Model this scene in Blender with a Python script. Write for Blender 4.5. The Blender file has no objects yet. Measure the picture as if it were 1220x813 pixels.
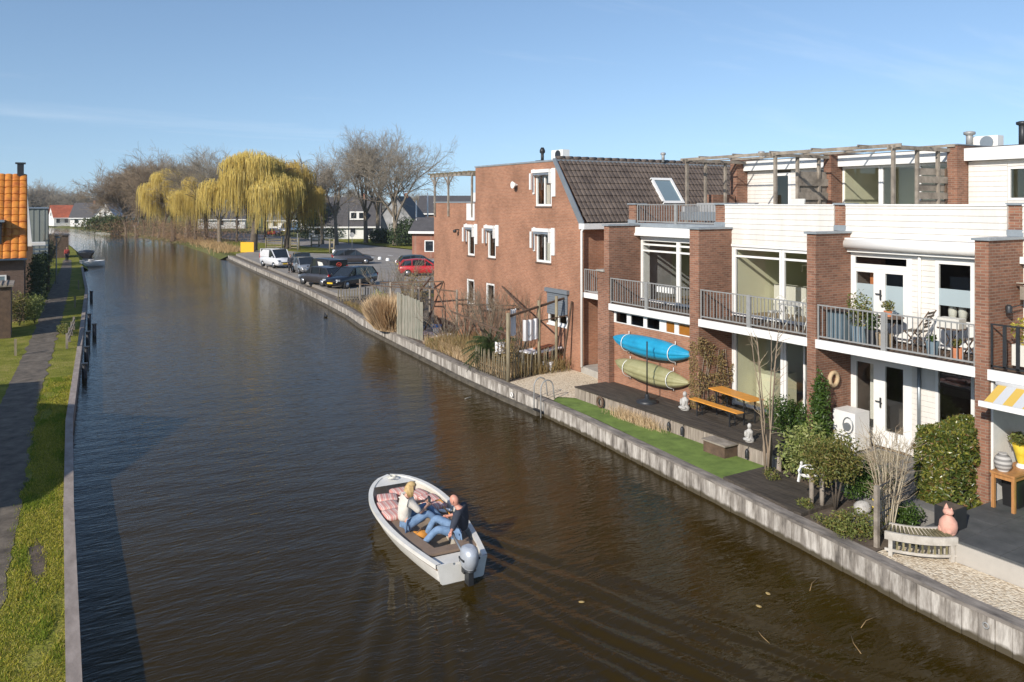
import bpy, bmesh, random
from math import sin, cos, pi, radians as R, atan2, sqrt, floor, exp, hypot
from mathutils import Vector as V, Matrix, noise as mnoise
sc = bpy.context.scene
C = sc.collection
rnd = random.Random(7)

# ------------------------------------------------------------------ mesh builder
class MB:
    def __init__(s): s.v=[]; s.f=[]; s.m=[]; s.s=[]
    def add(s, vs, fs, m=0, sm=False):
        o=len(s.v); s.v.extend(tuple(p) for p in vs)
        for f in fs: s.f.append(tuple(i+o for i in f)); s.m.append(m); s.s.append(sm)
        return s
    def box(s,x0,x1,y0,y1,z0,z1,m=0):
        x0,x1=min(x0,x1),max(x0,x1); y0,y1=min(y0,y1),max(y0,y1); z0,z1=min(z0,z1),max(z0,z1)
        return s.add([(x0,y0,z0),(x1,y0,z0),(x1,y1,z0),(x0,y1,z0),(x0,y0,z1),(x1,y0,z1),(x1,y1,z1),(x0,y1,z1)],
              [(0,3,2,1),(4,5,6,7),(0,1,5,4),(1,2,6,5),(2,3,7,6),(3,0,4,7)],m)
    def obox(s,c,size,rz=0,rx=0,ry=0,m=0):
        M=Matrix.Translation(c)@Matrix.Rotation(rz,4,'Z')@Matrix.Rotation(ry,4,'Y')@Matrix.Rotation(rx,4,'X')
        a,b,d=[k/2 for k in size]
        vs=[M@V(p) for p in [(-a,-b,-d),(a,-b,-d),(a,b,-d),(-a,b,-d),(-a,-b,d),(a,-b,d),(a,b,d),(-a,b,d)]]
        return s.add(vs,[(0,3,2,1),(4,5,6,7),(0,1,5,4),(1,2,6,5),(2,3,7,6),(3,0,4,7)],m)
    def bar(s,p0,p1,w,h=None,m=0,up=(0,0,1)):
        p0=V(p0);p1=V(p1);h=h or w;d=(p1-p0).normalized();u=V(up)
        if abs(d.dot(u))>.98:u=V((0,1,0))
        a=d.cross(u).normalized()*w/2;b=a.cross(d).normalized()*h/2
        vs=[p0-a-b,p0+a-b,p0+a+b,p0-a+b,p1-a-b,p1+a-b,p1+a+b,p1-a+b]
        return s.add(vs,[(0,1,2,3),(7,6,5,4),(1,0,4,5),(2,1,5,6),(3,2,6,7),(0,3,7,4)],m)
    def tube(s,pts,rad,n=6,m=0,cap=True,sm=True):
        pts=[V(p) for p in pts];k=len(pts)
        if not hasattr(rad,'__len__'):rad=[rad]*k
        o=len(s.v);pa=None
        for i,p in enumerate(pts):
            d=(pts[min(i+1,k-1)]-pts[max(i-1,0)])
            if d.length<1e-9:d=V((0,0,1))
            d.normalize()
            if pa is None:
                u=V((0,0,1)) if abs(d.z)<.9 else V((1,0,0));pa=d.cross(u).normalized()
            else:
                pa=pa-d*pa.dot(d)
                pa=pa.normalized() if pa.length>1e-6 else d.orthogonal().normalized()
            pb=d.cross(pa)
            for j in range(n):
                t=2*pi*j/n;q=p+(pa*cos(t)+pb*sin(t))*rad[i];s.v.append((q.x,q.y,q.z))
        for i in range(k-1):
            for j in range(n):
                a=o+i*n+j;b=o+i*n+(j+1)%n
                s.f.append((a,b,b+n,a+n));s.m.append(m);s.s.append(sm)
        if cap and n>2:
            s.f.append(tuple(o+j for j in reversed(range(n))));s.m.append(m);s.s.append(False)
            s.f.append(tuple(o+(k-1)*n+j for j in range(n)));s.m.append(m);s.s.append(False)
        return s
    def lathe(s,prof,c=(0,0,0),n=16,m=0,axis='Z'):
        o=len(s.v)
        for r,z in prof:
            for j in range(n):
                t=2*pi*j/n
                p=(r*cos(t),r*sin(t),z) if axis=='Z' else ((r*cos(t),z,r*sin(t)) if axis=='Y' else (z,r*cos(t),r*sin(t)))
                s.v.append((c[0]+p[0],c[1]+p[1],c[2]+p[2]))
        for i in range(len(prof)-1):
            for j in range(n):
                a=o+i*n+j;b=o+i*n+(j+1)%n
                s.f.append((a,b,b+n,a+n));s.m.append(m);s.s.append(True)
        s.f.append(tuple(o+j for j in range(n)));s.m.append(m);s.s.append(False)
        s.f.append(tuple(o+(len(prof)-1)*n+j for j in range(n)));s.m.append(m);s.s.append(False)
        return s
    def ell(s,c,r,n=12,k=8,m=0,rz=0,ry=0,jit=0,seed=0):
        rg=random.Random(seed);M=Matrix.Rotation(rz,3,'Z')@Matrix.Rotation(ry,3,'Y')
        vs=[];fs=[]
        for i in range(k+1):
            a=pi*i/k
            for j in range(n):
                t=2*pi*j/n;q=1+rg.uniform(-jit,jit)
                p=M@V((r[0]*sin(a)*cos(t)*q,r[1]*sin(a)*sin(t)*q,r[2]*cos(a)*q));vs.append((c[0]+p.x,c[1]+p.y,c[2]+p.z))
        for i in range(k):
            for j in range(n):
                fs.append((i*n+j,(i+1)*n+j,(i+1)*n+(j+1)%n,i*n+(j+1)%n))
        return s.add(vs,fs,m,True)
    def prism(s,poly,ax,a,b,m=0):
        "polygon in the two other axes, extruded along ax from a to b"
        n=len(poly)
        def P(u,w,t): return (t,u,w) if ax=='X' else ((u,t,w) if ax=='Y' else (u,w,t))
        vs=[P(u,w,a) for u,w in poly]+[P(u,w,b) for u,w in poly]
        fs=[tuple(reversed(range(n))),tuple(range(n,2*n))]+[(i,(i+1)%n,n+(i+1)%n,n+i) for i in range(n)]
        return s.add(vs,fs,m)
    def quad(s,a,b,c,d,m=0): return s.add([a,b,c,d],[(0,1,2,3)],m)
    def mesh(s,name,mats):
        me=bpy.data.meshes.new(name);me.from_pydata(s.v,[],s.f);me.validate(clean_customdata=False)
        if len(me.polygons)==len(s.f):
            me.polygons.foreach_set('material_index',s.m);me.polygons.foreach_set('use_smooth',s.s)
        if not isinstance(mats,(list,tuple)):mats=[mats]
        for m in mats:me.materials.append(m)
        me.update();return me
    def build(s,name,mats,parent=None,label=None,fixn=False):
        if not s.f:return None
        me=s.mesh(name,mats)
        if fixn:
            bm=bmesh.new();bm.from_mesh(me);bmesh.ops.remove_doubles(bm,verts=bm.verts,dist=1e-5);bmesh.ops.recalc_face_normals(bm,faces=bm.faces);bm.to_mesh(me);bm.free()
        o=bpy.data.objects.new(name,me);C.objects.link(o)
        if parent:
            o.parent=parent
            w=V((0,0,0));p=parent
            while p: w+=p.location;p=p.parent
            o.location=-w
        if label:o['label']=label
        return o

def tag(o,label,cat,group=None,kind=None):
    if label:o['label']=label
    if cat:o['category']=cat
    if group:o['group']=group
    if kind:o['kind']=kind
    return o
def thing(name,label,cat,loc=(0,0,0),group=None):
    o=bpy.data.objects.new(name,None);C.objects.link(o);o.location=loc;o.empty_display_size=.3
    return tag(o,label,cat,group)
def struct(name,mb,mat):
    o=mb.build(name,mat);o['kind']='structure';return o
def dup(root,loc,rz=0,label=None,sc_=1):
    def cp(o,par):
        c=o.copy();C.objects.link(c)
        if par:c.parent=par
        for ch in list(o.children):cp(ch,c)
        return c
    r=cp(root,None);r.location=loc;r.rotation_euler=(0,0,rz);r.scale=(sc_,)*3 if not hasattr(sc_,'__len__') else sc_
    if label:r['label']=label
    return r
def place(root,loc,rz=0,sc_=1):
    root.location=loc;root.rotation_euler=(0,0,rz);root.scale=(sc_,)*3 if not hasattr(sc_,'__len__') else sc_
    return root

# ------------------------------------------------------------------ materials
def _nt(name):
    m=bpy.data.materials.new(name);m.use_nodes=True;nt=m.node_tree
    return m,nt,nt.nodes['Principled BSDF']
def N(nt,t,**k):
    n=nt.nodes.new(t)
    for a,b in k.items():
        if hasattr(n,a) and a not in('Scale',):setattr(n,a,b)
        else:n.inputs[a].default_value=b
    return n
def L(nt,a,b):nt.links.new(a,b)
def sq(c,k):return (min(1,c[0]*k),min(1,c[1]*k),min(1,c[2]*k),1)
def ramp(nt,fac,stops):
    r=nt.nodes.new('ShaderNodeValToRGB');L(nt,fac,r.inputs[0]);e=r.color_ramp.elements
    while len(e)<len(stops):e.new(.5)
    for i,(p,c) in enumerate(stops):e[i].position=p;e[i].color=(c[0],c[1],c[2],1)
    return r
def mapped(nt,sx=1,sy=1,sz=1,coord='Object'):
    tc=nt.nodes.new('ShaderNodeTexCoord');mp=nt.nodes.new('ShaderNodeMapping');mp.inputs['Scale'].default_value=(sx,sy,sz)
    L(nt,tc.outputs[coord],mp.inputs[0]);return mp.outputs[0]
def pm(name,c,rough=.7,var=.18,scale=3,bump=0,metal=0,stretch=(1,1,1),c2=None,bscale=None,spec=.5,coat=0,detail=6):
    m,nt,b=_nt(name)
    b.inputs['Roughness'].default_value=rough;b.inputs['Metallic'].default_value=metal;b.inputs['Specular IOR Level'].default_value=spec
    if coat:b.inputs['Coat Weight'].default_value=coat
    vec=mapped(nt,*stretch)
    if var or c2:
        n=N(nt,'ShaderNodeTexNoise',Scale=0);n.inputs['Scale'].default_value=scale;n.inputs['Detail'].default_value=detail;n.inputs['Roughness'].default_value=.65
        L(nt,vec,n.inputs['Vector'])
        a=sq(c,1-var);z=sq(c2,1) if c2 else sq(c,1+var)
        r=ramp(nt,n.outputs['Fac'],[(.3,a),(.7,z)]);L(nt,r.outputs[0],b.inputs['Base Color'])
    else:b.inputs['Base Color'].default_value=(*c,1)
    if bump:
        n2=N(nt,'ShaderNodeTexNoise');n2.inputs['Scale'].default_value=bscale or scale*6;n2.inputs['Detail'].default_value=4;L(nt,vec,n2.inputs['Vector'])
        bp=N(nt,'ShaderNodeBump');bp.inputs['Strength'].default_value=.6;bp.inputs['Distance'].default_value=bump
        L(nt,n2.outputs['Fac'],bp.inputs['Height']);L(nt,bp.outputs[0],b.inputs['Normal'])
    return m
def brickmat(name,c1,c2,mortar,bw=.21,rh=.0625,stain=.35):
    m,nt,b=_nt(name);b.inputs['Roughness'].default_value=.88;b.inputs['Specular IOR Level'].default_value=.25
    g=nt.nodes.new('ShaderNodeNewGeometry');sp=nt.nodes.new('ShaderNodeSeparateXYZ');L(nt,g.outputs['Position'],sp.inputs[0])
    ad=N(nt,'ShaderNodeMath',operation='ADD');L(nt,sp.outputs[0],ad.inputs[0]);L(nt,sp.outputs[1],ad.inputs[1])
    cb=nt.nodes.new('ShaderNodeCombineXYZ');L(nt,ad.outputs[0],cb.inputs[0]);L(nt,sp.outputs[2],cb.inputs[1])
    br=nt.nodes.new('ShaderNodeTexBrick');L(nt,cb.outputs[0],br.inputs['Vector'])
    for k,v in {'Color1':(*c1,1),'Color2':(*c2,1),'Mortar':(*mortar,1),'Scale':1,'Mortar Size':.008,'Mortar Smooth':.2,'Bias':-.1,'Brick Width':bw,'Row Height':rh}.items():br.inputs[k].default_value=v
    n=nt.nodes.new('ShaderNodeTexNoise');n.inputs['Scale'].default_value=.55;n.inputs['Detail'].default_value=8;n.inputs['Roughness'].default_value=.62;L(nt,g.outputs['Position'],n.inputs['Vector'])
    r=ramp(nt,n.outputs['Fac'],[(.3,(1-stain,)*3),(.55,(1,1,1)),(.75,(1.0+stain*.45,1+stain*.35,1+stain*.3))])
    # fine speckle, brick to brick
    n3=nt.nodes.new('ShaderNodeTexNoise');n3.inputs['Scale'].default_value=7;n3.inputs['Detail'].default_value=3
    mp=nt.nodes.new('ShaderNodeMapping');mp.inputs['Scale'].default_value=(1,1,2.6);L(nt,g.outputs['Position'],mp.inputs[0]);L(nt,mp.outputs[0],n3.inputs['Vector'])
    r3=ramp(nt,n3.outputs['Fac'],[(.3,(.88,.88,.88)),(.7,(1.1,1.1,1.1))])
    mx=N(nt,'ShaderNodeMix',data_type='RGBA',blend_type='MULTIPLY');mx.inputs[0].default_value=1;L(nt,br.outputs['Color'],mx.inputs[6]);L(nt,r.outputs[0],mx.inputs[7])
    m2=N(nt,'ShaderNodeMix',data_type='RGBA',blend_type='MULTIPLY');m2.inputs[0].default_value=1;L(nt,mx.outputs[2],m2.inputs[6]);L(nt,r3.outputs[0],m2.inputs[7])
    L(nt,m2.outputs[2],b.inputs['Base Color'])
    bp=N(nt,'ShaderNodeBump');bp.inputs['Strength'].default_value=.5;bp.inputs['Distance'].default_value=.006;bp.invert=True
    L(nt,br.outputs['Fac'],bp.inputs['Height']);L(nt,bp.outputs[0],b.inputs['Normal'])
    return m
def glassmat(name,tint=(.97,.98,.97),refl=1.0,dark=0):
    m=bpy.data.materials.new(name);m.use_nodes=True;nt=m.node_tree;nt.nodes.clear()
    out=nt.nodes.new('ShaderNodeOutputMaterial');tr=nt.nodes.new('ShaderNodeBsdfTransparent');tr.inputs[0].default_value=(*tint,1)
    gl=nt.nodes.new('ShaderNodeBsdfGlossy');gl.inputs['Roughness'].default_value=.01
    fr=nt.nodes.new('ShaderNodeFresnel');gg=nt.nodes.new('ShaderNodeNewGeometry');mr=nt.nodes.new('ShaderNodeMapRange');mr.inputs[3].default_value=1.6;mr.inputs[4].default_value=1/1.6;L(nt,gg.outputs['Backfacing'],mr.inputs[0]);L(nt,mr.outputs[0],fr.inputs[0])
    mu=N(nt,'ShaderNodeMath',operation='MULTIPLY');mu.inputs[1].default_value=refl;L(nt,fr.outputs[0],mu.inputs[0])
    mx=nt.nodes.new('ShaderNodeMixShader');L(nt,mu.outputs[0],mx.inputs[0]);L(nt,tr.outputs[0],mx.inputs[1]);L(nt,gl.outputs[0],mx.inputs[2]);L(nt,mx.outputs[0],out.inputs[0])
    return m
def leafmat(name,cols,rough=.5,trans=.25,spec=.4):
    m,nt,b=_nt(name);b.inputs['Roughness'].default_value=rough;b.inputs['Specular IOR Level'].default_value=spec
    g=nt.nodes.new('ShaderNodeNewGeometry')
    r=ramp(nt,g.outputs['Random Per Island'],[(i/(len(cols)-1),c) for i,c in enumerate(cols)])
    L(nt,r.outputs[0],b.inputs['Base Color'])
    if trans:
        b2=nt.nodes.new('ShaderNodeBsdfTranslucent');L(nt,r.outputs[0],b2.inputs[0]);mx=nt.nodes.new('ShaderNodeMixShader');mx.inputs[0].default_value=trans
        out=nt.nodes['Material Output'];L(nt,b.outputs[0],mx.inputs[1]);L(nt,b2.outputs[0],mx.inputs[2]);L(nt,mx.outputs[0],out.inputs[0])
    return m
def stripemat(name,cols,period,axis=1,rough=.8):
    "woven stripes: constant colour bands along an object axis"
    m,nt,b=_nt(name);b.inputs['Roughness'].default_value=rough
    tc=nt.nodes.new('ShaderNodeTexCoord');sp=nt.nodes.new('ShaderNodeSeparateXYZ');L(nt,tc.outputs['Object'],sp.inputs[0])
    d=N(nt,'ShaderNodeMath',operation='DIVIDE');d.inputs[1].default_value=period;L(nt,sp.outputs[axis],d.inputs[0])
    fr=N(nt,'ShaderNodeMath',operation='FRACT');L(nt,d.outputs[0],fr.inputs[0])
    r=ramp(nt,fr.outputs[0],cols);r.color_ramp.interpolation='CONSTANT';L(nt,r.outputs[0],b.inputs['Base Color']);return m

M={}
M['brick']=brickmat('brick_orange',(.385,.182,.108),(.31,.142,.085),(.35,.235,.165),stain=.35)
M['brick_row']=brickmat('brick_brown',(.30,.142,.09),(.18,.083,.056),(.28,.21,.155),stain=.35)
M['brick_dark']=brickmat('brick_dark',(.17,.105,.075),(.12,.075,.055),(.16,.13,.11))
M['brick_far']=brickmat('brick_far',(.34,.13,.08),(.27,.11,.07),(.3,.2,.15))
M['white']=pm('white_paint',(.76,.75,.72),.45,.05,2)
M['cladding']=pm('white_cladding',(.68,.645,.59),.5,.10,2.2,stretch=(1,1.6,.35))
M['stucco']=pm('white_stucco',(.72,.71,.67),.85,.06,6,bump=.004)
M['grey_trim']=pm('lead_trim',(.28,.31,.33),.45,.15,4,metal=.2)
M['tile_dark']=pm('dark_roof_tile',(.085,.062,.048),.6,.3,2.2,c2=(.15,.115,.09),bump=.003)
M['tile_orange']=pm('orange_roof_tile',(.5,.125,.02),.55,.25,2.6,c2=(.68,.27,.035),bump=.003)
M['tile_red']=pm('red_roof_tile',(.42,.11,.05),.6,.25,1)
M['slate']=pm('dark_slate',(.075,.07,.07),.7,.25,2)
M['zinc']=pm('zinc',(.32,.35,.37),.4,.12,2,metal=.6)
M['galv']=pm('galvanised_steel',(.31,.31,.30),.5,.12,8,metal=.15)
M['dark_metal']=pm('dark_metal',(.035,.037,.04),.45,.2,6,metal=.3)
M['black']=pm('black_plastic',(.015,.015,.016),.5,.2,5)
M['rubber']=pm('rubber',(.02,.02,.02),.85,.2,8)
M['wood_grey']=pm('weathered_wood',(.2,.165,.13),.85,.35,3,stretch=(1,1,1),bump=.003,c2=(.36,.31,.25))
M['wood_brown']=pm('brown_wood',(.11,.07,.045),.85,.35,4,bump=.003)
M['wood_post']=pm('yellowish_post',(.22,.18,.11),.85,.3,3,stretch=(4,4,.5),bump=.002,c2=(.34,.29,.19))
M['wood_orange']=pm('orange_lacquered_wood',(.75,.33,.06),.4,.15,3,stretch=(5,1,1))
M['wood_table']=pm('oiled_wood',(.42,.2,.07),.5,.2,5,stretch=(1,4,1))
M['deck']=pm('dark_decking',(.042,.034,.027),.75,.45,2.5,stretch=(6,.6,1),bump=.002,c2=(.1,.08,.06))
M['glass']=glassmat('window_glass')
M['glass_dark']=glassmat('tinted_glass',(.35,.38,.4),1.3)
M['film']=pm('frosted_film',(.36,.43,.45),.25,.03,2)
M['curtain']=pm('curtain',(.62,.6,.54),.85,.08,2,stretch=(1,12,.2))
M['concrete']=pm('concrete',(.36,.34,.3),.9,.2,2,bump=.003)
M['room_green']=pm('pale_green_wall',(.66,.64,.46),.9,.04,1)
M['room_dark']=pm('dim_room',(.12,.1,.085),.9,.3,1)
M['room_grey']=pm('grey_room',(.3,.3,.3),.9,.2,1)
M['room_floor']=pm('oak_floor',(.25,.17,.1),.5,.2,2,stretch=(1,8,1))
# ------------------------------------------------------------------ camera, sky, sun
CAMH=7.15; FPX=930.; TH=atan2(568,930.); S_,C_=sin(TH),cos(TH)
def G(px,py,z=.6):
    "ground point seen at a measured picture position (survey of the photograph)"
    d=FPX*(CAMH-z)/(py-243.);l=(px-610)/FPX*d
    return d*S_+l*C_,d*C_-l*S_
def GX(px,x): 
    r=(px-610)/FPX;d=x/(S_+C_*r);return d*(C_-S_*r)
cam=bpy.data.cameras.new('camera');co=bpy.data.objects.new('camera',cam);C.objects.link(co);sc.camera=co
co.location=(0,0,CAMH);co.rotation_euler=(pi/2,0,-TH);cam.lens=36*FPX/1220;cam.sensor_width=36;cam.shift_y=-163.5/1220;cam.clip_end=5000;cam.clip_start=.1
w=bpy.data.worlds.new('World');sc.world=w;w.use_nodes=True;nt=w.node_tree
bg=nt.nodes['Background'];sky=nt.nodes.new('ShaderNodeTexSky');sky.sky_type='NISHITA';sky.sun_disc=False
SUN=V((.912,.41,-.53)).normalized()
EL=math_el=atan2(-SUN.z,hypot(SUN.x,SUN.y))
sky.sun_elevation=EL;sky.sun_rotation=atan2(-SUN.x,-SUN.y)
sky.altitude=0;sky.air_density=1.0;sky.dust_density=.3;sky.ozone_density=2.6
bg.inputs[1].default_value=.118
# faint high cirrus streaks, part of the sky itself
tc=nt.nodes.new('ShaderNodeTexCoord');sp=nt.nodes.new('ShaderNodeSeparateXYZ');L(nt,tc.outputs['Generated'],sp.inputs[0])
# lift the sky lookup a little: the band just over the horizon is clear blue in this photograph, not yellow
vm=N(nt,'ShaderNodeVectorMath',operation='MULTIPLY_ADD');vm.inputs[1].default_value=(1,1,.85);vm.inputs[2].default_value=(0,0,.10);L(nt,tc.outputs['Generated'],vm.inputs[0])
vn=N(nt,'ShaderNodeVectorMath',operation='NORMALIZE');L(nt,vm.outputs[0],vn.inputs[0]);L(nt,vn.outputs[0],sky.inputs[0])
zz=N(nt,'ShaderNodeMath',operation='ADD');zz.inputs[1].default_value=.12;L(nt,sp.outputs[2],zz.inputs[0])
dx=N(nt,'ShaderNodeMath',operation='DIVIDE');L(nt,sp.outputs[0],dx.inputs[0]);L(nt,zz.outputs[0],dx.inputs[1])
dy=N(nt,'ShaderNodeMath',operation='DIVIDE');L(nt,sp.outputs[1],dy.inputs[0]);L(nt,zz.outputs[0],dy.inputs[1])
cx=nt.nodes.new('ShaderNodeCombineXYZ');L(nt,dx.outputs[0],cx.inputs[0]);L(nt,dy.outputs[0],cx.inputs[1])
mp=nt.nodes.new('ShaderNodeMapping');mp.inputs['Rotation'].default_value=(0,0,R(28));mp.inputs['Scale'].default_value=(.32,1.5,1);mp.inputs['Location'].default_value=(3.4,1.2,0);L(nt,cx.outputs[0],mp.inputs[0])
cn=nt.nodes.new('ShaderNodeTexNoise');cn.inputs['Scale'].default_value=1.1;cn.inputs['Detail'].default_value=9;cn.inputs['Roughness'].default_value=.62;cn.inputs['Distortion'].default_value=.5;L(nt,mp.outputs[0],cn.inputs['Vector'])
cr=ramp(nt,cn.outputs['Fac'],[(.56,(0,0,0)),(.85,(.24,.24,.24))])
mx=N(nt,'ShaderNodeMix',data_type='RGBA');L(nt,cr.outputs[0],mx.inputs[0]);L(nt,sky.outputs[0],mx.inputs[6]);mx.inputs[7].default_value=(7.5,7.8,8.2,1)
L(nt,mx.outputs[2],bg.inputs[0])
sl=bpy.data.lights.new('sun','SUN');so=bpy.data.objects.new('sun',sl);C.objects.link(so);so.rotation_euler=SUN.to_track_quat('-Z','Y').to_euler();so.location=(-40,-20,60)
sl.energy=4.1;sl.angle=R(.53);sl.color=(1,.93,.84)
sc.view_settings.view_transform='Standard';sc.view_settings.look='None';sc.view_settings.exposure=.36;sc.view_settings.gamma=1
sc.cycles.max_bounces=7;sc.cycles.transparent_max_bounces=12;sc.cycles.caustics_reflective=False;sc.cycles.caustics_refractive=False

# ------------------------------------------------------------------ banks
capR=[(13.0,-2),(13.1,6.2),(13.17,7.85),(13.4,9.67),(13.69,12.02),(14.0,15.1),(14.42,19.1),(14.6,22),(14.68,25),(14.85,28.5),(15.05,30.6),(15.5,36),(16.1,43),(16.75,47),(17.4,53.2),(18.25,62.3),(19.1,75),(19.75,85),(21.2,105)]
shoreR=[(21.2,105),(22.2,122),(22.9,146),(22.2,164),(20,180),(18.3,205),(14.5,228),(9.1,262),(4,280),(-20,310),(-100,350),(-400,380)]
capL=[(.1,-2),(.56,12.4),(.73,19.85),(.99,27.6),(1.76,39.9),(2.6,54),(3.5,69),(4.35,95)]
shoreL=[(4.35,95),(4.9,128),(4.6,150),(2.5,172),(-6,200),(-60,240),(-400,250)]
def lerpx(poly,y):
    for (a,b),(c,d) in zip(poly,poly[1:]):
        if b<=y<=d:return a+(c-a)*(y-b)/(d-b)
    return poly[-1][0] if y>poly[-1][1] else poly[0][0]
def strip(mb,e,off,xf,z0,z1=None,ys=None):
    for (a,b),(c,d) in zip(e,e[1:]):
        mb.add([(a+off,b,z0),(xf,b,z0),(xf,d,z0),(c+off,d,z0)],[(0,1,2,3)])
def grassmat(name,a,b,c,s=.5):
    m,nt,bs=_nt(name);bs.inputs['Roughness'].default_value=.95;bs.inputs['Specular IOR Level'].default_value=.1
    g=nt.nodes.new('ShaderNodeNewGeometry')
    n=nt.nodes.new('ShaderNodeTexNoise');n.inputs['Scale'].default_value=s;n.inputs['Detail'].default_value=10;n.inputs['Roughness'].default_value=.7;L(nt,g.outputs['Position'],n.inputs['Vector'])
    r=ramp(nt,n.outputs['Fac'],[(.33,a),(.5,b),(.66,c)]);L(nt,r.outputs[0],bs.inputs['Base Color'])
    n2=nt.nodes.new('ShaderNodeTexNoise');n2.inputs['Scale'].default_value=14;n2.inputs['Detail'].default_value=4;L(nt,g.outputs['Position'],n2.inputs['Vector'])
    bp=N(nt,'ShaderNodeBump');bp.inputs['Distance'].default_value=.05;L(nt,n2.outputs['Fac'],bp.inputs['Height']);L(nt,bp.outputs[0],bs.inputs['Normal']);return m
M['grass_far']=grassmat('meadow',(.10,.10,.04),(.12,.13,.04),(.17,.15,.07),.12)
M['grass']=grassmat('grass_ground',(.10,.11,.02),(.19,.195,.03),(.28,.24,.07),1.2)
M['soil']=pm('soil',(.085,.06,.042),.95,.35,3,bump=.02,c2=(.16,.12,.085))
M['lawn']=pm('synthetic_lawn',(.11,.17,.028),.9,.2,2.5,bump=.008,bscale=60,c2=(.18,.26,.05))
M['asphalt']=pm('asphalt',(.23,.205,.18),.9,.12,.8,bump=.003,c2=(.31,.28,.24))
M['road']=pm('road_asphalt',(.24,.215,.195),.9,.1,.5,c2=(.3,.27,.245))
M['path']=pm('gravel_path',(.07,.055,.04),.95,.25,2.2,bump=.012,bscale=30,c2=(.19,.155,.115))
M['paving']=pm('slate_paving',(.06,.065,.066),.8,.2,2,c2=(.105,.108,.108))
def pebble(name,cols,s):
    m,nt,b=_nt(name);b.inputs['Roughness'].default_value=.9
    g=nt.nodes.new('ShaderNodeNewGeometry');v=nt.nodes.new('ShaderNodeTexVoronoi');v.inputs['Scale'].default_value=s;L(nt,g.outputs['Position'],v.inputs['Vector'])
    sp=nt.nodes.new('ShaderNodeSeparateColor');L(nt,v.outputs['Color'],sp.inputs[0])
    r=ramp(nt,sp.outputs[0],[(i/(len(cols)-1),c) for i,c in enumerate(cols)]);L(nt,r.outputs[0],b.inputs['Base Color'])
    bp=N(nt,'ShaderNodeBump');bp.invert=True;bp.inputs['Distance'].default_value=.02;L(nt,v.outputs['Distance'],bp.inputs['Height']);L(nt,bp.outputs[0],b.inputs['Normal']);return m
M['pebble']=pebble('pale_pebbles',[(.42,.32,.21),(.66,.54,.38),(.78,.68,.52),(.55,.44,.30)],24)

g=MB();strip(g,capR,.25,900,.42);strip(g,shoreR,.0,900,.42);g.add([(-400,380,.42),(900,380,.42),(900,1500,.42),(-900,1500,.42),(-900,380,.42)],[(0,1,2,3,4)])
g.add([(13.2,-30,.42),(900,-30,.42),(900,-2,.42),(13.2,-2,.42)],[(0,1,2,3)])
g.add([(21.4,105,.42)]+[(x,y,.42) for x,y in shoreR]+[(x-1.5,y-.3,-.2) for x,y in shoreR],[(1+i,1+i+1,1+12+i+1,1+12+i) for i in range(11)])
struct('ground',g,M['grass_far'])
g=MB();strip(g,capL,-.1,-900,.42);strip(g,shoreL,0,-900,.42)
g.add([(x,y,.42) for x,y in shoreL]+[(x+.8,y+.3,-.2) for x,y in shoreL],[(i+1,i,7+i,7+i+1) for i in range(6)])
g.add([(-900,-30,.42),(-.2,-30,.42),(-.2,-2,.42),(-900,-2,.42)],[(0,1,2,3)])
struct('left_bank_ground',g,M['grass'])
# path on the left bank, worn through the grass
pl=[(-.95,-2),(-.85,12),(-.45,16),(-.22,22),(.1,31.5),(.62,40),(1.1,48.6),(2.2,69),(3.2,92),(3.7,108)]
pr_=[(-3.2,-2),(-3.0,12),(-2.9,16),(-2.5,22),(-1.1,30),(-.5,40),(.0,49.2),(.9,69),(2.2,92),(2.9,108)]
g=MB();n=500
yy=[-2+110*i/n for i in range(n+1)]
vs=[]
for y in yy:
    vs+=[(lerpx(pr_,y)+.12*mnoise.noise((y*.9,3,0)),y,.43),(lerpx(pl,y)+.16*mnoise.noise((y*1.1,7,0))+.07*mnoise.noise((y*4.3,9,0)),y,.43)]
g.add(vs,[(2*i,2*i+1,2*i+3,2*i+2) for i in range(n)]);struct('path',g,M['path'])

# ------------------------------------------------------------------ water
import numpy as np
def waterh(X,Y):
    Z=np.zeros_like(X)
    hx,hy=.095,.995;bx,by=7.25,17.2
    u=-((X-bx)*hx+(Y-by)*hy);v=(X-bx)*hy-(Y-by)*hx
    for uo,side,amp in ((.3,-1,1.0),(.3,1,.7),(4.2,1,1.0),(4.2,-1,.6)):
        uu=u-uo;av=v*side;on=(uu>0)*1.0;U=np.maximum(uu,1e-3)
        for th,lam,lo,hi,A in ((R(68),.46,.12,.42,.020),(R(74),.34,.05,.30,.010),(R(60),.75,.25,.50,.020)):
            k=2*pi/lam;wob=.25*np.sin(.9*X+1.7*Y+amp)+.2*np.sin(2.3*X-.8*Y)
            ph=k*(-uu*np.cos(th)+av*np.sin(th))+wob
            env=1/(1+np.exp(-(av-(lo*U+.15))/.12))*1/(1+np.exp((av-(hi*U+.45))/.12))
            Z+=amp*A*np.cos(ph)*env*on*np.clip(U/1.5,0,1)*np.exp(-U/15)
    bwl=np.exp(-((np.abs(v)-.62)/.16)**2)*np.exp(-((u-.9)/1.0)**2);Z+=.02*bwl
    # small turbulence behind the motor
    us=u-4.4;tur=np.exp(-(v/.35)**2)*(us>0)*np.exp(-us/3.5)
    Z+=tur*.016*np.sin(X*19+np.sin(Y*13)*2)*np.cos(Y*23+X*5)
    for a,kx,ky,ph in [(.0022,2.1,3.9,0),(.0018,-1.3,5.1,1.2),(.0013,3.3,7.9,2.1),(.001,-2.2,9.3,.4)]:
        Z+=a*np.sin(kx*X+ky*Y+ph+1.3*np.sin(.37*X+.21*Y+ph))
    return Z
xs=np.arange(-1,18.01,.075);ys=np.arange(3,36.01,.075)
XX,YY=np.meshgrid(xs,ys);ZZ=waterh(XX,YY)
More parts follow.
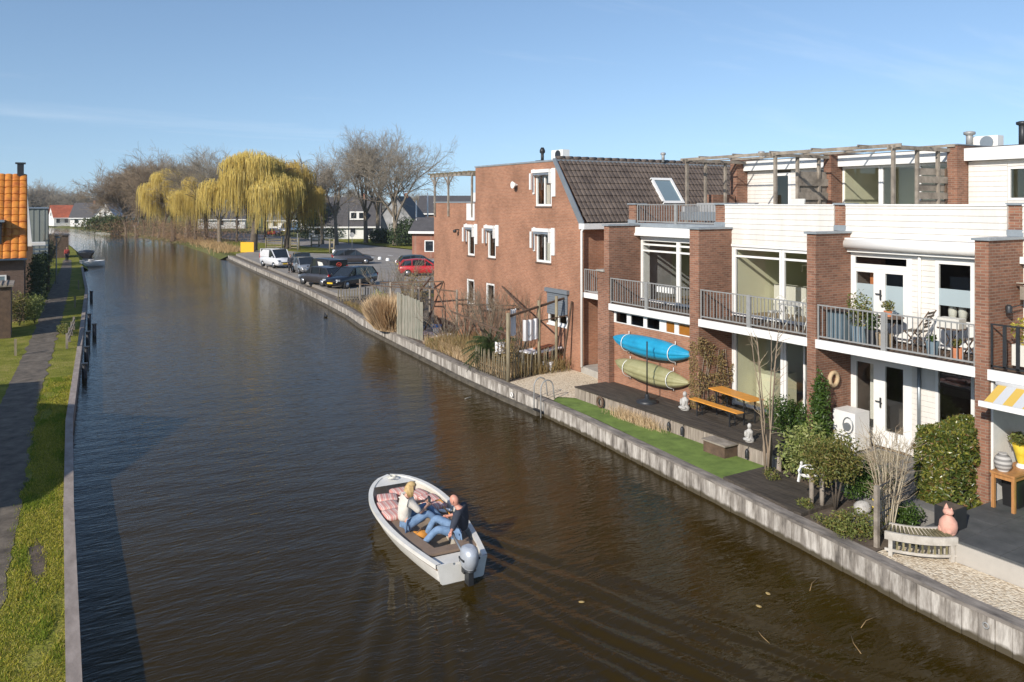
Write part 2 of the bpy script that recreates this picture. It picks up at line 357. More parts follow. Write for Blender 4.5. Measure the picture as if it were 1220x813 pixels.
fade=np.clip((36-YY)/6,0,1)*np.clip((YY-3)/1,0,1);ZZ*=fade
nx,ny=len(xs),len(ys)
vs=np.stack([XX,YY,ZZ],-1).reshape(-1,3).tolist()
fs=[(j*nx+i,j*nx+i+1,(j+1)*nx+i+1,(j+1)*nx+i) for j in range(ny-1) for i in range(nx-1)]
wm=MB();wm.add(vs,fs,0,True)
wm.add([(-1,-30,0),(18,-30,0),(18,3,0),(-1,3,0)],[(0,1,2,3)],0,True)
yt=float(ys[-1]);wm.add([(-900,yt,0),(100,yt,0),(100,1000,0),(-900,1000,0)],[(0,1,2,3)],0,True)
def watermat():
    m,nt,b=_nt('canal_water');b.inputs['Roughness'].default_value=.03;b.inputs['IOR'].default_value=1.34;b.inputs['Specular IOR Level'].default_value=.25
    g=nt.nodes.new('ShaderNodeNewGeometry')
    n=nt.nodes.new('ShaderNodeTexNoise');n.inputs['Scale'].default_value=.16;n.inputs['Detail'].default_value=4;L(nt,g.outputs['Position'],n.inputs['Vector'])
    r=ramp(nt,n.outputs['Fac'],[(.3,(.026,.0160,.0022)),(.7,(.038,.0238,.0034))]);L(nt,r.outputs[0],b.inputs['Base Color'])
    def layer(sx,sy,rot,scale,dist,amp,prev):
        mp=nt.nodes.new('ShaderNodeMapping');mp.inputs['Rotation'].default_value=(0,0,rot);mp.inputs['Scale'].default_value=(sx,sy,1);L(nt,g.outputs['Position'],mp.inputs[0])
        t=nt.nodes.new('ShaderNodeTexNoise');t.inputs['Scale'].default_value=scale;t.inputs['Detail'].default_value=2.5;t.inputs['Roughness'].default_value=.5;t.inputs['Distortion'].default_value=dist;L(nt,mp.outputs[0],t.inputs['Vector'])
        bp=N(nt,'ShaderNodeBump');bp.inputs['Strength'].default_value=1;bp.inputs['Distance'].default_value=amp;L(nt,t.outputs['Fac'],bp.inputs['Height'])
        if prev:L(nt,prev.outputs[0],bp.inputs['Normal'])
        return bp
    a=layer(.30,1,R(24),7.5,.5,.017,None)
    a=layer(.4,1,R(38),2.6,.3,.010,a)
    a=layer(.4,1,R(10),17,.4,.0035,a)
    L(nt,a.outputs[0],b.inputs['Normal']);return m
M['water']=watermat()
struct('water',wm,M['water'])

# ------------------------------------------------------------------ quay walls
def streakmat(name):
    m,nt,b=_nt(name);b.inputs['Roughness'].default_value=.85
    g=nt.nodes.new('ShaderNodeNewGeometry');mp=nt.nodes.new('ShaderNodeMapping');mp.inputs['Scale'].default_value=(.2,2.6,.55);L(nt,g.outputs['Position'],mp.inputs[0])
    n=nt.nodes.new('ShaderNodeTexNoise');n.inputs['Scale'].default_value=1.6;n.inputs['Detail'].default_value=9;n.inputs['Roughness'].default_value=.68;L(nt,mp.outputs[0],n.inputs['Vector'])
    r=ramp(nt,n.outputs['Fac'],[(.33,(.09,.078,.065)),(.46,(.27,.24,.205)),(.62,(.56,.52,.46))])
    sp=nt.nodes.new('ShaderNodeSeparateXYZ');L(nt,g.outputs['Position'],sp.inputs[0])
    n2=nt.nodes.new('ShaderNodeTexNoise');n2.inputs['Scale'].default_value=5;n2.inputs['Detail'].default_value=5;L(nt,g.outputs['Position'],n2.inputs['Vector'])
    ma=N(nt,'ShaderNodeMath',operation='MULTIPLY_ADD');ma.inputs[1].default_value=-.15;L(nt,n2.outputs['Fac'],ma.inputs[0]);L(nt,sp.outputs[2],ma.inputs[2])
    r2=ramp(nt,ma.outputs[0],[(.0,(0,0,0)),(.06,(1,1,1))])
    mx=N(nt,'ShaderNodeMix',data_type='RGBA');L(nt,r2.outputs[0],mx.inputs[0]);mx.inputs[6].default_value=(.075,.06,.035,1);L(nt,r.outputs[0],mx.inputs[7])
    L(nt,mx.outputs[2],b.inputs['Base Color'])
    bp=N(nt,'ShaderNodeBump');bp.inputs['Distance'].default_value=.01;L(nt,n.outputs['Fac'],bp.inputs['Height']);L(nt,bp.outputs[0],b.inputs['Normal']);return m
M['quay']=streakmat('streaked_quay')
M['capwood']=pm('weathered_cap_beam',(.12,.105,.09),.9,.3,2.4,stretch=(3,.7,2),bump=.006,c2=(.33,.29,.25))
def along(poly,step):
    out=[];P=[V((a,b,0)) for a,b in poly];acc=0
    out.append((P[0].copy(),(P[1]-P[0]).normalized()))
    rem=step
    for a,b in zip(P,P[1:]):
        d=(b-a);l=d.length;d.normalize();t=rem
        while t<l:
            out.append((a+d*t,d));t+=step
        rem=t-l
    return out
q=thing('quay_wall','long streaked pale plank quay wall with grey cap beam along the right bank','quay wall',(15,40,0))
pts=along(capR,.27);mbp=MB();mbc=MB();r_=random.Random(3)
for (a,d),(b,d2) in zip(pts,pts[1:]):
    nrm=V((d.y,-d.x,0));o=r_.uniform(-.012,.012);gap=.007
    A=a+d*gap+nrm*o;B=b-d*gap+nrm*o;A2=A+nrm*.07;B2=B+nrm*.07
    mbp.add([(A.x,A.y,-.6),(B.x,B.y,-.6),(B2.x,B2.y,-.6),(A2.x,A2.y,-.6),(A.x,A.y,.488),(B.x,B.y,.488),(B2.x,B2.y,.488),(A2.x,A2.y,.488)],[(0,3,2,1),(4,5,6,7),(0,1,5,4),(1,2,6,5),(2,3,7,6),(3,0,4,7)])
mbp.build('planks',M['quay'],q)
P=along(capR,3.12);k=0
vs=[];fs=[]
for a,d in P:
    n_=V((d.y,-d.x,0));i=a-n_*.03;o=a+n_*.25
    j=.006*r_.uniform(-1,1)
    vs+=[(i.x,i.y,.49),(i.x,i.y,.55+j),(o.x,o.y,.555+j),(o.x,o.y,.40)]
for i in range(len(P)-1):
    for a in range(4):fs.append((4*i+a,4*i+(a+1)%4,4*i+4+(a+1)%4,4*i+4+a))
mbc.add(vs,fs);mbc.build('cap_beam',M['capwood'],q)
# low waling beam at the water, along the far half of the wall
mw=MB()
for (a,b),(c,d) in zip(capR[7:],capR[8:]):
    mw.bar((a-.13,b,.07),(c-.13,d,.07),.14,.16)
M['wet_wood']=pm('wet_dark_wood',(.07,.06,.045),.7,.35,3,c2=(.15,.13,.10));mw.build('waling_beam',M['wet_wood'],q)
bk=MB()
for (a,b),(c,d) in zip(capR,capR[1:]):bk.add([(a+.1,b,-.6),(c+.1,d,-.6),(c+.1,d,.38),(a+.1,b,.38)],[(0,1,2,3)])
bk.build('backing',M['wood_brown'],q)
ql=thing('quay_wall','pale kerb like quay edge along the grass of the left bank','quay wall',(1,20,0))
m1=MB()
for (a,b),(c,d) in zip(capL,capL[1:]):
    m1.add([(a-.2,b,-.6),(a,b,-.6),(a,b,.5),(a-.2,b,.5),(c-.2,d,-.6),(c,d,-.6),(c,d,.5),(c-.2,d,.5)],[(0,1,2,3),(7,6,5,4),(0,4,5,1),(1,5,6,2),(2,6,7,3),(3,7,4,0)])
M['kerb']=pm('pinkish_concrete',(.27,.22,.185),.9,.25,2.5,stretch=(2,.7,1),bump=.004,c2=(.37,.31,.27))
m1.build('edge_beam',M['kerb'],ql)
# ------------------------------------------------------------------ surfaces on the right bank
def sheet(name,poly,z,mat,z0=None):
    mb=MB();n=len(poly)
    if z0 is None: mb.add([(x,y,z) for x,y in poly],[tuple(range(n))])
    else: mb.prism(poly,'Z',z0,z)
    return struct(name,mb,mat)
ci=lambda y:lerpx(capR,y)+.24
sheet('gravel_strip',[(ci(-2),-2),(14.52,-2),(14.52,9.05),(ci(9.05),9.05),(ci(6.2),6.2)],.53,M['pebble'])
sheet('planting_bed',[(ci(9.05),9.05),(14.5,9.05),(18.39,9.05),(18.39,13),(15.6,13),(15.0,10.9),(ci(10.85),10.85)],.545,M['soil'])
M['patio']=pm('dark_patio',(.15,.145,.135),.9,.2,1.5,c2=(.22,.21,.195))
sheet('patio',[(15.5,8.95),(18.38,8.95),(18.38,12.75),(16.3,12.75),(15.55,10.6)],.92,M['patio'],.5)
sheet('lawn',[(ci(13.3),13.3),(15.64,13.3),(15.64,21.45),(15.2,21.9),(ci(21.6),21.6),(ci(19),19),(ci(16),16),(ci(15.1),15.1)],.56,M['lawn'])
sheet('gravel_yard',[(ci(21.6),21.6),(15.2,21.9),(15.64,21.45),(15.7,21.3),(17.2,22.2),(18.18,22.3),(18.18,25.6),(ci(24.6),24.6)],.57,M['pebble'])
sheet('passage_paving',[(17.2,22.2),(17.2,21.65),(19.5,21.65),(19.5,24.6),(18.18,24.6),(18.0,22.9)],.82,M['concrete'],.5)
sheet('garden_soil',[(ci(24.62),24.62),(18.17,25.62),(18.17,37.9),(24,38),(24,52),(ci(52),52),(ci(47),47),(ci(43),43),(ci(36),36),(ci(30.6),30.6)],.56,M['soil'])
sheet('garden_paving',[(ci(32),32.2),(17.9,32.2),(18.1,38.6),(ci(36.6)+.5,36.4)],.575,M['concrete'])
# decks and raised terrace
d=thing('deck','large dark wooden deck in front of the kayaks and picnic table','deck',(17,17.5,.5))
mb=MB();y=12.95
while y<21.5:
    mb.box(15.6,18.38,y,y+.138,.93,.953);y+=.145
mb.build('boards',M['deck'],d)
mb=MB();y=12.95;r_=random.Random(4)
M['deckfront']=pm('weathered_boards',(.24,.19,.15),.85,.3,2.5,stretch=(3,5,.6),bump=.003,c2=(.4,.34,.28))
while y<21.4:
    o=r_.uniform(-.01,.01)
    if 14.25<y<14.45:mb.build('front_boards',M['deckfront'],d);mb=MB()
    if not 14.3<y<15.1: mb.box(15.66+o,15.69+o,y,y+.19,.5,.92)
    y+=.2
mb.build('front_boards',M['deckfront'],d)
mb=MB();mb.box(15.8,18.38,21.42,21.46,.5,.92);mb.box(15.75,15.79,13,21.4,.5,.9);mb.build('frame',M['wood_brown'],d)
d=thing('deck','small low dark deck between the lawn and the planting bed','deck',(14.5,12.1,.5))
mb=MB();x=ci(12)+.0
for k in range(13):
    y=10.88+k*.187;mb.box(ci(y)+.0,15.6-.04*(12-k),y,y+.18,.5,.615)
mb.build('boards',M['deck'],d)
d=thing('raised_terrace','raised terrace of dark slate tiles with pale edge beside the bench','terrace',(16.5,5,.5))
mb=MB()
for i in range(6):
    for j in range(15):
        mb.box(14.55+i*.65+.004,14.55+(i+1)*.65-.004,8.72-(j+1)*.72+.004,8.72-j*.72-.004,.88,.92)
mb.build('tiles',M['paving'],d)
mb=MB();mb.box(14.53,14.59,-2,8.75,.5,.875)
mb.box(14.6,18.38,8.7,8.75,.5,.875);mb.box(14.62,18.38,-2,8.69,.5,.872)
M['pale_edge']=pm('pale_edge_panel',(.40,.37,.325),.8,.1,2);mb.build('edge_panel',M['pale_edge'],d)

# ------------------------------------------------------------------ terraced row
def frame_win(par,x,y0,y1,z0,z1,fr=.07,mull=(),trans=(),dp=.07,pane='glass',name='window',sill=False,label=None,mw=.06,frame='white'):
    y0,y1=min(y0,y1),max(y0,y1)
    mb=MB();mb.box(x,x+dp,y0,y0+fr,z0,z1).box(x,x+dp,y1-fr,y1,z0,z1).box(x,x+dp,y0+fr,y1-fr,z0,z0+fr).box(x,x+dp,y0+fr,y1-fr,z1-fr,z1)
    for t in trans: mb.box(x+.003,x+dp-.003,y0+fr,y1-fr,t-mw/2,t+mw/2)
    for t in mull: mb.box(x+.005,x+dp-.005,t-mw/2,t+mw/2,z0+fr,z1-fr)
    o=mb.build(name,M[frame],par,label)
    p=MB();p.box(x+dp*.5,x+dp*.5+.012,y0+fr-.01,y1-fr+.01,z0+fr-.01,z1-fr+.01);p.build('pane',M[pane],o)
    if sill:
        s=MB();s.box(x-.06,x+.05,y0-.03,y1+.03,z0-.06,z0-.003);s.build('sill',M[sill],o)
    return o
def lap(mb,x,y0,y1,z0,z1,pitch=.155):
    z=z0
    while z<z1-.01:
        t=min(z+pitch-.008,z1);mb.prism([(x,z),(x-.024,z),(x-.010,t),(x,t)],'Y',y0,y1);z+=pitch
    mb.box(x,x+.03,y0,y1,z0,z1)
def railing(par,x,y0,y1,z0,z1,mat='galv',step=.125,mid=(),name='railing',flat=False,bw=.016):
    mb=MB();mb.box(x-.02,x+.02,y0,y1,z1-.03,z1);mb.box(x-.012,x+.012,y0,y1,z0+.05,z0+.085)
    n=int((y1-y0)/step)
    for i in range(n+1):
        y=y0+.02+(y1-y0-.04)*i/n;w=.02 if i in(0,n) else (bw/2 if not flat else .035)
        mb.box(x-.011 if not flat else x-.012,x+.011,y-w,y+w,z0+.0 if i in(0,n) else z0+.06,z1-.02)
    for y in mid: mb.box(x-.035,x+.035,y-.06,y+.06,z0-.12,z1+.01)
    return mb.build(name,M[mat],par)
def side_rail(par,y,x0,x1,z0,z1,mat='galv'):
    mb=MB();mb.box(x0,x1,y-.02,y+.02,z1-.03,z1)
    n=max(1,int((x1-x0)/.12))
    for i in range(n+1):
        x=x0+(x1-x0)*i/n;mb.box(x-.01,x+.01,y-.01,y+.01,z0,z1-.02)
    return mb.build('railing',M[mat],par)
YS=[(8.71,8.99),(12.93,13.2),(17.04,17.42),(21.33,21.6)]   # wing walls
PI_=[(8.72,9.03),(13.08,13.42),(17.33,17.75),(21.6,21.98)] # parapet piers
FI=[(12.86,13.16),(17.15,17.45),(21.36,21.7)]              # penthouse fins
F0,F1,F2=.95,3.71,6.46
XF=18.4
def wing(par,k,z1=6.38):
    y0,y1=YS[k];mb=MB();mb.box(16.96,XF,y0,y1,.45,z1);mb.box(XF,XF+.45,PI_[k][0],PI_[k][1],z1,7.12);mb.build('wing_wall',M['brick_row'],par)
    mb=MB();mb.box(16.90,XF-.002,y0-.05,y1+.05,z1,z1+.05);mb.box(XF-.05,XF+.5,PI_[k][0]-.04,PI_[k][1]+.04,7.12,7.17)
    mb.box(XF-.04,XF-.004,PI_[k][0]-.02,PI_[k][1]+.02,z1+.052,z1+.2);mb.build('lead_cap',M['grey_trim'],par)
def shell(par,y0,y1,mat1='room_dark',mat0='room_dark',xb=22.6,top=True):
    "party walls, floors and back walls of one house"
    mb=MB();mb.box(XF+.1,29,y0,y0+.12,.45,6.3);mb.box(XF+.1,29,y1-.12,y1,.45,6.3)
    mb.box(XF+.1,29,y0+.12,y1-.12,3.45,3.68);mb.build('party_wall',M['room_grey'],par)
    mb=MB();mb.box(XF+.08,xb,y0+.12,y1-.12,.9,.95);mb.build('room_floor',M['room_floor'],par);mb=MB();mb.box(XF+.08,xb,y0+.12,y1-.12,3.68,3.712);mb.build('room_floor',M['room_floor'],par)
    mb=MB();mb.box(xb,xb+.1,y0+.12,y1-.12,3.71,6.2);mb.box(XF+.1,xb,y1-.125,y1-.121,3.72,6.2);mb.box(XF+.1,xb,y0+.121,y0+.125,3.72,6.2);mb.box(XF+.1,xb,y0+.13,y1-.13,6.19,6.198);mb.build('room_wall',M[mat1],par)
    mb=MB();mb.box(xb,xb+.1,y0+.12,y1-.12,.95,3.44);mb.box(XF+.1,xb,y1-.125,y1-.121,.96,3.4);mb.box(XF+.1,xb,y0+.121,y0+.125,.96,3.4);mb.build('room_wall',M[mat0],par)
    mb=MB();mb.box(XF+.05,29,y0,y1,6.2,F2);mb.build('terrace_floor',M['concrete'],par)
def slab(par,y0,y1,x0=16.98):
    mb=MB();mb.box(x0+.03,XF-.003,y0,y1,3.5,3.68);mb.build('balcony_floor',M['wood_brown'],par)
    mb=MB();mb.box(x0-.03,x0+.028,y0-.01,y1+.01,3.48,3.70);mb.build('balcony_fascia',M['white'],par)
# ---- house A : kayak bay
A=thing('terraced_house','row house with strip windows above the two kayaks and railed roof terrace','house',(20,19.4,.5),'brick row houses facing the canal')
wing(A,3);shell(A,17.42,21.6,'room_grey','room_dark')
mb=MB();mb.box(17.2,17.5,17.421,21.329,.45,3.04);mb.build('ground_floor_wall',M['brick'],A)
mb=MB();mb.box(17.18,17.26,17.422,21.328,3.04,3.07).box(17.18,17.26,17.422,21.328,3.40,3.478)
ye=[(21.42,21.22),(20.64,20.43),(19.79,19.62),(19.01,18.70),(18.32,18.13),(17.65,17.43)]
for a,b in ye: mb.box(17.183,17.255,max(b,17.423),min(a,21.327),3.07,3.40)
o=mb.build('strip_window_frame',M['white'],A)
M['orange_glass']=pm('amber_shade',(.3,.12,.02),.3,.2,3)
for (a,b),(c_,d_),mt in zip(ye,ye[1:],['glass_dark']*3+['orange_glass']*2):
    mb=MB();mb.box(17.21,17.222,c_,b,3.06,3.41);mb.build('pane',M[mt],o)
slab(A,17.421,21.329);railing(A,17.02,17.44,21.31,F1,4.59,mid=(19.45,))
mb=MB();mb.box(XF,XF+.3,21.2,21.328,F1,6.0);mb.build('wall_strip',M['white'],A)
w=frame_win(A,XF-.02,19.43,21.28,F1+.02,5.92,fr=.075,trans=(5.50,5.72),name='window',label='tall living room window with blind box')
frame_win(A,XF-.02,17.43,19.42,F1+.02,5.92,fr=.075,trans=(5.50,5.72),mull=(18.1,),name='balcony_door')
mb=MB();mb.box(18.14,XF-.022,17.75,21.75,6.03,6.33);mb.box(18.1,18.14,17.75,21.75,6.03,6.12);mb.build('roller_box',M['white'],A)
mb=MB();mb.box(XF-.06,XF+.3,17.4,21.6,6.335,6.47);mb.build('terrace_edge',M['grey_trim'],A)
mb=MB();mb.box(XF-.03,XF+.05,17.42,21.33,5.922,6.025);mb.build('lintel',M['white'],A)
railing(A,XF+.05,17.76,21.58,F2,7.13,mid=(19.6,))
mb=MB();mb.box(16.96,18.15,21.602,21.95,.45,4.78);mb.build('side_wall',M['brick_row'],A)
mb=MB();mb.box(16.9,18.2,21.56,21.99,4.78,4.84);mb.build('coping',M['concrete'],A)
for (y,z,r) in [(20.6,4.35,.16),(19.9,4.3,.2),(19.7,4.28,.15)]:
    pass
# white shelf and plants indoors
mb=MB();mb.box(18.9,19.2,19.6,21.0,4.2,4.24);mb.build('shelf',M['room_dark'],A)
# ---- house B
B=thing('terraced_house','row house with pale green rooms and plain white board parapet','house',(20,15.2,.5),'brick row houses facing the canal')
wing(B,2);shell(B,13.2,17.04,'room_green','room_green')
slab(B,13.201,17.039);railing(B,17.02,13.22,17.02,F1,4.59,mid=(15.16,))
mb=MB();lap(mb,XF-.02,13.43,17.32,5.92,7.1);mb.build('cladding',M['cladding'],B)
mb=MB();mb.box(XF-.07,XF-.0,13.2,17.4,5.84,5.915);mb.box(XF-.06,XF+.3,13.43,17.32,7.1,7.135);mb.build('edge_trim',M['white'],B)
mb=MB();mb.box(XF-.03,XF+.1,16.99,17.30,F1,5.83);mb.build('frame_strip',M['white'],B)
frame_win(B,XF-.02,15.17,16.985,F1+.02,5.83,fr=.08,trans=(5.55,))
frame_win(B,XF-.02,13.21,15.155,F1+.02,5.83,fr=.08,trans=(5.55,),mull=(13.9,))
mb=MB();mb.box(XF-.03,XF+.1,17.0,17.30,F0,3.44);mb.build('frame_strip',M['white'],B)
frame_win(B,XF-.02,15.12,16.99,F0+.05,3.44,fr=.09)
frame_win(B,XF-.02,13.21,15.1,F0+.05,3.44,fr=.09,mull=(14.4,))
mb=MB();mb.box(22.45,22.59,14.3,15.6,4.6,5.35);mb.build('television',M['black'],B)
mb=MB();mb.box(20,21.6,15.6,16.8,F1+.01,4.2);mb.box(20,20.3,15.6,16.8,4.2,4.6);mb.build('sofa',M['curtain'],B)
mb=MB();mb.tube([(19.3,14.8,F1),(19.25,14.8,5.1),(19.4,15.1,5.35),(19.6,15.4,5.3),(19.7,15.5,5.1)],.02,5);mb.build('floor_lamp',M['curtain'],B)
mb=MB();mb.box(19.2,20.2,16.1,16.8,F0,1.9);mb.box(19.3,20.4,14.0,15.2,F0,1.35);mb.build('cupboard',M['room_green'],B)
# ---- house C
Cc=thing('terraced_house','row house with white french doors on both floors and slatted white walls','house',(20,11,.5),'brick row houses facing the canal')
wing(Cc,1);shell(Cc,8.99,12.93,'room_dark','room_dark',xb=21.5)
slab(Cc,8.991,12.929);railing(Cc,17.02,9.0,12.92,F1,4.59,mid=(11.1,))
mb=MB();lap(mb,XF-.02,9.04,13.07,6.27,7.1,.15);mb.build('cladding',M['cladding'],Cc)
mb=MB();mb.box(XF-.06,XF+.3,9.04,13.07,7.1,7.14);mb.build('edge_trim',M['white'],Cc)
mb=MB();mb.tube([(18.2,9.0,6.1),(18.2,13.2,6.1)],.15,12,cap=True);mb.box(18.12,XF-.02,8.995,13.2,6.12,6.26);mb.build('roller_box',M['white'],Cc)
mb=MB();mb.box(18.22,XF-.025,8.995,13.15,5.89,5.945);mb.box(XF-.03,XF+.05,8.995,12.925,5.8,5.885);mb.build('awning_rail',M['white'],Cc)
def french(par,z0,zt,upper):
    # surround
    mb=MB();mb.box(XF-.02,XF+.08,12.84,12.927,z0,zt);mb.box(XF-.02,XF+.08,11.25,11.36,z0,zt-.0)
    mb.box(XF-.018,XF+.08,11.36,12.84,zt-.32,zt-.24);mb.build('door_frame',M['white'],par)
    frame_win(par,XF-.01,11.362,12.838,zt-.238,zt-.002,fr=.03,pane='glass_dark',name='transom_window')
    for (a,b,ga,gb) in ((12.1,12.838,12.28,12.78),(11.362,12.098,11.48,11.96)):
        dz1=zt-.325;g0=z0+.42;g1=zt-.42
        d=MB();d.box(XF-.01,XF+.05,a,ga,z0+.01,dz1).box(XF-.01,XF+.05,gb,b,z0+.01,dz1).box(XF-.009,XF+.049,ga,gb,z0+.01,g0).box(XF-.009,XF+.049,ga,gb,g1,dz1)
        o=d.build('door',M['white'],par)
        if upper:
            p=MB();p.box(XF+.02,XF+.03,ga,gb,g1-.30,g1);p.build('pane',M['glass'],o);p=MB();p.box(XF+.02,XF+.03,ga,gb,g0,g0+.2);p.build('pane',M['glass'],o)
            p=MB();p.box(XF+.018,XF+.03,ga,gb,g0+.203,g1-.303);p.build('frosted_pane',M['film'],o)
        else:
            p=MB();p.box(XF+.02,XF+.03,ga,gb,g0,g1);p.build('pane',M['glass'],o)
        if a>12:
            h=MB();h.bar((XF-.06,12.06,z0+1.0),(XF-.06,12.06,z0+1.25),.03);h.bar((XF-.06,12.06,z0+1.14),(XF-.06,12.2,z0+1.14),.025);h.bar((XF-.06,12.06,z0+1.1),(XF,12.06,z0+1.1),.03);h.build('door_handle',M['dark_metal'],o)
french(Cc,F1,5.8,True);french(Cc,F0+.02,3.45,False)
for z0,z1 in ((F1,5.8),(F0,3.45)):
    mb=MB();lap(mb,XF,10.66,11.25,z0,z1,.13);mb.box(XF-.02,XF+.05,9.0,9.75,z0,4.3 if z0>3 else 1.9);mb.build('cladding',M['cladding'],Cc)
mb=MB();mb.tube([(XF-.06,11.03,F1),(XF-.06,11.03,5.88)],.04,8);mb.build('downpipe',M['white'],Cc)
mb=MB();mb.tube([(XF-.06,11.04,F0),(XF-.06,11.04,3.48)],.045,8);mb.build('downpipe',M['zinc'],Cc)
mb=MB();mb.box(XF-.02,XF+.06,9.75,10.66,F1,4.32);mb.build('wall_panel',M['white'],Cc)
wn=frame_win(Cc,XF-.02,9.76,10.66,4.33,5.8,fr=.08)
mb=MB();mb.box(XF+.0,XF+.01,9.84,10.58,4.74,5.14);mb.build('frosted_film',M['film'],wn)
mb=MB();mb.box(XF-.02,XF+.05,9.0,9.75,4.3,5.8);mb.build('wall_panel',M['white'],Cc)
mb=MB();mb.box(XF-.02,XF+.06,9.75,10.66,F0,1.6);mb.box(XF-.02,XF+.05,9.0,9.75,1.9,3.45);mb.build('wall_panel',M['white'],Cc)
frame_win(Cc,XF-.02,9.76,10.66,1.62,3.45,fr=.07)
mb=MB();
for y in (10.38,10.14):mb.lathe([(.05,0),(.09,.06),(.1,.2),(.08,.3),(.09,.33)],(XF+.22,y,4.41),10)
mb.build('vase',M['curtain'],Cc)
M['orange_curtain']=pm('orange_curtain',(.5,.17,.06),.9,.35,4,stretch=(1,9,.2));
for z0,z1 in ((F1+.1,5.7),(1.2,3.3)):
    mb=MB();mb.box(XF+.25,XF+.27,12.25,12.55,z0,z1);mb.build('curtain',M['orange_curtain' if z0>3 else 'curtain'],Cc)
# ---- house D (cut by the picture's edge)
D=thing('terraced_house','row house at the right end with dark balcony railing and striped awning','house',(20,6.6,.5),'brick row houses facing the canal')
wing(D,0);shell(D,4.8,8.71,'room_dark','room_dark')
mb=MB();mb.box(16.98,17.3,4.55,4.8,.45,6.38);mb.build('wing_wall',M['brick_row'],D)
slab(D,4.8,8.709,16.96);railing(D,16.99,4.85,8.68,F1,4.66,mat='dark_metal',step=.24,flat=True)
mb=MB();lap(mb,XF-.02,4.8,8.72,5.92,7.1,.15);mb.build('cladding',M['cladding'],D)
mb=MB();mb.box(XF-.06,XF+.3,4.8,8.72,7.1,7.14);mb.box(18.2,XF-.02,4.8,8.7,5.85,6.0);mb.build('edge_trim',M['white'],D)
mb=MB();mb.box(XF-.02,XF+.08,8.25,8.709,F1,5.84);mb.box(XF-.02,XF+.08,8.2,8.709,F0,3.45);mb.build('wall_panel',M['white'],D)
frame_win(D,XF-.02,5,8.24,F1+.02,5.84,mull=(6.6,));frame_win(D,XF-.02,5,8.18,F0,3.45,mull=(6.6,))
mb=MB();mb.box(17.05,18.37,8.66,8.708,.93,3.47);mb.build('white_side_wall',M['stucco'],D)
# ---- penthouses
def pent(par,y0,y1,parts):
    X=23.9
    for t in parts:
        k=t[0]
        if k=='c': 
            mb=MB();lap(mb,X,t[1],t[2],t[3] if len(t)>3 else F2,8.42,.15);mb.build('upper_cladding',M['cladding'],par)
        elif k=='w': frame_win(par,X-.01,t[1],t[2],t[3],t[4],fr=.07,name='upper_window')
        elif k=='d': frame_win(par,X-.01,t[1],t[2],F2+.02,8.32,fr=.12,name='upper_door')
    mb=MB();mb.box(X-.25,29.4,y0-.0,y1+.0,8.43,8.8);mb.build('roof_edge',M['white'],par)
    mb=MB();mb.box(X-.2,29.3,y0+.02,y1-.02,8.8,8.83);mb.build('roof',M['slate'],par)
    mb=MB();mb.box(27,27.1,y0,y1,F2,8.42);mb.box(X,27,y0,y0+.1,F2,8.42);mb.box(X,27,y1-.1,y1,F2,8.42);mb.build('upper_room_wall',M['room_green'],par)
pent(A,17.46,21.35,[('c',20.1,21.35),('d',19.3,20.09),('c',18.1,19.29),('w',17.47,18.09,8.1,8.42),('c',17.47,18.09,F2)][:-1])
mb=MB();lap(mb,23.9,17.47,18.09,F2,8.09,.15);mb.build('upper_cladding',M['cladding'],A)
pent(B,13.17,17.14,[('w',15.7,17.12,F2+.1,8.42),('w',14.4,15.69,F2+.1,8.42),('w',13.18,14.39,F2+.6,8.42),('c',13.18,14.39,F2)][:-1])
pent(Cc,8.9,12.85,[('c',11.75,12.84),('w',9.0,11.74,7.25,8.22)])
mb=MB();lap(mb,23.9,9.0,11.74,F2,7.24,.15);mb.box(23.88,23.95,9,11.74,8.23,8.42);mb.build('upper_cladding',M['cladding'],Cc)
pent(D,4.7,8.7,[('c',4.7,8.7)])
for par,(a,b) in ((Cc,FI[0]),(B,FI[1]),(A,FI[2])):
    mb=MB();mb.box(23.3,29.3,a,b,F2,8.9);mb.build('chimney_wall',M['brick_row'],par)
    mb=MB();mb.box(23.26,29.34,a-.02,b+.02,8.9,8.93);mb.build('coping',M['grey_trim'],par)
# roof things
def flue(px,x,z0,z1,r,mat,label,cap=True):
    y=GX(px,x);t=thing('flue_pipe',label,'flue pipe',(x,y,z0))
    mb=MB();mb.tube([(x,y,z0),(x,y,z1)],r,10);mb.build('pipe',M[mat],t)
    mb=MB();mb.lathe([(r*1.1,z1-.13),(r*1.7,z1-.1),(r*1.7,z1-.02),(r*.8,z1)],(x,y,0),12);mb.build('cowl',M[mat],t)
flue(907,25.3,8.83,9.3,.08,'galv','slim steel flue pipe rising behind the left end of the pergola')
flue(1155,25.3,8.93,9.45,.1,'galv','steel flue pipe above the tall brick fin at the right')
flue(1014,26,8.83,9.15,.09,'dark_metal','stubby dark roof vent behind the long pergola')
flue(1218,26,8.83,9.7,.1,'dark_metal','dark vent at the right edge of the roofs')
y=GX(1180,25.8);t=thing('air_conditioner','white air conditioner box on the right hand flat roof','air conditioner',(25.8,y,8.83))
mb=MB();mb.box(25.4,25.75,y-.42,y+.42,8.86,9.28);mb.build('casing',M['white'],t)
mb=MB();mb.lathe([(.2,25.36),(.2,25.39)],(0,y-.1,9.07),16,axis='X');mb.build('fan_grille',M['zinc'],t)
t=thing('solar_panel','tilted dark blue solar panel on the right hand roof','solar panel',(25,10,8.83))
M['solar']=pm('solar_cells',(.02,.035,.09),.2,.1,4,metal=.2)
mb=MB();mb.obox((25.6,9.4,9.0),(1.6,2.4,.04),ry=R(-10));mb.build('panel',M['solar'],t);mb=MB();mb.box(25.1,26.1,8.4,10.4,8.83,8.86);mb.build('mount',M['zinc'],t)
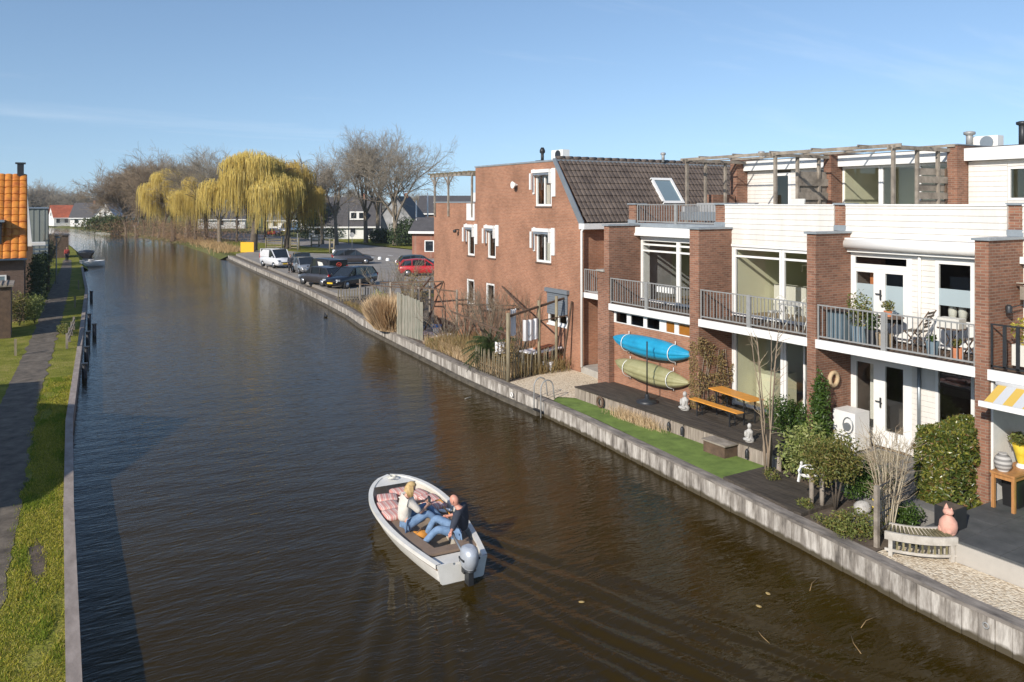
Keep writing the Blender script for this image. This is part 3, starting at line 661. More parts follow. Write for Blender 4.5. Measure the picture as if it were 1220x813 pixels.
# ---- pergola
PG=thing('pergola','long weathered grey timber pergola on the upper roof terrace','pergola',(20.6,17.2,F2))
for xx,yy in [(20.6,13.15),(21.75,13.15),(22.8,13.15),(20.6,17.25),(21.75,17.3),(22.85,17.3),(20.6,21.3),(21.55,21.3),(22.6,21.3)]:
    mb=MB();mb.box(xx-.045,xx+.045,yy-.045,yy+.045,F2,8.72);mb.build('post',M['wood_grey'],PG)
mb=MB();mb.box(20.56,20.61,12.9,21.6,8.74,8.84);mb.box(22.2,22.24,12.9,21.6,8.802,8.84);mb.box(23.25,23.3,12.9,21.6,8.84,8.92);mb.build('long_beam',M['wood_grey'],PG)
mb=MB()
for i in range(3): 
    y=(13.15,17.3,21.3)[i];mb.box(20.45,23.9,y-.09,y-.05,8.7,8.80);mb.box(20.45,23.9,y+.05,y+.09,8.7,8.80)
for i in range(5):
    y=14.2+i*1.6;mb.box(20.5,23.7,y-.02,y+.02,8.842,8.88)
mb.build('rafter',M['wood_grey'],PG)
for (yy,x0,x1,nm) in ((17.3,21.75,23.8,'dark weathered slatted screen under the middle of the pergola'),(13.15,21.75,23.25,'pale weathered slatted screen with climbing plant beside the tall brick fin')):
    t=thing('garden_screen',nm,'screen',((x0+x1)/2,yy,F2));mb=MB()
    for i in range(7): mb.box(x0,x1,yy+(-.03 if i%2 else .03)-.012,yy+(-.03 if i%2 else .03)+.012,F2+.12+i*.235,F2+.12+i*.235+(.25 if yy>15 else .2))
    mb.build('slats',M['wood_grey'],t)
    mb=MB();mb.box(x0,x0+.06,yy-.03,yy+.03,F2,8.2);mb.box(x1-.06,x1,yy-.03,yy+.03,F2,8.2);mb.build('uprights',M['wood_brown'],t)
t=thing('terrace_chair','pale chair back behind the white parapet under the pergola','chair',(19.6,15.7,F2))
mb=MB();mb.obox((19.6,15.6,7.05),(.05,.5,.5),ry=R(10));mb.build('backrest',M['curtain'],t);mb=MB();mb.box(19.6,20.1,15.35,15.85,6.88,6.93);mb.build('seat',M['curtain'],t)
for a in (19.65,20.05):
    for b in (15.4,15.8): mb=MB();mb.box(a-.02,a+.02,b-.02,b+.02,F2,6.88);mb.build('leg',M['wood_grey'],t)
# terrace A furniture
t=thing('lounge_sofa','grey lounge sofa behind the upper terrace railing','sofa',(20.3,19.5,F2))
mb=MB();mb.box(19.9,20.7,18.2,20.9,F2+.1,F2+.4);mb.build('seat',M['zinc'],t);mb=MB();mb.box(20.7,20.9,18.2,20.9,F2+.1,F2+.72);mb.box(19.95,20.7,20.75,20.9,F2+.4,F2+.6);mb.build('backrest',M['room_grey'],t)
mb=MB();mb.box(22,23.2,21.36,21.7,F2,7.5);mb.build('side_parapet',M['brick_row'],A)
mb=MB();mb.box(18.9,22.0,21.62,21.9,F2,7.1);mb.build('terrace_side_wall',M['brick_row'],A)
# ------------------------------------------------------------------ brick house with the tiled roof
BH=thing('brick_house','big orange brick house with white framed windows and dark tiled roof','house',(22,30,.5))
XB=18.2
def holewall(mb,x0,x1,Y0,Y1,Z0,Z1,holes):
    ys=sorted({Y0,Y1,*[h for q in holes for h in q[:2]]});zs=sorted({Z0,Z1,*[h for q in holes for h in q[2:]]})
    for a,b in zip(ys,ys[1:]):
        for c,d in zip(zs,zs[1:]):
            if any(h[0]<=(a+b)/2<=h[1] and h[2]<=(c+d)/2<=h[3] for h in holes):continue
            mb.box(x0,x1,a,b,c,d)
W={'top':(26.66,27.86,7.05,8.4),'mid':(26.7,27.82,4.69,5.95),'m2':(31.25,31.98,4.62,5.98),'m3':(33.28,33.98,4.62,5.98),'g1':(33.32,34.1,2.2,3.46),'g2':(31.37,32.16,2.14,3.42),'sh':(25.51,26.95,2.2,3.1)}
mb=MB()
holewall(mb,XB,XB+.3,26.35,33.2,.4,8.9,[W['top'],W['mid'],W['m2'],W['g2']][:2]+[(W['m2']),(W['g2']),(26.35,26.951,2.2,3.1)])
holewall(mb,XB,XB+.3,33.2,37.8,.4,7.2,[W['m3'],W['g1']])
holewall(mb,XB,XB+.3,24.65,26.35,.4,6.3,[(25.51,26.36,2.2,3.1)])
mb.prism([(24.65,6.3),(26.35,6.3),(26.35,8.9)],'X',XB,XB+.3)
mb.build('canal_side_wall',M['brick'],BH)
mb=MB();mb.box(XB+.3,29.3,24.65,24.95,.4,6.3);mb.box(XB+.3,29.3,33.0,33.2,7.2,8.9);mb.box(XB+.3,29,37.5,37.8,.4,7.2);mb.box(29,29.3,24.95,37.5,.4,7.0);mb.build('side_wall',M['brick'],BH)
mb=MB();mb.box(XB-.03,29.3,26.3,33.24,8.9,8.97);mb.box(XB-.03,29.3,33.243,37.84,7.2,7.26);mb.build('flat_roof',M['grey_trim'],BH)
mb=MB();mb.box(XB+.31,XB+.35,24.96,37.4,.4,.5);mb.box(XB+2.6,XB+2.7,24.96,37.4,.5,8.8 if 0 else 7.1);mb.box(XB+2.6,XB+2.7,26.6,33,7.1,8.85);mb.build('inner_wall',M['room_dark'],BH)
def bwin(key,mull,sill='brick_dark'):
    y0,y1,z0,z1=W[key];o=frame_win(BH,XB+.02,y0,y1,z0,z1,fr=.09,mull=mull,mw=.09,name='window',sill=sill);
    mb=MB();mb.box(XB+.5,XB+.52,y0+.1,y0+.35,z0,z1);mb.box(XB+.5,XB+.52,y1-.35,y1-.1,z0,z1);mb.build('curtain',M['curtain'],o);return o
for k in ('top','mid'):
    o=bwin(k,((W[k][0]+W[k][1])/2-.05,))
for k in ('m2','m3','g1','g2'):bwin(k,())
frame_win(BH,XB+.02,25.53,26.93,2.21,3.09,fr=.09,mull=(26.2,),name='window',sill='white')
# retracted sun awnings around the upper windows
def aw(y0,y1,z0,z1,ztop,drop):
    mb=MB();mb.box(XB-.2,XB-.003,y0-.06,y1+.06,ztop-.05,ztop+.09);mb.build('awning_box',M['white'],BH)
    mb=MB();mb.box(XB-.05,XB-.004,y0-.30,y0-.06,ztop-drop,ztop+.12);mb.box(XB-.2,XB-.05,y0-.1,y0-.06,ztop-.5,ztop-.06);mb.build('awning_side',M['white'],BH)
    mb=MB();mb.box(XB-.05,XB-.004,y1+.06,y1+.18,ztop-drop*.9,ztop+.12);mb.box(XB-.26,XB-.2,y1+.02,y1+.12,ztop-.75,ztop-.06);mb.build('awning_side',M['white'],BH)
    mb=MB();mb.obox((XB-.1,(y0+y1)/2,ztop-.12),(.16,y1-y0,.1),ry=R(20));mb.build('rolled_fabric',M['zinc'],BH)
aw(26.66,27.86,0,0,8.5,1.05);aw(26.7,27.82,0,0,6.03,1.0);aw(31.25,31.98,0,0,6.05,.85);aw(33.28,33.98,0,0,6.05,.85)
# grey roller shutter
M['shutter']=pm('grey_shutter',(.16,.18,.2),.5,.05,3)
mb=MB();mb.box(XB-.14,XB-.003,25.4,27.0,3.52,3.68)
for i in range(9):mb.box(XB-.05,XB-.01,25.5,26.93,2.62+i*.1,2.62+i*.1+.092)
mb.build('roller_shutter',M['shutter'],BH)
mb=MB();mb.box(XB-.04,XB-.003,33.25,34.05,6.34,7.16);mb.build('white_panel',M['white'],BH)
# verge board, eave, gutter
mb=MB();mb.add([(XB-.05,24.42,6.28),(XB-.05,24.42,6.45),(XB-.05,26.32,9.02),(XB-.05,26.52,9.02),(XB-.05,26.5,8.9),(XB-.05,24.65,6.28)]+[(XB-.004,24.42,6.28),(XB-.004,24.42,6.45),(XB-.004,26.32,9.02),(XB-.004,26.52,9.02),(XB-.004,26.5,8.9),(XB-.004,24.65,6.28)],[(0,1,2,3,4,5),(11,10,9,8,7,6)]+[(i,(i+1)%6,6+(i+1)%6,6+i) for i in range(6)])
mb.build('verge_board',M['zinc'],BH)
mb=MB();mb.box(XB-.1,21.5,24.28,24.64,6.16,6.38);mb.build('gutter',M['white'],BH)
mb=MB();mb.tube([(XB-.06,24.5,.8),(XB-.06,24.5,6.1),(XB-.0,24.4,6.2)],.05,8);mb.build('downpipe',M['white'],BH)
# pantiles
def pantiles(mb,x0,x1,ya,za,yb,zb,col=.215,rows=9,amp=.035,step=.03,per=6):
    "roof plane from eave (ya,za) to ridge (yb,zb); tile columns run up the slope, x across"
    L_=hypot(yb-ya,zb-za);uy,uz=(yb-ya)/L_,(zb-za)/L_;ny,nz=-uz,uy
    if nz<0: ny,nz=-ny,-nz
    nc=int(round((x1-x0)/col));cols=[x0+(x1-x0)*i/(nc*per) for i in range(nc*per+1)]
    for r in range(rows):
        a=L_*r/rows;b=L_*(r+1)/rows+.02;vs=[]
        for t,h in ((a,step),(b,0),):
            for i,x in enumerate(cols):
                ph=(i%per)/per;w_=amp*(abs(sin(pi*ph))**.7 if ph<1 else 0)
                hh=h+w_;vs.append((x,ya+uy*t+ny*hh,za+uz*t+nz*hh))
        for i,x in enumerate(cols):
            ph=(i%per)/per;w_=amp*(abs(sin(pi*ph))**.7);vs.append((x,ya+uy*a+ny*(w_-.012),za+uz*a+nz*(w_-.012)))
        n=len(cols)
        mb.add(vs,[(i,i+1,n+i+1,n+i) for i in range(n-1)]+[(2*n+i,2*n+i+1,i+1,i) for i in range(n-1)])
mb=MB();pantiles(mb,XB+.12,29.3,24.42,6.42,26.42,9.02,rows=10)
RF=mb.build('tiled_roof',M['tile_dark'],BH)
mb=MB();mb.box(XB+.32,29.2,24.97,26.3,6.22,6.29);mb.build('attic_floor',M['slate'],BH)
mb=MB()
x=XB+.1
while x<29.2:
    mb.tube([(x,26.46,9.03),(x+.4,26.46,9.05)],.09,7);x+=.41
mb.build('ridge_tiles',M['tile_dark'],BH)
# roof window
sk=MB();k=(9.02-6.42)/2.0;nx_=Matrix.Rotation(0,3,'X')
def rp(x,z,h=.0):
    y=24.42+(z-6.42)/k;ln=hypot(1,k);return (x,y-h*k/ln,z+h/ln)
for a,b,c,d in ((22.72,22.84,7.14,8.16),(23.80,23.92,7.14,8.16)):
    sk.add([rp(a,c,.0),rp(b,c,.0),rp(b,d,.0),rp(a,d,.0),rp(a,c,.14),rp(b,c,.14),rp(b,d,.14),rp(a,d,.14)],[(0,3,2,1),(4,5,6,7),(0,1,5,4),(1,2,6,5),(2,3,7,6),(3,0,4,7)])
for c,d in ((7.1,7.2),(8.1,8.2)):
    a,b=22.72,23.92
    sk.add([rp(a,c,.0),rp(b,c,.0),rp(b,d,.0),rp(a,d,.0),rp(a,c,.135),rp(b,c,.135),rp(b,d,.135),rp(a,d,.135)],[(0,3,2,1),(4,5,6,7),(0,1,5,4),(1,2,6,5),(2,3,7,6),(3,0,4,7)])
o=sk.build('roof_window',M['white'],RF)
sk=MB();sk.add([rp(22.84,7.2,.1),rp(23.8,7.2,.1),rp(23.8,8.1,.1),rp(22.84,8.1,.1)],[(0,1,2,3)])
M['skyglass']=pm('reflecting_glass',(.25,.33,.36),.12,.03,1,metal=.3);sk.build('roof_window_pane',M['skyglass'],RF)
# passage wall and small balcony
mb=MB();mb.box(19.5,19.8,21.96,24.64,.45,6.15);mb.build('passage_wall',M['brick_row'],BH)
mb=MB();mb.box(18.24,19.49,21.96,24.6,3.5,3.70);mb.build('passage_balcony',M['white'],BH)
railing(BH,18.28,21.98,24.5,F1,4.62)
# flat roof things
x,y=19.6,28.2
t=thing('air_conditioner','white air conditioner on the brick house roof by the tiles','air conditioner',(19.2,27.0,8.97))
mb=MB();mb.box(19.0,19.35,27.0,27.85,9.02,9.45);mb.build('casing',M['white'],t);mb=MB();mb.lathe([(.19,18.97),(.19,19.0)],(0,27.35,9.24),16,axis='X');mb.build('fan_grille',M['dark_metal'],t)
mb=MB();mb.box(19.05,19.1,27.1,27.15,8.97,9.02);mb.box(19.05,19.1,27.7,27.75,8.97,9.02);mb.build('foot',M['dark_metal'],t)
t=thing('flue_pipe','black flue pipe standing on the brick house roof','flue pipe',(19,28.6,8.97))
mb=MB();mb.tube([(19,28.55,8.97),(19,28.55,9.4)],.07,10);mb.lathe([(.07,9.35),(.12,9.4),(.12,9.5),(.06,9.62)],(19,28.55,0),12);mb.build('pipe',M['black'],t);mb=MB();mb.box(18.85,19.15,28.5,28.9,8.97,9.06);mb.build('base',M['black'],t)
flue(790,24.0,9.0,9.45,.07,'galv','small steel flue pipe peeping over the dark tiled ridge')
t=thing('horn_speaker','small white horn fixed high on the orange brick wall','wall horn',(XB,29.3,8.0))
mb=MB();mb.lathe([(.04,-.02),(.07,-.1),(.16,-.26)],(XB,29.35,7.98),12,axis='X');mb.build('horn',M['white'],t)
t=thing('wall_lamp','small dark lamp on the brick wall left of the windows','wall lamp',(XB,34.9,5.8))
mb=MB();mb.bar((XB,34.9,5.85),(XB-.25,34.9,5.85),.05);mb.lathe([(.05,5.7),(.09,5.72),(.09,5.84)],(XB-.25,34.9,0),10);mb.build('lamp',M['dark_metal'],t)
# north roof terrace pergola and plants
PG2=thing('pergola','small dark timber pergola with arched braces on the brick house terrace','pergola',(20,35.5,7.26))
for xx in (18.45,21.0):
    for yy in (33.45,36.0,37.6):
        mb=MB();mb.box(xx-.05,xx+.05,yy-.05,yy+.05,7.26 if xx>19 else 6.3,8.55);
        if xx<19: mb=MB();mb.box(XB-.09,XB-.01,yy-.05,yy+.05,6.5,8.55)
        mb.build('post',M['wood_grey'],PG2)
mb=MB();mb.box(XB-.1,XB-.03,33.3,38.1,8.55,8.68);mb.box(20.96,21.04,33.3,38.1,8.55,8.68)
for yy in (36.0,37.6):
    for s in (-1,1):
        mb.tube([(XB-.05,yy,8.0),(XB-.05,yy+s*.18,8.3),(XB-.05,yy+s*.5,8.55)],.035,5);mb.tube([(21,yy,8.0),(21,yy+s*.18,8.3),(21,yy+s*.5,8.55)],.035,5)
mb.build('beam',M['wood_grey'],PG2)
mb=MB()
for i in range(10):mb.box(17.9,21.4,33.4+i*.5,33.45+i*.5,8.68,8.76)
mb.build('rafter',M['wood_post'],PG2)
mb=MB();mb.box(18.6,19.2,33.5,34.3,7.26,7.7)
tag(mb.build('white_planter',M['white']),'white planter box at the corner of the brick house roof terrace','planter')
# ------------------------------------------------------------------ trees
M['bark']=pm('bark',(.17,.135,.1),.95,.3,2,c2=(.27,.225,.165))
M['bark_dark']=pm('dark_bark',(.085,.068,.052),.95,.3,2,c2=(.15,.12,.09))
M['twig']=leafmat('twigs',[(.22,.16,.11),(.32,.25,.17),(.27,.21,.15)],.95,0,.1)
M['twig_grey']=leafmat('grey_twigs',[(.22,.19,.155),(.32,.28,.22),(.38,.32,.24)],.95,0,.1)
M['willow']=leafmat('willow_strands',[(.72,.55,.13),(.86,.68,.2),(.6,.45,.11),(.88,.74,.3)],.8,.3,.2)
M['willow_o']=leafmat('willow_strands_deep',[(.66,.47,.12),(.8,.6,.18),(.58,.42,.12)],.8,.3,.2)
M['evergreen']=leafmat('evergreen_leaves',[(.025,.045,.015),(.045,.07,.02),(.06,.085,.03)],.6,.15)
M['hedge']=leafmat('hedge_leaves',[(.035,.06,.015),(.07,.1,.02),(.10,.12,.03)],.5,.2)
def rv(rg,s=1):return V((rg.gauss(0,1),rg.gauss(0,1),rg.gauss(0,1)))*s
def limb(mb,mt,p,d,ln,r,lv,rg,kids,up,spread,nseg=3,rmin=.012,ratio=.66,start=.3,keep=None):
    pts=[p.copy()];rad=[r];q=p.copy();dd=d.copy()
    for i in range(nseg):
        dd=(dd+rv(rg,.13 if lv>1 else .2)+V((0,0,up))).normalized();q=q+dd*(ln/nseg);pts.append(q.copy());rad.append(max(rmin,r*(1-.62*(i+1)/nseg)))
    (mb if lv>=2 else mt).tube(pts,rad,6 if lv>=4 else (4 if lv>=2 else 3),cap=False)
    if keep is not None and lv==2:keep.append((pts,dd))
    if lv<=0:return
    n=kids[lv] if lv<len(kids) else kids[-1]
    for k in range(n):
        t=start+(1-start)*(k+rg.random())/n;f=t*nseg;i=min(int(f),nseg-1);b=pts[i].lerp(pts[i+1],f-i)
        ax=dd.orthogonal().normalized();ax.rotate(Matrix.Rotation(rg.uniform(0,2*pi),3,dd));
        nd=(dd*cos(spread)+ax*sin(spread)*rg.uniform(.7,1.25)).normalized()
        limb(mb,mt,b,nd,ln*ratio*rg.uniform(.75,1.15),max(rmin,rad[i]*.62),lv-1,rg,kids,up*.8,spread,nseg,rmin,ratio,start,keep)
    
def bare_tree(name,label,h=20,seed=1,trunkf=.28,r=.45,kids=(0,5,5,5,4,5),levels=5,spread=.6,up=.06,ratio=.66,bark='bark',twig='twig_grey',rmin=.014,cat='tree',group=None,fork=5):
    rg=random.Random(seed);t=thing(name,label,cat,(0,0,0),group)
    mb=MB();mt=MB();th_=h*trunkf;top=V((rg.uniform(-.3,.3),rg.uniform(-.3,.3),th_))
    mb.tube([(0,0,-.3),(0,0,.3),V((0,0,0)).lerp(top,.5),top],[r*1.35,r*1.05,r*.85,r*.72],9)
    for k in range(fork):
        a=2*pi*k/fork+rg.uniform(-.4,.4);s=spread*rg.uniform(.35,1.0)
        if k==0:s=.08
        d=V((sin(s)*cos(a),sin(s)*sin(a),cos(s)))
        limb(mb,mt,top-V((0,0,th_*rg.uniform(0,.25))),d,(h-th_)*rg.uniform(.42,.52),r*.5,levels-1,rg,kids,up,spread,3,rmin,ratio,.3)
    mb.build('trunk',M[bark],t);mt.build('crown',M[twig],t);return t
def willow(name,label,h=14.5,seed=1,wr=5.9,mat='willow',n=900,group=None,w_=.02):
    rg=random.Random(seed);t=thing(name,label,'tree',(0,0,0),group);mb=MB();mt=MB();st=MB()
    top=V((.3,0,h*.3));mb.tube([(0,0,-.3),(0,0,.4),(.1,0,h*.16),top],[.62,.5,.42,.38],9);ends=[]
    for k in range(8):
        a=2*pi*k/8+rg.uniform(-.3,.3);s=rg.uniform(.15,.75) if k else .05
        d=V((sin(s)*cos(a),sin(s)*sin(a),cos(s)));p=top-V((0,0,rg.uniform(0,h*.08)));pts=[p];q=p;L0=h*rg.uniform(.5,.66)*(1-.15*s)
        for i in range(4):
            d=(d+rv(rg,.12)+V((cos(a)*.05,sin(a)*.05,.1-.06*i))).normalized();q=q+d*L0/4;pts.append(q)
        mb.tube(pts,[.22,.17,.12,.08,.045],5,cap=False)
        for i in range(1,5):
            for j in range(6):
                a2=rg.uniform(0,2*pi);s2=rg.uniform(.4,1.2);d2=V((sin(s2)*cos(a2),sin(s2)*sin(a2),cos(s2)));q2=pts[i].copy();pp=[q2.copy()]
                for m in range(3):
                    d2=(d2+V((0,0,.02-.14*m))+rv(rg,.12)).normalized();q2=q2+d2*rg.uniform(.5,1.0)*h/14.5;pp.append(q2.copy())
                mt.tube(pp,[.05,.035,.028,.02],3,cap=False);ends+=pp[1:]
    lobes=[]
    for k in range(19):
        a=2*pi*k/19*2.4+rg.uniform(-.4,.4);fr_=rg.uniform(.25,.85);zz=h*(.42+.45*(1-fr_**2)*rg.uniform(.7,1.05));lobes.append((V((cos(a)*wr*fr_,sin(a)*wr*fr_,zz)),rg.uniform(1.5,2.5)*h/14.5,rg.random()))
    lobes.append((V((0,0,h*.86)),2.0*h/14.5,.5))
    for k in range(n):
        c,r_,cf=lobes[rg.randrange(len(lobes))];d=rv(rg).normalized();d.z=abs(d.z)*.9-.1;q=rg.random()**.4
        e=c+V((d.x,d.y,d.z*.75))*r_*q;a=atan2(e.y,e.x)+rg.gauss(0,.5);ln=rg.uniform(.5,1.6)+rg.random()**1.5*(2.4+4.2*cf)*(1-.4*max(0,d.z));ln=min(ln*h/14.5,e.z-1.3-2.0*rg.random())
        if ln<.3:continue
        o_=rg.uniform(.1,.5);pts=[];m=5;sx,sy=rg.gauss(0,.12),rg.gauss(0,.12);lift=rg.uniform(.1,.55)
        for i in range(m+1):
            f=i/m;pts.append(e+V((cos(a)*o_*(f**.6)+sx*f,sin(a)*o_*(f**.6)+sy*f,lift*sin(min(1,f*2)*pi)*.6-ln*f**1.35)))
        st.tube(pts,[w_*1.1]*2+[w_]*2+[w_*.7]*2,3,cap=False)
    mb.build('trunk',M['bark_dark'],t);mt.build('branches',M['bark'],t);st.build('crown',M[mat],t);return t
def leafcloud(mb,c,r,n,size,rg,shell=.55,squash=1,m=0):
    for k in range(n):
        d=rv(rg).normalized();f=(shell+(1-shell)*rg.random()**.6);p=V((c[0]+d.x*r[0]*f,c[1]+d.y*r[1]*f,c[2]+d.z*r[2]*f))
        leaf(mb,p,size*rg.uniform(.6,1.3),rg,m)
def leaf(mb,p,s,rg,m=0,asp=.6):
    a=rv(rg).normalized();b=a.orthogonal().normalized();b.rotate(Matrix.Rotation(rg.uniform(0,6.28),3,a));c_=a.cross(b)*asp
    mb.add([p-b*s*.5,p+c_*s*.35,p+b*s*.5+a*s*.1,p-c_*s*.35],[(0,1,2,3)],m)
def bush(name,label,loc,r,n=1500,size=.12,mat='hedge',seed=1,cat='bush',group=None,lumps=7,base=0,stem=None):
    rg=random.Random(seed);t=thing(name,label,cat,loc,group);mb=MB()
    for k in range(lumps):
        a=2*pi*k/lumps+rg.uniform(-.5,.5);q=rg.uniform(.25,.6) if k else 0
        c=(loc[0]+cos(a)*r[0]*q,loc[1]+sin(a)*r[1]*q,loc[2]+base+r[2]*rg.uniform(.35,.62));rr=[v*rg.uniform(.4,.6) for v in r];rr[2]=r[2]*rg.uniform(.35,.5)
        leafcloud(mb,c,rr,n//lumps,size,rg,.35)
    mb.build('foliage',M[mat],t)
    mb=MB()
    for k in range(stem or 4):
        a=rg.uniform(0,6.28);mb.tube([(loc[0],loc[1],loc[2]-.05),(loc[0]+cos(a)*r[0]*.3,loc[1]+sin(a)*r[1]*.3,loc[2]+base+r[2]*.6)],[.03,.012],4)
    mb.build('stems',M['bark_dark'],t);return t
def at(root,px,py,z=.6,rz=0,s=1):
    x,y=G(px,py,z);return place(root,(x,y,z-.15),rz,s)

# background trees, one prototype each, then copies
oak=bare_tree('bare_tree','tallest bare tree, rightmost of the big trees by the road',20,11,.22,.5,kids=(0,6,5,5,5,5),levels=5,spread=.72,up=.03,ratio=.66)
x,y=G(471,291,.8);place(oak,(x,y,.5),0,(.93,.93,1))
o2=bare_tree('bare_tree','tall slender bare tree, middle of the three big trees by the road',20,5,.3,.4,kids=(0,5,6,5,4,5),levels=5,spread=.5,up=.09,ratio=.66)
x,y=G(450,288,.8);place(o2,(x,y,.5),0,1)
dup(o2,(*G(436,288,.8),.5),2.2,'tall bare tree, left one of the three big trees by the road',1.0)
o3=bare_tree('bare_tree','greyish bare tree leaning beside the yellow willow',16,21,.3,.36,kids=(0,5,6,5,4,5),levels=5,spread=.55,up=.05)
x,y=G(401,290,.8);place(o3,(x,y,.5),0,(.95,.95,1))
dup(o3,(*G(384,289,.8),.5),1.4,'bare tree with dark trunk just right of the second willow',(.85,.85,.95))
w1=willow('willow_tree','large yellow weeping willow behind the yellow sign',14.4,4,mat='willow',n=6500)
x,y=G(302,297,.8);place(w1,(x,y,.5),0,(1.14,1.14,1.06))
w2=willow('willow_tree','orange tinged weeping willow with thick dark trunk by the wooden gates',14.2,9,mat='willow_o',n=5000)
x,y=G(342,294,.8);place(w2,(x,y,.5),0,(.95,.95,1))
w3=dup(w1,(*G(207,285,.6),.4),2,'yellow weeping willow farthest away along the water',(1.05,1.05,1.0))
w3=dup(w1,(*G(233,288,.6),.4),4,'yellow weeping willow between the brown bankside trees',(.62,.62,.9))
b1=bare_tree('bare_tree','broad bushy brown bare tree at the left end of the tree row',18,31,.12,.3,kids=(0,6,6,6,5,5),levels=5,spread=.68,up=.07,twig='twig',rmin=.018,fork=7)
x,y=G(163,280,.5);place(b1,(x,y,.3),0,(1.25,1.25,1.05))
names=[(150,279.5,.95,'brown bushy bare tree beside the leftmost bushy one'),(189,282.5,1.0,'bushy brown bare tree between the first row trees and the far willow'),(182,281.5,1.05,'bushy bare tree, second in the far tree row'),(196,283,1.1,'brown bare tree just left of the far willow'),(222,286,1.12,'brown bare tree in the row right of the far willow'),(246,288,1.2,'tall brown bare tree left of the large yellow willow'),(262,291,1.08,'brown bare tree close behind the large yellow willow'),(171,279,.85,'pale thin bare tree leaning over the far water')]
for i,(px,py,s,lb) in enumerate(names):
    dup(o2 if px in(222,246,262) else b1,(*G(px,py,.5),.3),i*1.3+.5,lb,(s*.85,s*.85,s*(.74 if px in(222,246,262) else .93)))
# slim trunks along the near bank
pop=bare_tree('bare_tree','slim dark trunked bare tree on the grassy bank by the reeds',13,44,.4,.22,kids=(0,5,5,5,4),levels=4,spread=.4,up=.12,bark='bark_dark',twig='twig',rmin=.018,fork=6)
place(pop,(*G(244,288,.6),.5))
for i,(px,py,lb) in enumerate([(260,290,'slim bare tree behind the reeds, nearest the large willow'),(316,284,'slim bare tree standing by the far road under the willow'),(282,288,'slim bare tree between the large willow and the road'),(226,285,'slim bare tree at the left end of the grassy bank')]):
    dup(pop,(*G(px,py,.6),.5),i+1,lb,(1,1,.95))
# far misty tree line
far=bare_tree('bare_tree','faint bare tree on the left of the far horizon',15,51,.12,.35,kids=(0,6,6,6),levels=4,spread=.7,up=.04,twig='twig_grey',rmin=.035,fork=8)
place(far,(*G(38,262,.4),.3),0,1.15)
pos=[]
rg=random.Random(8)
words=['first','second','third','fourth','fifth','sixth','seventh','eighth','ninth','tenth','eleventh','twelfth','thirteenth','fourteenth','fifteenth','sixteenth','seventeenth','eighteenth']
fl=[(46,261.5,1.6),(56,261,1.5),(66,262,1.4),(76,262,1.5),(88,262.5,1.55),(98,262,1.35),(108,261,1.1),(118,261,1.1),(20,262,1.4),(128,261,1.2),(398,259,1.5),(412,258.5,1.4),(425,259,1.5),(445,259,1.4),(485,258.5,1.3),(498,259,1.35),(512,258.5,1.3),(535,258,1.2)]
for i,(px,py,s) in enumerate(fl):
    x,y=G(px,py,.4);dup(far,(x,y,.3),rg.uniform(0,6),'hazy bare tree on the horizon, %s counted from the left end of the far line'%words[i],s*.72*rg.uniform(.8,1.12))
M['scrub']=leafmat('scrub_twigs',[(.26,.16,.10),(.34,.22,.13),(.2,.13,.08)],.95,0,.1)
# far wood mass
def wood(name,x0,y0,x1,y1,n,h,label,mat='twig_grey',sz=1.6,seed=3):
    rg=random.Random(seed);mb=MB()
    for k in range(n):
        t=rg.random();x=x0+(x1-x0)*t+rg.gauss(0,6);y=y0+(y1-y0)*t+rg.gauss(0,6);hh=h*(.65+.5*mnoise.noise((t*22,1,0))+.15*rg.random())
        z=rg.random()**.8*hh;leaf(mb,V((x,y,.4+z)),sz*rg.uniform(.5,1.4),rg,0,.35)
    o=mb.build(name,M[mat]);tag(o,label,'woodland',None,'stuff')
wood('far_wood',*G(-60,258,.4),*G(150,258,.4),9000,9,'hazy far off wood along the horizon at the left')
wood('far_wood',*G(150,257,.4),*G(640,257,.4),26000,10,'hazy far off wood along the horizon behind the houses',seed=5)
wood('scrub',*G(178,284,.5),*G(262,291,.5),30000,5.0,'reddish brown scrub along the bank under the bare trees','scrub',.22,7)
# reeds on the far shore
M['reed']=leafmat('dry_reed',[(.42,.28,.13),(.55,.38,.19),(.34,.22,.10),(.6,.44,.24)],.9,.2,.1)
M['reed_pale']=leafmat('pale_dry_grass',[(.55,.40,.23),(.72,.55,.35),(.42,.3,.17)],.9,.25,.1)
def blades(mb,n,fx,h,w,rg,lean=.25,m=0):
    for k in range(n):
        x,y,z=fx(rg);hh=h*rg.uniform(.5,1.15);a=rg.uniform(0,6.28);l=rg.gauss(0,lean)*hh;b=rg.uniform(0,6.28);dx,dy=cos(a)*w/2,sin(a)*w/2
        ex,ey=cos(b)*l,sin(b)*l
        mb.add([(x-dx,y-dy,z),(x+dx,y+dy,z),(x+ex*.45+dx*.7,y+ey*.45+dy*.7,z+hh*.6),(x+ex,y+ey,z+hh*.98),(x+ex*.45-dx*.7,y+ey*.45-dy*.7,z+hh*.6)],[(0,1,2,4),(4,2,3)],m)
mb=MB();sh=[G(px,py,.2) for px,py in ((272,303.5),(255,297.5),(240,293),(224,288.5),(205,285),(185,282))]
def fr(rg):
    t=rg.random()*(len(sh)-1);i=int(t);f=t-i;x=sh[i][0]*(1-f)+sh[i+1][0]*f;y=sh[i][1]*(1-f)+sh[i+1][1]*f
    return x+rg.gauss(.9,.9),y+rg.gauss(0,.5),.15
blades(mb,9000,fr,1.0,.07,random.Random(2),.35);tag(mb.build('reeds',M['reed']),'dry tan reeds along the far right shore','reeds',None,'stuff')
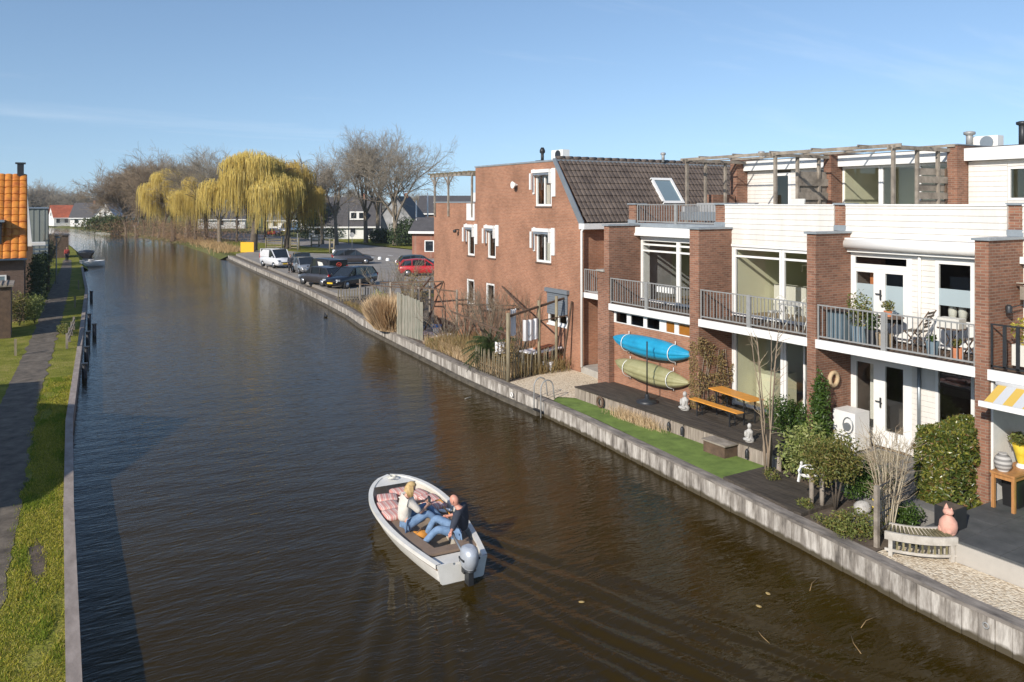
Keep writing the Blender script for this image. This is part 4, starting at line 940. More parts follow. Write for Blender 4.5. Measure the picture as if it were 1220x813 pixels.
# ------------------------------------------------------------------ kayaks and deck furniture
M['kayak_blue']=pm('blue_plastic',(.01,.25,.44),.45,.08,3,c2=(.02,.33,.53))
M['kayak_green']=pm('olive_plastic',(.29,.275,.13),.5,.12,3,c2=(.38,.355,.19))
def kayak(name,label,y0,y1,zc,mat,x=17.16,hh=.34,dip=0):
    t=thing(name,label,'kayak',(x,(y0+y1)/2,zc));mb=MB();n=36;K=36;vs=[]
    for i in range(n+1):
        s=-1+2*i/n;h=hh*max(.012,(1-abs(s)**2.3))**.75;dp=.34*max(.02,(1-abs(s)**2.6))**.8;y=(y0+y1)/2+s*(y1-y0)/2;zz=zc+.07*abs(s)**3+dip*s
        for j in range(K):
            a=2*pi*j/K;ca,sa=cos(a),sin(a)
            out=-abs(sa)**.85*dp if sa>0 else -sa*.06
            if sa>0: # keel and chine ridges
                out-=.05*max(0,1-abs(ca)/.13)*min(1,dp*4)+.04*max(0,1-abs(abs(ca)-.55)/.13)*min(1,dp*4)
            vs.append((x+out*1.0-.0,y,zz+ca*h))
    mb.add(vs,[(i*K+j,i*K+(j+1)%K,(i+1)*K+(j+1)%K,(i+1)*K+j) for i in range(n) for j in range(K)],0,True)
    mb.add(vs[:K],[tuple(range(K))]);mb.add(vs[-K:],[tuple(range(K))])
    mb.build('hull',M[mat],t,fixn=True)
    for f in (.2,.78):
        y=y0+(y1-y0)*f;mb=MB();s=-1+2*f;h=hh*(1-abs(s)**2.3)**.75;dp=.34*(1-abs(s)**2.6)**.8+.02
        mb.tube([(x,y,zc+h+.12)]+[(x-(dp+.05)*sin(a*pi/10)**.85,y,zc+h*1.06*cos(a*pi/10)) for a in range(0,11)]+[(x,y,zc-h-.1)],.014,5);mb.build('strap',M['white'],t)
    return t
kayak('kayak','bright blue kayak, the upper of the two hung on the brick wall',17.42,21.27,2.47,'kayak_blue',x=17.1)
kayak('kayak','olive green kayak, the lower of the two hung on the brick wall',17.55,21.15,1.63,'kayak_green',x=17.1,dip=.04)
t=thing('parasol_stand','black parasol pole standing in a round dark base on the deck','parasol stand',(16.3,18.6,.95))
mb=MB();mb.lathe([(.34,.953),(.34,1.0),(.3,1.04),(.08,1.06),(.06,1.2),(.03,1.22)],(16.3,18.6,0),20);mb.build('base',M['dark_metal'],t)
mb=MB();mb.tube([(16.3,18.6,1.2),(16.3,18.6,2.85)],.022,6);mb.build('pole',M['black'],t)
def statue(x,y,z,s,label,mat='stone_white'):
    t=thing('garden_statue',label,'statue',(x,y,z));mb=MB()
    mb.lathe([(.17*s,z),(.2*s,z+.05*s),(.19*s,z+.12*s),(.13*s,z+.2*s),(.14*s,z+.33*s),(.15*s,z+.42*s),(.06*s,z+.5*s),(.05*s,z+.52*s)],(x,y,0),14)
    mb.ell((x,y,z+.62*s),(.085*s,.08*s,.11*s),12,8);mb.ell((x-.12*s,y-.08*s,z+.3*s),(.05*s,.05*s,.14*s),8,6);mb.ell((x-.12*s,y+.1*s,z+.3*s),(.05*s,.05*s,.14*s),8,6)
    mb.ell((x-.14*s,y,z+.1*s),(.12*s,.2*s,.07*s),10,6);mb.build('figure',M[mat],t);return t
M['stone_white']=pm('pale_stone',(.42,.40,.37),.85,.3,9,bump=.015,c2=(.58,.56,.52));M['pink_stone']=pm('pink_clay',(.62,.33,.25),.8,.15,8,bump=.006)
statue(16.7,17.35,.953,.75,'white seated statue standing below the end of the kayaks')
statue(15.9,14.15,.953,.65,'white statue on the near edge of the deck by the tall saplings')
# beer table and bench
def trestle(name,label,cat,p0,p1,w,h,mat='wood_orange'):
    p0,p1=V((*p0,0)),V((*p1,0));d=(p1-p0);ln=d.length;c=(p0+p1)/2;a=atan2(d.y,d.x);t=thing(name,label,cat,(c.x,c.y,.953));t.rotation_euler=(0,0,a)
    def q(nm,mb,m):
        o=mb.build(nm,M[m]);o.parent=t;return o
    mb=MB();mb.box(-ln/2,ln/2,-w/2,w/2,h-.028,h);q('top',mb,mat)
    for s in(-1,1):
        mb=MB();x=s*(ln/2-.3)
        mb.bar((x,-w*.38,0),(x,-w*.38,h-.03),.03);mb.bar((x,w*.38,0),(x,w*.38,h-.03),.03);mb.bar((x,-w*.38,.08),(x,w*.38,.08),.03);mb.bar((x,0,h*.4),(x-s*.35,0,h-.04),.02);mb.bar((x,-w*.38,h*.42),(x,w*.38,h*.42),.025)
        q('leg_frame',mb,'dark_metal')
    return t
trestle('beer_table','long orange wooden folding table on the dark deck','table',(17.3,16.7),(17.1,14.95),.52,.74)
trestle('beer_bench','long orange wooden folding bench beside the orange table','bench',(16.62,16.95),(16.55,15.05),.26,.45)
t=thing('wooden_box','low dark grey wooden box in the gap of the deck front','box',(15.4,14.7,.56))
mb=MB();mb.box(15.2,15.66,14.35,15.1,.56,.86);mb.build('body',M['wood_brown'],t);mb=MB();mb.box(15.16,15.7,14.3,15.14,.862,.9);mb.build('lid',M['wood_grey'],t)
t=thing('old_tyre','worn ring shaped fender leaning on the deck front boards','tyre',(15.55,20.0,.58))
mb=MB();mb.tube([(15.54+.0,20+.14*cos(a*pi/8),.76+.16*sin(a*pi/8)) for a in range(17)],.04,6,cap=False);tag(t,None,None);mb.build('ring',M['wood_brown'],t)
for i,(y,lb) in enumerate(((16.85,'small black lantern hanging on the deck front boards'),(16.3,'brown lantern beside the black one on the deck front'),(13.95,'dark lantern near the corner of the deck by the saplings'))):
    t=thing('garden_lantern',lb,'lantern',(15.58,y,.6));mb=MB();mb.lathe([(.045,.62),(.05,.64),(.05,.8),(.02,.86)],(15.58,y,0),8);mb.build('body',M['dark_metal'],t);mb=MB();mb.tube([(15.58,y,.86),(15.66,y,.9)],.008,4);mb.build('hook',M['dark_metal'],t)
rg=random.Random(5);mb=MB()
blades(mb,900,lambda r:(r.gauss(15.42,.08),r.choice([r.gauss(18.6,.3),r.gauss(17.7,.35)]),.56),.34,.012,rg,.5);tag(mb.build('dry_grass',M['reed_pale']),'dry grass tufts between the lawn and the deck boards','dry grass',None,'stuff')
# swim ladder
t=thing('swim_ladder','curved steel swim ladder hooked over the quay wall','ladder',(14.4,21.9,.5))
for y in (21.75,22.2):
    x=lerpx(capR,y);mb=MB();mb.tube([(x-.17,y,-.6),(x-.17,y,.95)]+[(x+.08-.25*cos(a*pi/8),y,.95+.28*sin(a*pi/8)) for a in range(1,8)]+[(x+.33,y,.95),(x+.38,y,.55)],.022,7);mb.build('rail',M['galv'],t)
for z in (-.05,.2):
    x=lerpx(capR,22)-.17;mb=MB();mb.box(x-.05,x+.05,21.77,22.18,z-.02,z+.03);mb.build('step',M['black'],t)
# ------------------------------------------------------------------ plants by the houses
def stems(name,label,loc,n,h,sp,rad,mat,seed,cat='shrub',twigs=8,twmat='twig_grey',top=1.0,group=None,tw=.5):
    rg=random.Random(seed);t=thing(name,label,cat,loc,group);mb=MB();mt=MB()
    for k in range(n):
        a=2*pi*k/n+rg.uniform(-.4,.4);b=V((loc[0]+rg.gauss(0,.05),loc[1]+rg.gauss(0,.05),loc[2]-.02));s=sp*rg.uniform(.3,1.1);pts=[b]
        for i in range(1,6):
            f=i/5;pts.append(V((b.x+cos(a)*s*f**1.1+rg.gauss(0,.02),b.y+sin(a)*s*f**1.1+rg.gauss(0,.02),b.z+h*f*rg.uniform(.93,1.03))))
        mb.tube(pts,[rad*(1-.75*i/5) for i in range(6)],5)
        for j in range(twigs):
            f=rg.uniform(.3,1)*4.99;i=int(f);p=pts[i].lerp(pts[i+1],f-i);d=V((cos(a)*.5,sin(a)*.5,1.0))+rv(rg,.55);d.normalize();q=p+d*rg.uniform(.15,tw)*h*.5
            mt.tube([p,(p+q)/2+rv(rg,.02),q],[rad*.28,rad*.2,rad*.1],3,cap=False)
    mb.build('stems',M[mat],t);mt.build('twigs',M[twmat],t);return t
M['sapling_bark']=pm('sapling_bark',(.26,.2,.14),.9,.25,4,stretch=(3,3,.6));M['pale_bark']=pm('pale_bark',(.42,.36,.26),.9,.25,4,stretch=(3,3,.6));M['pale_twig']=leafmat('pale_twigs',[(.45,.37,.26),(.36,.27,.18),(.5,.43,.3)],.9,0,.1)
stems('bare_sapling','tall thin bare sapling with several stems in front of the deck',(15.15,12.9,.56),7,3.5,.38,.028,'sapling_bark',3,'sapling',9,'pale_twig',tw=.28)
stems('pale_shrub','bare white stemmed shrub before the white doors',(14.5,9.35,.56),24,2.0,.42,.018,'pale_bark',6,'shrub',20,'pale_twig',tw=.45)
M['euonymus']=leafmat('variegated_leaves',[(.09,.14,.03),(.3,.32,.1),(.15,.2,.04),(.42,.42,.17)],.5,.25)
M['laurel']=leafmat('glossy_hedge_leaves',[(.035,.06,.012),(.07,.1,.018),(.12,.14,.025),(.28,.26,.045),(.05,.08,.015),(.09,.11,.02),(.2,.11,.04)],.32,.15,.6)
M['ivy']=leafmat('ivy_leaves',[(.035,.07,.012),(.07,.12,.02),(.05,.09,.015)],.4,.2)
M['topiary']=leafmat('dusty_green_leaves',[(.07,.09,.02),(.14,.15,.03),(.24,.18,.06),(.1,.13,.02)],.5,.2)
bush('evergreen_bush','yellow green variegated bush behind the tall sapling',(15.75,12.1,.55),(.8,.75,1.5),4200,.1,'euonymus',2,lumps=9)
bush('ivy_column','ivy climbing thickly up the brick wing wall',(16.95,12.8,.55),(.3,.26,2.5),3400,.09,'ivy',3,'ivy',lumps=8)
bush('dark_hedge','dark green hedge between the deck and the ivy column',(17.0,13.6,.95),(.55,1.15,1.15),4200,.08,'ivy',12,'hedge',lumps=10)
t=bush('topiary_tree','small round crowned evergreen tree on bare trunks by the quay','X' and (14.75,10.75,.56),(.78,.74,1.0),5200,.075,'topiary',5,'tree',lumps=10,base=.55,stem=3)
bush('evergreen_bush','rounded dark bush right behind the topiary tree',(15.7,10.6,.56),(.7,.65,.85),3200,.085,'ivy',15,lumps=8,base=.1)
# laurel hedge: clipped box of glossy leaves
t=thing('laurel_hedge','tall clipped glossy hedge with yellowed leaves beside the slate terrace','hedge',(16.9,9.25,.55));rg=random.Random(9);mb=MB()
def hz(x,y):return 2.42+.1*mnoise.noise((x*1.3,y*1.3,0))
for k in range(12500):
    a,b=rg.random(),rg.random();f=rg.random();x=15.95+1.75*a;y=8.95+.72*b;z=.6+(hz(x,y)-.6)*f
    s=rg.choice('xXYt')
    if s=='x':x=15.9+.1*mnoise.noise((y*2,z*2,1))+abs(rg.gauss(0,.05))
    elif s=='X':x=17.72
    elif s=='Y':y=8.9+.12*mnoise.noise((x*2,z*2,2))+abs(rg.gauss(0,.05))
    else:z=hz(x,y)-abs(rg.gauss(0,.04))
    # round the shoulders
    e=max(0,z-2.0);
    if s!='t' and e>0:
        x+=(16.85-x)*e*.12
        y+=(9.3-y)*e*.18
    leaf(mb,V((x,y,z)),rg.uniform(.08,.15),rg)
mb.box(16.05,17.6,9.05,9.6,.6,2.2,1);mb.build('foliage',[M['laurel'],M['bark_dark']],t)
M['lowgreen']=leafmat('low_green_leaves',[(.1,.13,.03),(.2,.22,.05),(.07,.09,.02),(.3,.22,.06)],.6,.2)
bush('low_shrub','low yellow green shrub left of the wire fence post',(13.98,9.75,.55),(.55,.6,.55),1500,.07,'lowgreen',21,lumps=6)
bush('low_shrub','low green shrub behind the wire fence with yellow flowers',(15.0,9.35,.55),(.55,.35,.6),1400,.07,'ivy',22,lumps=6)
mb=MB();rg=random.Random(4)
for k in range(60):leaf(mb,V((rg.gauss(14.55,.12),rg.gauss(9.45,.1),rg.uniform(.9,1.15))),.06,rg)
M['yellow']=pm('yellow_petals',(.6,.43,.03),.7,.2,6);tag(mb.build('yellow_flowers',M['yellow']),'yellow flowers low down behind the fence post','flowers',None,'stuff')
bush('low_shrub','small green tuft at the foot of the sapling',(15.0,12.65,.56),(.3,.3,.3),400,.05,'lowgreen',24,lumps=4)
bush('low_shrub','small yellow green tuft on the bare soil by the cap beam',(14.25,11.35-.25,.56),(.3,.3,.22),350,.05,'lowgreen',25,lumps=4)
bush('low_shrub','spreading green ground plants beside the bench end of the planting bed',(13.8,9.95,.55),(.35,.7,.25),900,.06,'lowgreen',26,lumps=6)
# stone, ornament, wire fence
t=thing('boulder','pale rounded boulder by the topiary tree','stone',(15.0,10.35,.6));mb=MB();mb.ell((15.05,10.3,.68),(.2,.17,.14),12,8,jit=.06,seed=3);mb.build('stone',M['pebble'] if 0 else M['stone_white'],t)
t=thing('stepping_stone','flat grey stepping stone in the planting bed','stone',(14.6,10.1,.55));mb=MB();mb.lathe([(.34,.55),(.35,.6),(.33,.61)],(14.65,10.05,0),14);mb.build('slab',M['concrete'],t)
t=thing('garden_ornament','white metal garden ornament fixed on two wooden stakes','garden ornament',(14.45,11.15,.56))
for y in (11.1,10.95):
    mb=MB();mb.tube([(14.42+(11.1-y),y,.5),(14.42+(11.1-y),y,1.3)],.05,8);mb.build('stake',M['wood_grey'],t)
mb=MB();mb.bar((14.3,11.35,1.05),(14.35,11.3,1.5),.04);mb.tube([(14.36+.18*cos(a*.6),11.15-.18*cos(a*.6)*.6,1.33+.13*sin(a*.6)) for a in range(11)],.018,5);mb.bar((14.3,11.3,1.22),(14.5,11.0,1.25),.03);mb.bar((14.3,11.28,1.4),(14.52,11.0,1.36),.025);mb.build('frame',M['white'],t)
t=thing('wire_fence','dark wire fence on a grey post running to the hedge','fence',(15,9.4,.55))
mb=MB();mb.box(13.78,13.86,9.12,9.2,.5,1.72);mb.build('post',M['wood_grey'],t);mb=MB()
for z in (.85,1.15,1.42,1.68):mb.tube([(13.82,9.16,z),(15.2,9.42,z-.02),(16.1,9.6,z)],.018,4)
for i in range(10):
    x=13.95+i*.2;mb.tube([(x,9.16+(x-13.82)*.19,.6),(x,9.16+(x-13.82)*.19,1.45)],.004,3)
mb.build('wires',M['dark_metal'],t)
# curved bench
t=thing('garden_bench','weathered curved teak bench with mossy seat slats on the pale pebbles','bench',(14.0,8.35,.53))
cx_,cy_,Rr=15.2,9.55,1.66   # arc centre on land side
def arc(a,r,z):return (cx_+r*cos(a),cy_+r*sin(a),z)
A0,A1=R(203),R(247)
M['moss_slat']=pm('mossy_teak',(.13,.115,.05),.9,.35,6,c2=(.28,.24,.13));M['teak']=pm('silvery_teak',(.42,.38,.32),.85,.2,5,c2=(.55,.51,.45))
mb=MB();ns=15
for i in range(ns):
    a=A0+(A1-A0)*(i+.25)/ns;b=A0+(A1-A0)*(i+.75)/ns
    p=[arc(a,Rr-.44,.97),arc(b,Rr-.44,.97),arc(b,Rr-.03,.97),arc(a,Rr-.03,.97)];q=[(x,y,z-.02) for x,y,z in p]
    mb.add(q+p,[(0,3,2,1),(4,5,6,7),(0,1,5,4),(1,2,6,5),(2,3,7,6),(3,0,4,7)])
mb.build('seat',M['moss_slat'],t)
mb=MB()
for r_in,r_out,z0,z1 in ((Rr-.03,Rr+.02,.84,.985),(Rr-.49,Rr-.44,.84,.985),(Rr-.02,Rr+.01,.62,.67)):
    mb=MB()
    for i in range(10):
        a=A0+(A1-A0)*i/10;b=A0+(A1-A0)*(i+1)/10
        p=[arc(a,r_in,z0),arc(b,r_in,z0),arc(b,r_out,z0),arc(a,r_out,z0)];q=[(x,y,z1) for x,y,z in p]
        mb.add(p+q,[(0,3,2,1),(4,5,6,7),(0,1,5,4),(1,2,6,5),(2,3,7,6),(3,0,4,7)])
    mb.build('stretcher' if z0<.7 else 'apron',M['teak'],t)
for a in (A0+.06,A1-.06):
    for r in (Rr-.44,Rr-.02):
        mb=MB();p=arc(a,r,0);mb.obox((p[0],p[1],.7),(.07,.07,.36),rz=a);mb.build('leg',M['teak'],t)
mb=MB()
for i in range(11):
    a=A0+(A1-A0)*(i+1)/12;p=arc(a,Rr-.0,.745);mb.obox(p,(.015,.035,.16),rz=a)
mb.build('front_slats',M['moss_slat'],t)
# pot, pink figure, terrace table set
t=thing('plant_pot','square black pot beside the pink figure','pot',(15.1,8.45,.92))
mb=MB();mb.box(14.88,15.28,8.25,8.65,.921,1.32);mb.build('pot',M['dark_metal'],t);mb=MB();mb.box(14.91,15.25,8.28,8.62,1.321,1.33);mb.build('soil',M['soil'],t)
t=thing('garden_figure','pink clay figure with pointed cap on the terrace edge','statue',(14.72,8.3,.92));mb=MB()
mb.lathe([(.12,.922),(.15,.97),(.165,1.06),(.15,1.15),(.10,1.22),(.06,1.26),(.055,1.28)],(14.74,8.3,0),16);mb.ell((14.72,8.29,1.33),(.075,.10,.07),12,8);mb.lathe([(.05,1.36),(.03,1.42),(.004,1.47)],(14.75,8.34,0),9);mb.lathe([(.03,1.35),(.02,1.39),(.003,1.42)],(14.74,8.24,0),8);mb.ell((14.66,8.24,1.0),(.07,.07,.09),9,6);mb.ell((14.66,8.38,1.0),(.07,.07,.09),9,6);mb.ell((14.65,8.27,1.32),(.03,.025,.02),7,5)
mb.build('figure',M['pink_stone'],t)
t=thing('wooden_table','brown wooden table against the white wall at the right edge','table',(17.3,8.3,.92))
mb=MB();mb.box(16.75,18.1,8.1,8.58,1.63,1.67);mb.build('top',M['wood_table'],t)
for x in (16.8,18.0):
    for y in (8.14,8.53):
        mb=MB();mb.box(x-.035,x+.035,y-.03,y+.03,.921,1.63);mb.build('leg',M['wood_table'],t)
mb=MB();mb.box(16.8,18.05,8.13,8.16,1.54,1.63);mb.box(16.79,16.82,8.15,8.52,1.54,1.63);mb.build('apron',M['wood_table'],t)
t=thing('striped_vase','round grey striped vase on the left end of the brown table','vase',(16.95,8.42,1.67))
M['vase_grey']=stripemat('striped_glaze',[(0,(.2,.19,.18)),(.5,(.45,.43,.4))],.09,2);mb=MB();mb.lathe([(.09,1.672),(.15,1.75),(.17,1.85),(.14,1.96),(.08,2.02),(.09,2.04)],(16.95,8.42,0),16);mb.build('vase',M['vase_grey'],t)
t=thing('flower_basket','yellow cone basket with green plant on the brown table','flower basket',(17.5,8.3,1.67))
mb=MB();mb.lathe([(.07,1.75),(.13,1.95),(.18,2.15)],(17.5,8.32,0),12);mb.build('basket',M['yellow'],t);mb=MB();rg=random.Random(8);leafcloud(mb,(17.5,8.32,2.25),(.26,.26,.15),300,.09,rg,.2);mb.build('plant',M['lowgreen'],t)
mb=MB();mb.lathe([(.1,1.672),(.12,1.7),(.07,1.76)],(17.5,8.32,0),10);mb.build('dish',M['white'],t)
t=thing('waste_bin','black bin under the brown table','bin',(17.25,8.4,.92));mb=MB();mb.prism([(17.1,.925),(17.55,.925),(17.6,1.48),(17.05,1.48)],'Y',8.2,8.5);mb.build('body',M['black'],t)
M['lime']=pm('lime_plastic',(.2,.62,.03),.4,.05,3)
t=thing('crate','lime green plastic crate at the right picture edge','crate',(17.6,7.9,.92));mb=MB();mb.box(17.3,17.75,7.6,8.05,.925,1.3);mb.build('body',M['lime'],t);mb=MB();mb.box(17.27,17.78,7.57,8.08,1.3,1.33);mb.build('rim',M['lime'],t)
# striped awning
M['awning']=stripemat('awning_stripes',[(0,(.60,.40,.08)),(.5,(.52,.53,.54))],.36,1)
t=thing('striped_awning','yellow and white striped awning below the right hand balcony','awning',(16.8,7,3.3))
mb=MB();mb.add([(16.86,4.9,3.46),(16.86,8.45,3.46),(16.25,8.45,3.17),(16.25,4.9,3.17),(16.86,4.9,3.445),(16.86,8.45,3.445),(16.25,8.45,3.155),(16.25,4.9,3.155)],[(0,1,2,3),(7,6,5,4)]);mb.build('fabric',M['awning'],t)
mb=MB();mb.box(16.2,16.26,4.85,8.52,3.08,3.19);mb.build('front_bar',M['white'],t);mb=MB();mb.tube([(16.87,4.9,3.46),(16.87,8.5,3.46)],.055,10);mb.build('roller',M['white'],t)
mb=MB();mb.bar((16.9,8.47,3.3),(16.25,8.47,3.12),.03);mb.build('arm',M['white'],t)
# appliance by the wall
t=thing('washing_machine','white boxy appliance with coiled hose by the garden doors','appliance',(17.75,12.45,.92))
mb=MB();mb.box(17.4,17.98,12.12,12.75,.98,1.92);mb.build('casing',M['white'],t)
mb=MB();mb.tube([(17.37,12.3+.14*cos(a*.5)-.0,1.6+.2*sin(a*.5)) for a in range(-2,11)]+[(17.36,12.2,1.3),(17.34,12.25,1.05),(17.3,12.3,.95)],.014,5);mb.build('hose',M['zinc'],t)
mb=MB();mb.lathe([(.1,17.36),(.1,17.4)],(0,12.33,1.56),14,axis='X');mb.box(17.385,17.398,12.2,12.6,1.28,1.32);mb.build('valve',M['zinc'],t)
for a in (17.45,17.93):
    for b in (12.17,12.7):
        mb=MB();mb.box(a-.03,a+.03,b-.03,b+.03,.921,.98);mb.build('foot',M['black'],t)
t=thing('door_mat','flat tan door mat beside the white appliance','mat',(17.9,11.9,.92));mb=MB();mb.box(17.2,18.2,11.3,12.0,.922,.94);mb.build('mat',M['reed_pale'] if 0 else M['wood_post'],t)
t=thing('straw_wreath','straw wreath hanging on the brick wing wall above the ivy','wreath',(17.6,12.9,2.7));mb=MB();mb.tube([(17.62+.16*cos(a*pi/7),12.89,2.62+.17*sin(a*pi/7)) for a in range(15)],.055,7,cap=False);mb.build('ring',M['reed_pale'],t)
# ------------------------------------------------------------------ on the balconies
def fchair(x,y,z,rz,label,mat='wood_brown',smat='wood_grey'):
    t=thing('folding_chair',label,'chair',(0,0,0))
    mb=MB()
    for i in range(5):mb.obox((-.16+i*.085,0,.44),(.06,.42,.018))
    mb.build('seat',M[smat],t);mb=MB()
    for i in range(5):mb.obox((-.22-.03*i,0,.56+i*.085),(.015,.42,.05),ry=-.3)
    mb.build('backrest',M[smat],t);
    for s in (-1,1):
        mb=MB();mb.bar((-.36,s*.22,.95),(.22,s*.22,0),.025);mb.build('leg',M[mat],t);mb=MB();mb.bar((-.25,s*.2,0),(.2,s*.2,.45),.025);mb.build('leg',M[mat],t)
    place(t,(x,y,z),rz);return t
fchair(17.75,10.75,F1,R(100),'slatted folding chair nearer the doors on the middle balcony')
fchair(17.75,9.35,F1,R(80),'slatted folding chair in the far right corner of the middle balcony')
def rtable(x,y,z,r,h,label,mat,name='bistro_table'):
    t=thing(name,label,'table',(0,0,0));mb=MB();mb.lathe([(r,h-.02),(r,h)],(0,0,0),20);mb.build('top',M[mat],t)
    for k in range(3):
        a=k*2*pi/3;mb=MB();mb.tube([(r*.7*cos(a),r*.7*sin(a),0),(r*.15*cos(a),r*.15*sin(a),h*.55),(r*.6*cos(a+.5),r*.6*sin(a+.5),h-.02)],.014,5);mb.build('leg',M[mat],t)
    place(t,(x,y,z));return t
rtable(17.8,11.45,F1,.32,.68,'small dark round table with pots on the middle balcony','wood_brown')
rtable(17.8,9.95,F1,.3,.62,'low brown table with cream box on the middle balcony','wood_brown')
t=thing('storage_box','cream box on the low brown balcony table','box',(17.8,9.95,4.33));mb=MB();mb.box(17.65,17.95,9.7,10.2,4.332,4.55);mb.build('box',M['curtain'],t)
def potp(x,y,z,r,h,label,mat,leafm='lowgreen',lr=.3,lh=.35,n=300,seed=1,name='potted_plant'):
    t=thing(name,label,'potted plant',(x,y,z));mb=MB();mb.lathe([(r*.75,z+.002),(r,z+h),(r*.9,z+h),(r*.88,z+h-.03)],(x,y,0),14);mb.build('pot',M[mat],t)
    mb=MB();rg=random.Random(seed);leafcloud(mb,(x,y,z+h+lh*.6),(lr,lr,lh*.7),n,.09,rg,.1);
    for k in range(5):mb.tube([(x,y,z+h-.03),(x+rg.uniform(-.8,.8)*lr,y+rg.uniform(-.8,.8)*lr,z+h+lh)],.006,3)
    mb.build('plant',M[leafm],t)
M['blue_grey']=pm('blue_grey_planter',(.12,.17,.2),.5,.1,4);M['terracotta']=pm('terracotta',(.45,.17,.08),.8,.15,5);M['wicker']=pm('wicker',(.3,.22,.13),.9,.3,20)
t=thing('storage_bin','tall blue grey bin in the left corner of the middle balcony','bin',(17.5,12.6,F1));mb=MB();mb.box(17.25,17.75,12.35,12.8,F1,4.4);mb.build('body',M['blue_grey'],t);mb=MB();mb.box(17.22,17.78,12.32,12.83,4.402,4.45);mb.build('lid',M['dark_metal'],t)
potp(17.45,12.05,F1,.22,.42,'olive plant in blue grey pot behind the middle balcony rail','blue_grey',lr=.34,lh=.7,n=500,seed=2)
potp(17.4,11.65,F1,.18,.38,'dark leaved plant in dark pot on the middle balcony','dark_metal','ivy',.2,.3,250,3)
potp(17.8,11.5,4.39,.1,.14,'small potted plant on the dark balcony table','terracotta','topiary',.16,.2,120,4)
t=thing('wicker_basket','woven basket beside the middle post of the balcony rail','basket',(17.35,11.28,F1));mb=MB();mb.lathe([(.16,F1+.002),(.2,4.05),(.19,4.05)],(17.35,11.3,0),14);mb.build('basket',M['wicker'],t)
potp(17.3,10.1,F1,.14,.34,'dark blue pot below the cream box on the balcony','blue_grey','ivy',.1,.12,60,5)
potp(17.4,9.6,F1,.13,.26,'terracotta pot near the far right balcony chair','terracotta','topiary',.12,.16,80,6)
t=thing('planter_box','long white planter with yellow green plant behind the dark railing','planter',(17.3,7.9,F1));mb=MB();mb.box(17.15,17.5,7.2,8.35,F1+.12,F1+.55);mb.build('box',M['curtain'],t)
mb=MB();rg=random.Random(8);leafcloud(mb,(17.3,7.95,4.55),(.28,.5,.35),900,.08,rg,.1)
M['yellow_leaf']=leafmat('yellow_green_leaves',[(.45,.36,.05),(.3,.3,.05),(.55,.42,.08)],.6,.3);mb.build('plant',M['yellow_leaf'],t)
t=thing('wall_lamp','small dark lamp on a bracket on the right brick wing wall','wall lamp',(18,8.65,4.9));mb=MB();mb.bar((17.6,8.6,4.95),(18.1,8.6,4.98),.02);mb.lathe([(.06,4.85),(.07,4.98),(.03,5.02)],(17.55,8.6,0),10);mb.build('lamp',M['dark_metal'],t)
t=thing('bird_house','small weathered wooden box hanging beside the right hand window','bird house',(18.2,8.5,5.3));mb=MB();mb.box(18.0,18.3,8.35,8.6,5.1,5.38);mb.build('box',M['wood_grey'],t);mb=MB();mb.obox((18.13,8.47,5.42),(.4,.34,.03),ry=.2);mb.build('roof',M['wood_grey'],t)
M['cream_metal']=pm('cream_metal',(.7,.68,.6),.4,.05,3)
rtable(17.55,14.1,F1,.4,.72,'cream wrought iron table on the balcony of the green rooms','cream_metal')
for i,(y,a,lb) in enumerate(((14.75,-.3,'cream wrought iron chair left of the cream table'),(13.5,3.0,'cream wrought iron chair between the cream table and the pillar'))):
    t=thing('iron_chair',lb,'chair',(0,0,0));mb=MB();mb.lathe([(.2,.43),(.2,.45)],(0,0,0),14);mb.build('seat',M['cream_metal'],t)
    mb=MB();mb.tube([(-.2,-.18,.44),(-.24,-.18,.8),(-.26,0,.92),(-.24,.18,.8),(-.2,.18,.44)],.014,5);mb.tube([(-.22,-.08,.45),(-.25,.08,.75)],.01,4);mb.tube([(-.22,.08,.45),(-.25,-.08,.75)],.01,4);mb.build('backrest',M['cream_metal'],t)
    for k in range(4):
        b=pi/4+k*pi/2;mb=MB();mb.tube([(.14*cos(b),.14*sin(b),.43),(.2*cos(b),.2*sin(b),.2),(.24*cos(b),.24*sin(b),0)],.012,4);mb.build('leg',M['cream_metal'],t)
    place(t,(17.6,y,F1),R(90)+a)
t=thing('planter_box','white flower box hooked on the balcony rail over the kayaks','planter',(17.1,18.5,4.4));mb=MB();mb.box(17.06,17.24,18.3,19.0,4.32,4.5);mb.build('box',M['white'],t)
# dry ivy on the wing wall between kayaks and table
M['dry_ivy']=leafmat('dry_climber',[(.3,.19,.08),(.2,.16,.06),(.38,.26,.12),(.14,.13,.04)],.8,.2)
t=thing('dry_climber','brown dry climbing plant on the brick wing wall right of the kayaks','climbing plant',(17.5,17.0,.95));rg=random.Random(6);mb=MB()
for k in range(2600):
    x=16.9+rg.random()**1.2*1.5;z=.95+(2.3*rg.random()**.9)*(1-.25*(x-16.9));y=17.03-abs(rg.gauss(0,.04))
    if mnoise.noise((x*2.5,z*2.5,3))<-.12:continue
    leaf(mb,V((x,y,z)),.07,rg)
for k in range(900):
    leaf(mb,V((16.94-abs(rg.gauss(0,.03)),rg.uniform(17.04,17.4),1+2.0*rg.random()**1.3)),.07,rg)
mb.build('leaves',M['dry_ivy'],t);mb=MB()
for k in range(9):
    x=16.95+k*.16;mb.tube([(x,17.02,.95),(x+rg.uniform(-.2,.2),17.02,1.8),(x+rg.uniform(-.3,.3),17.02,2.7)],.012,4)
mb.build('stems',M['bark'],t)
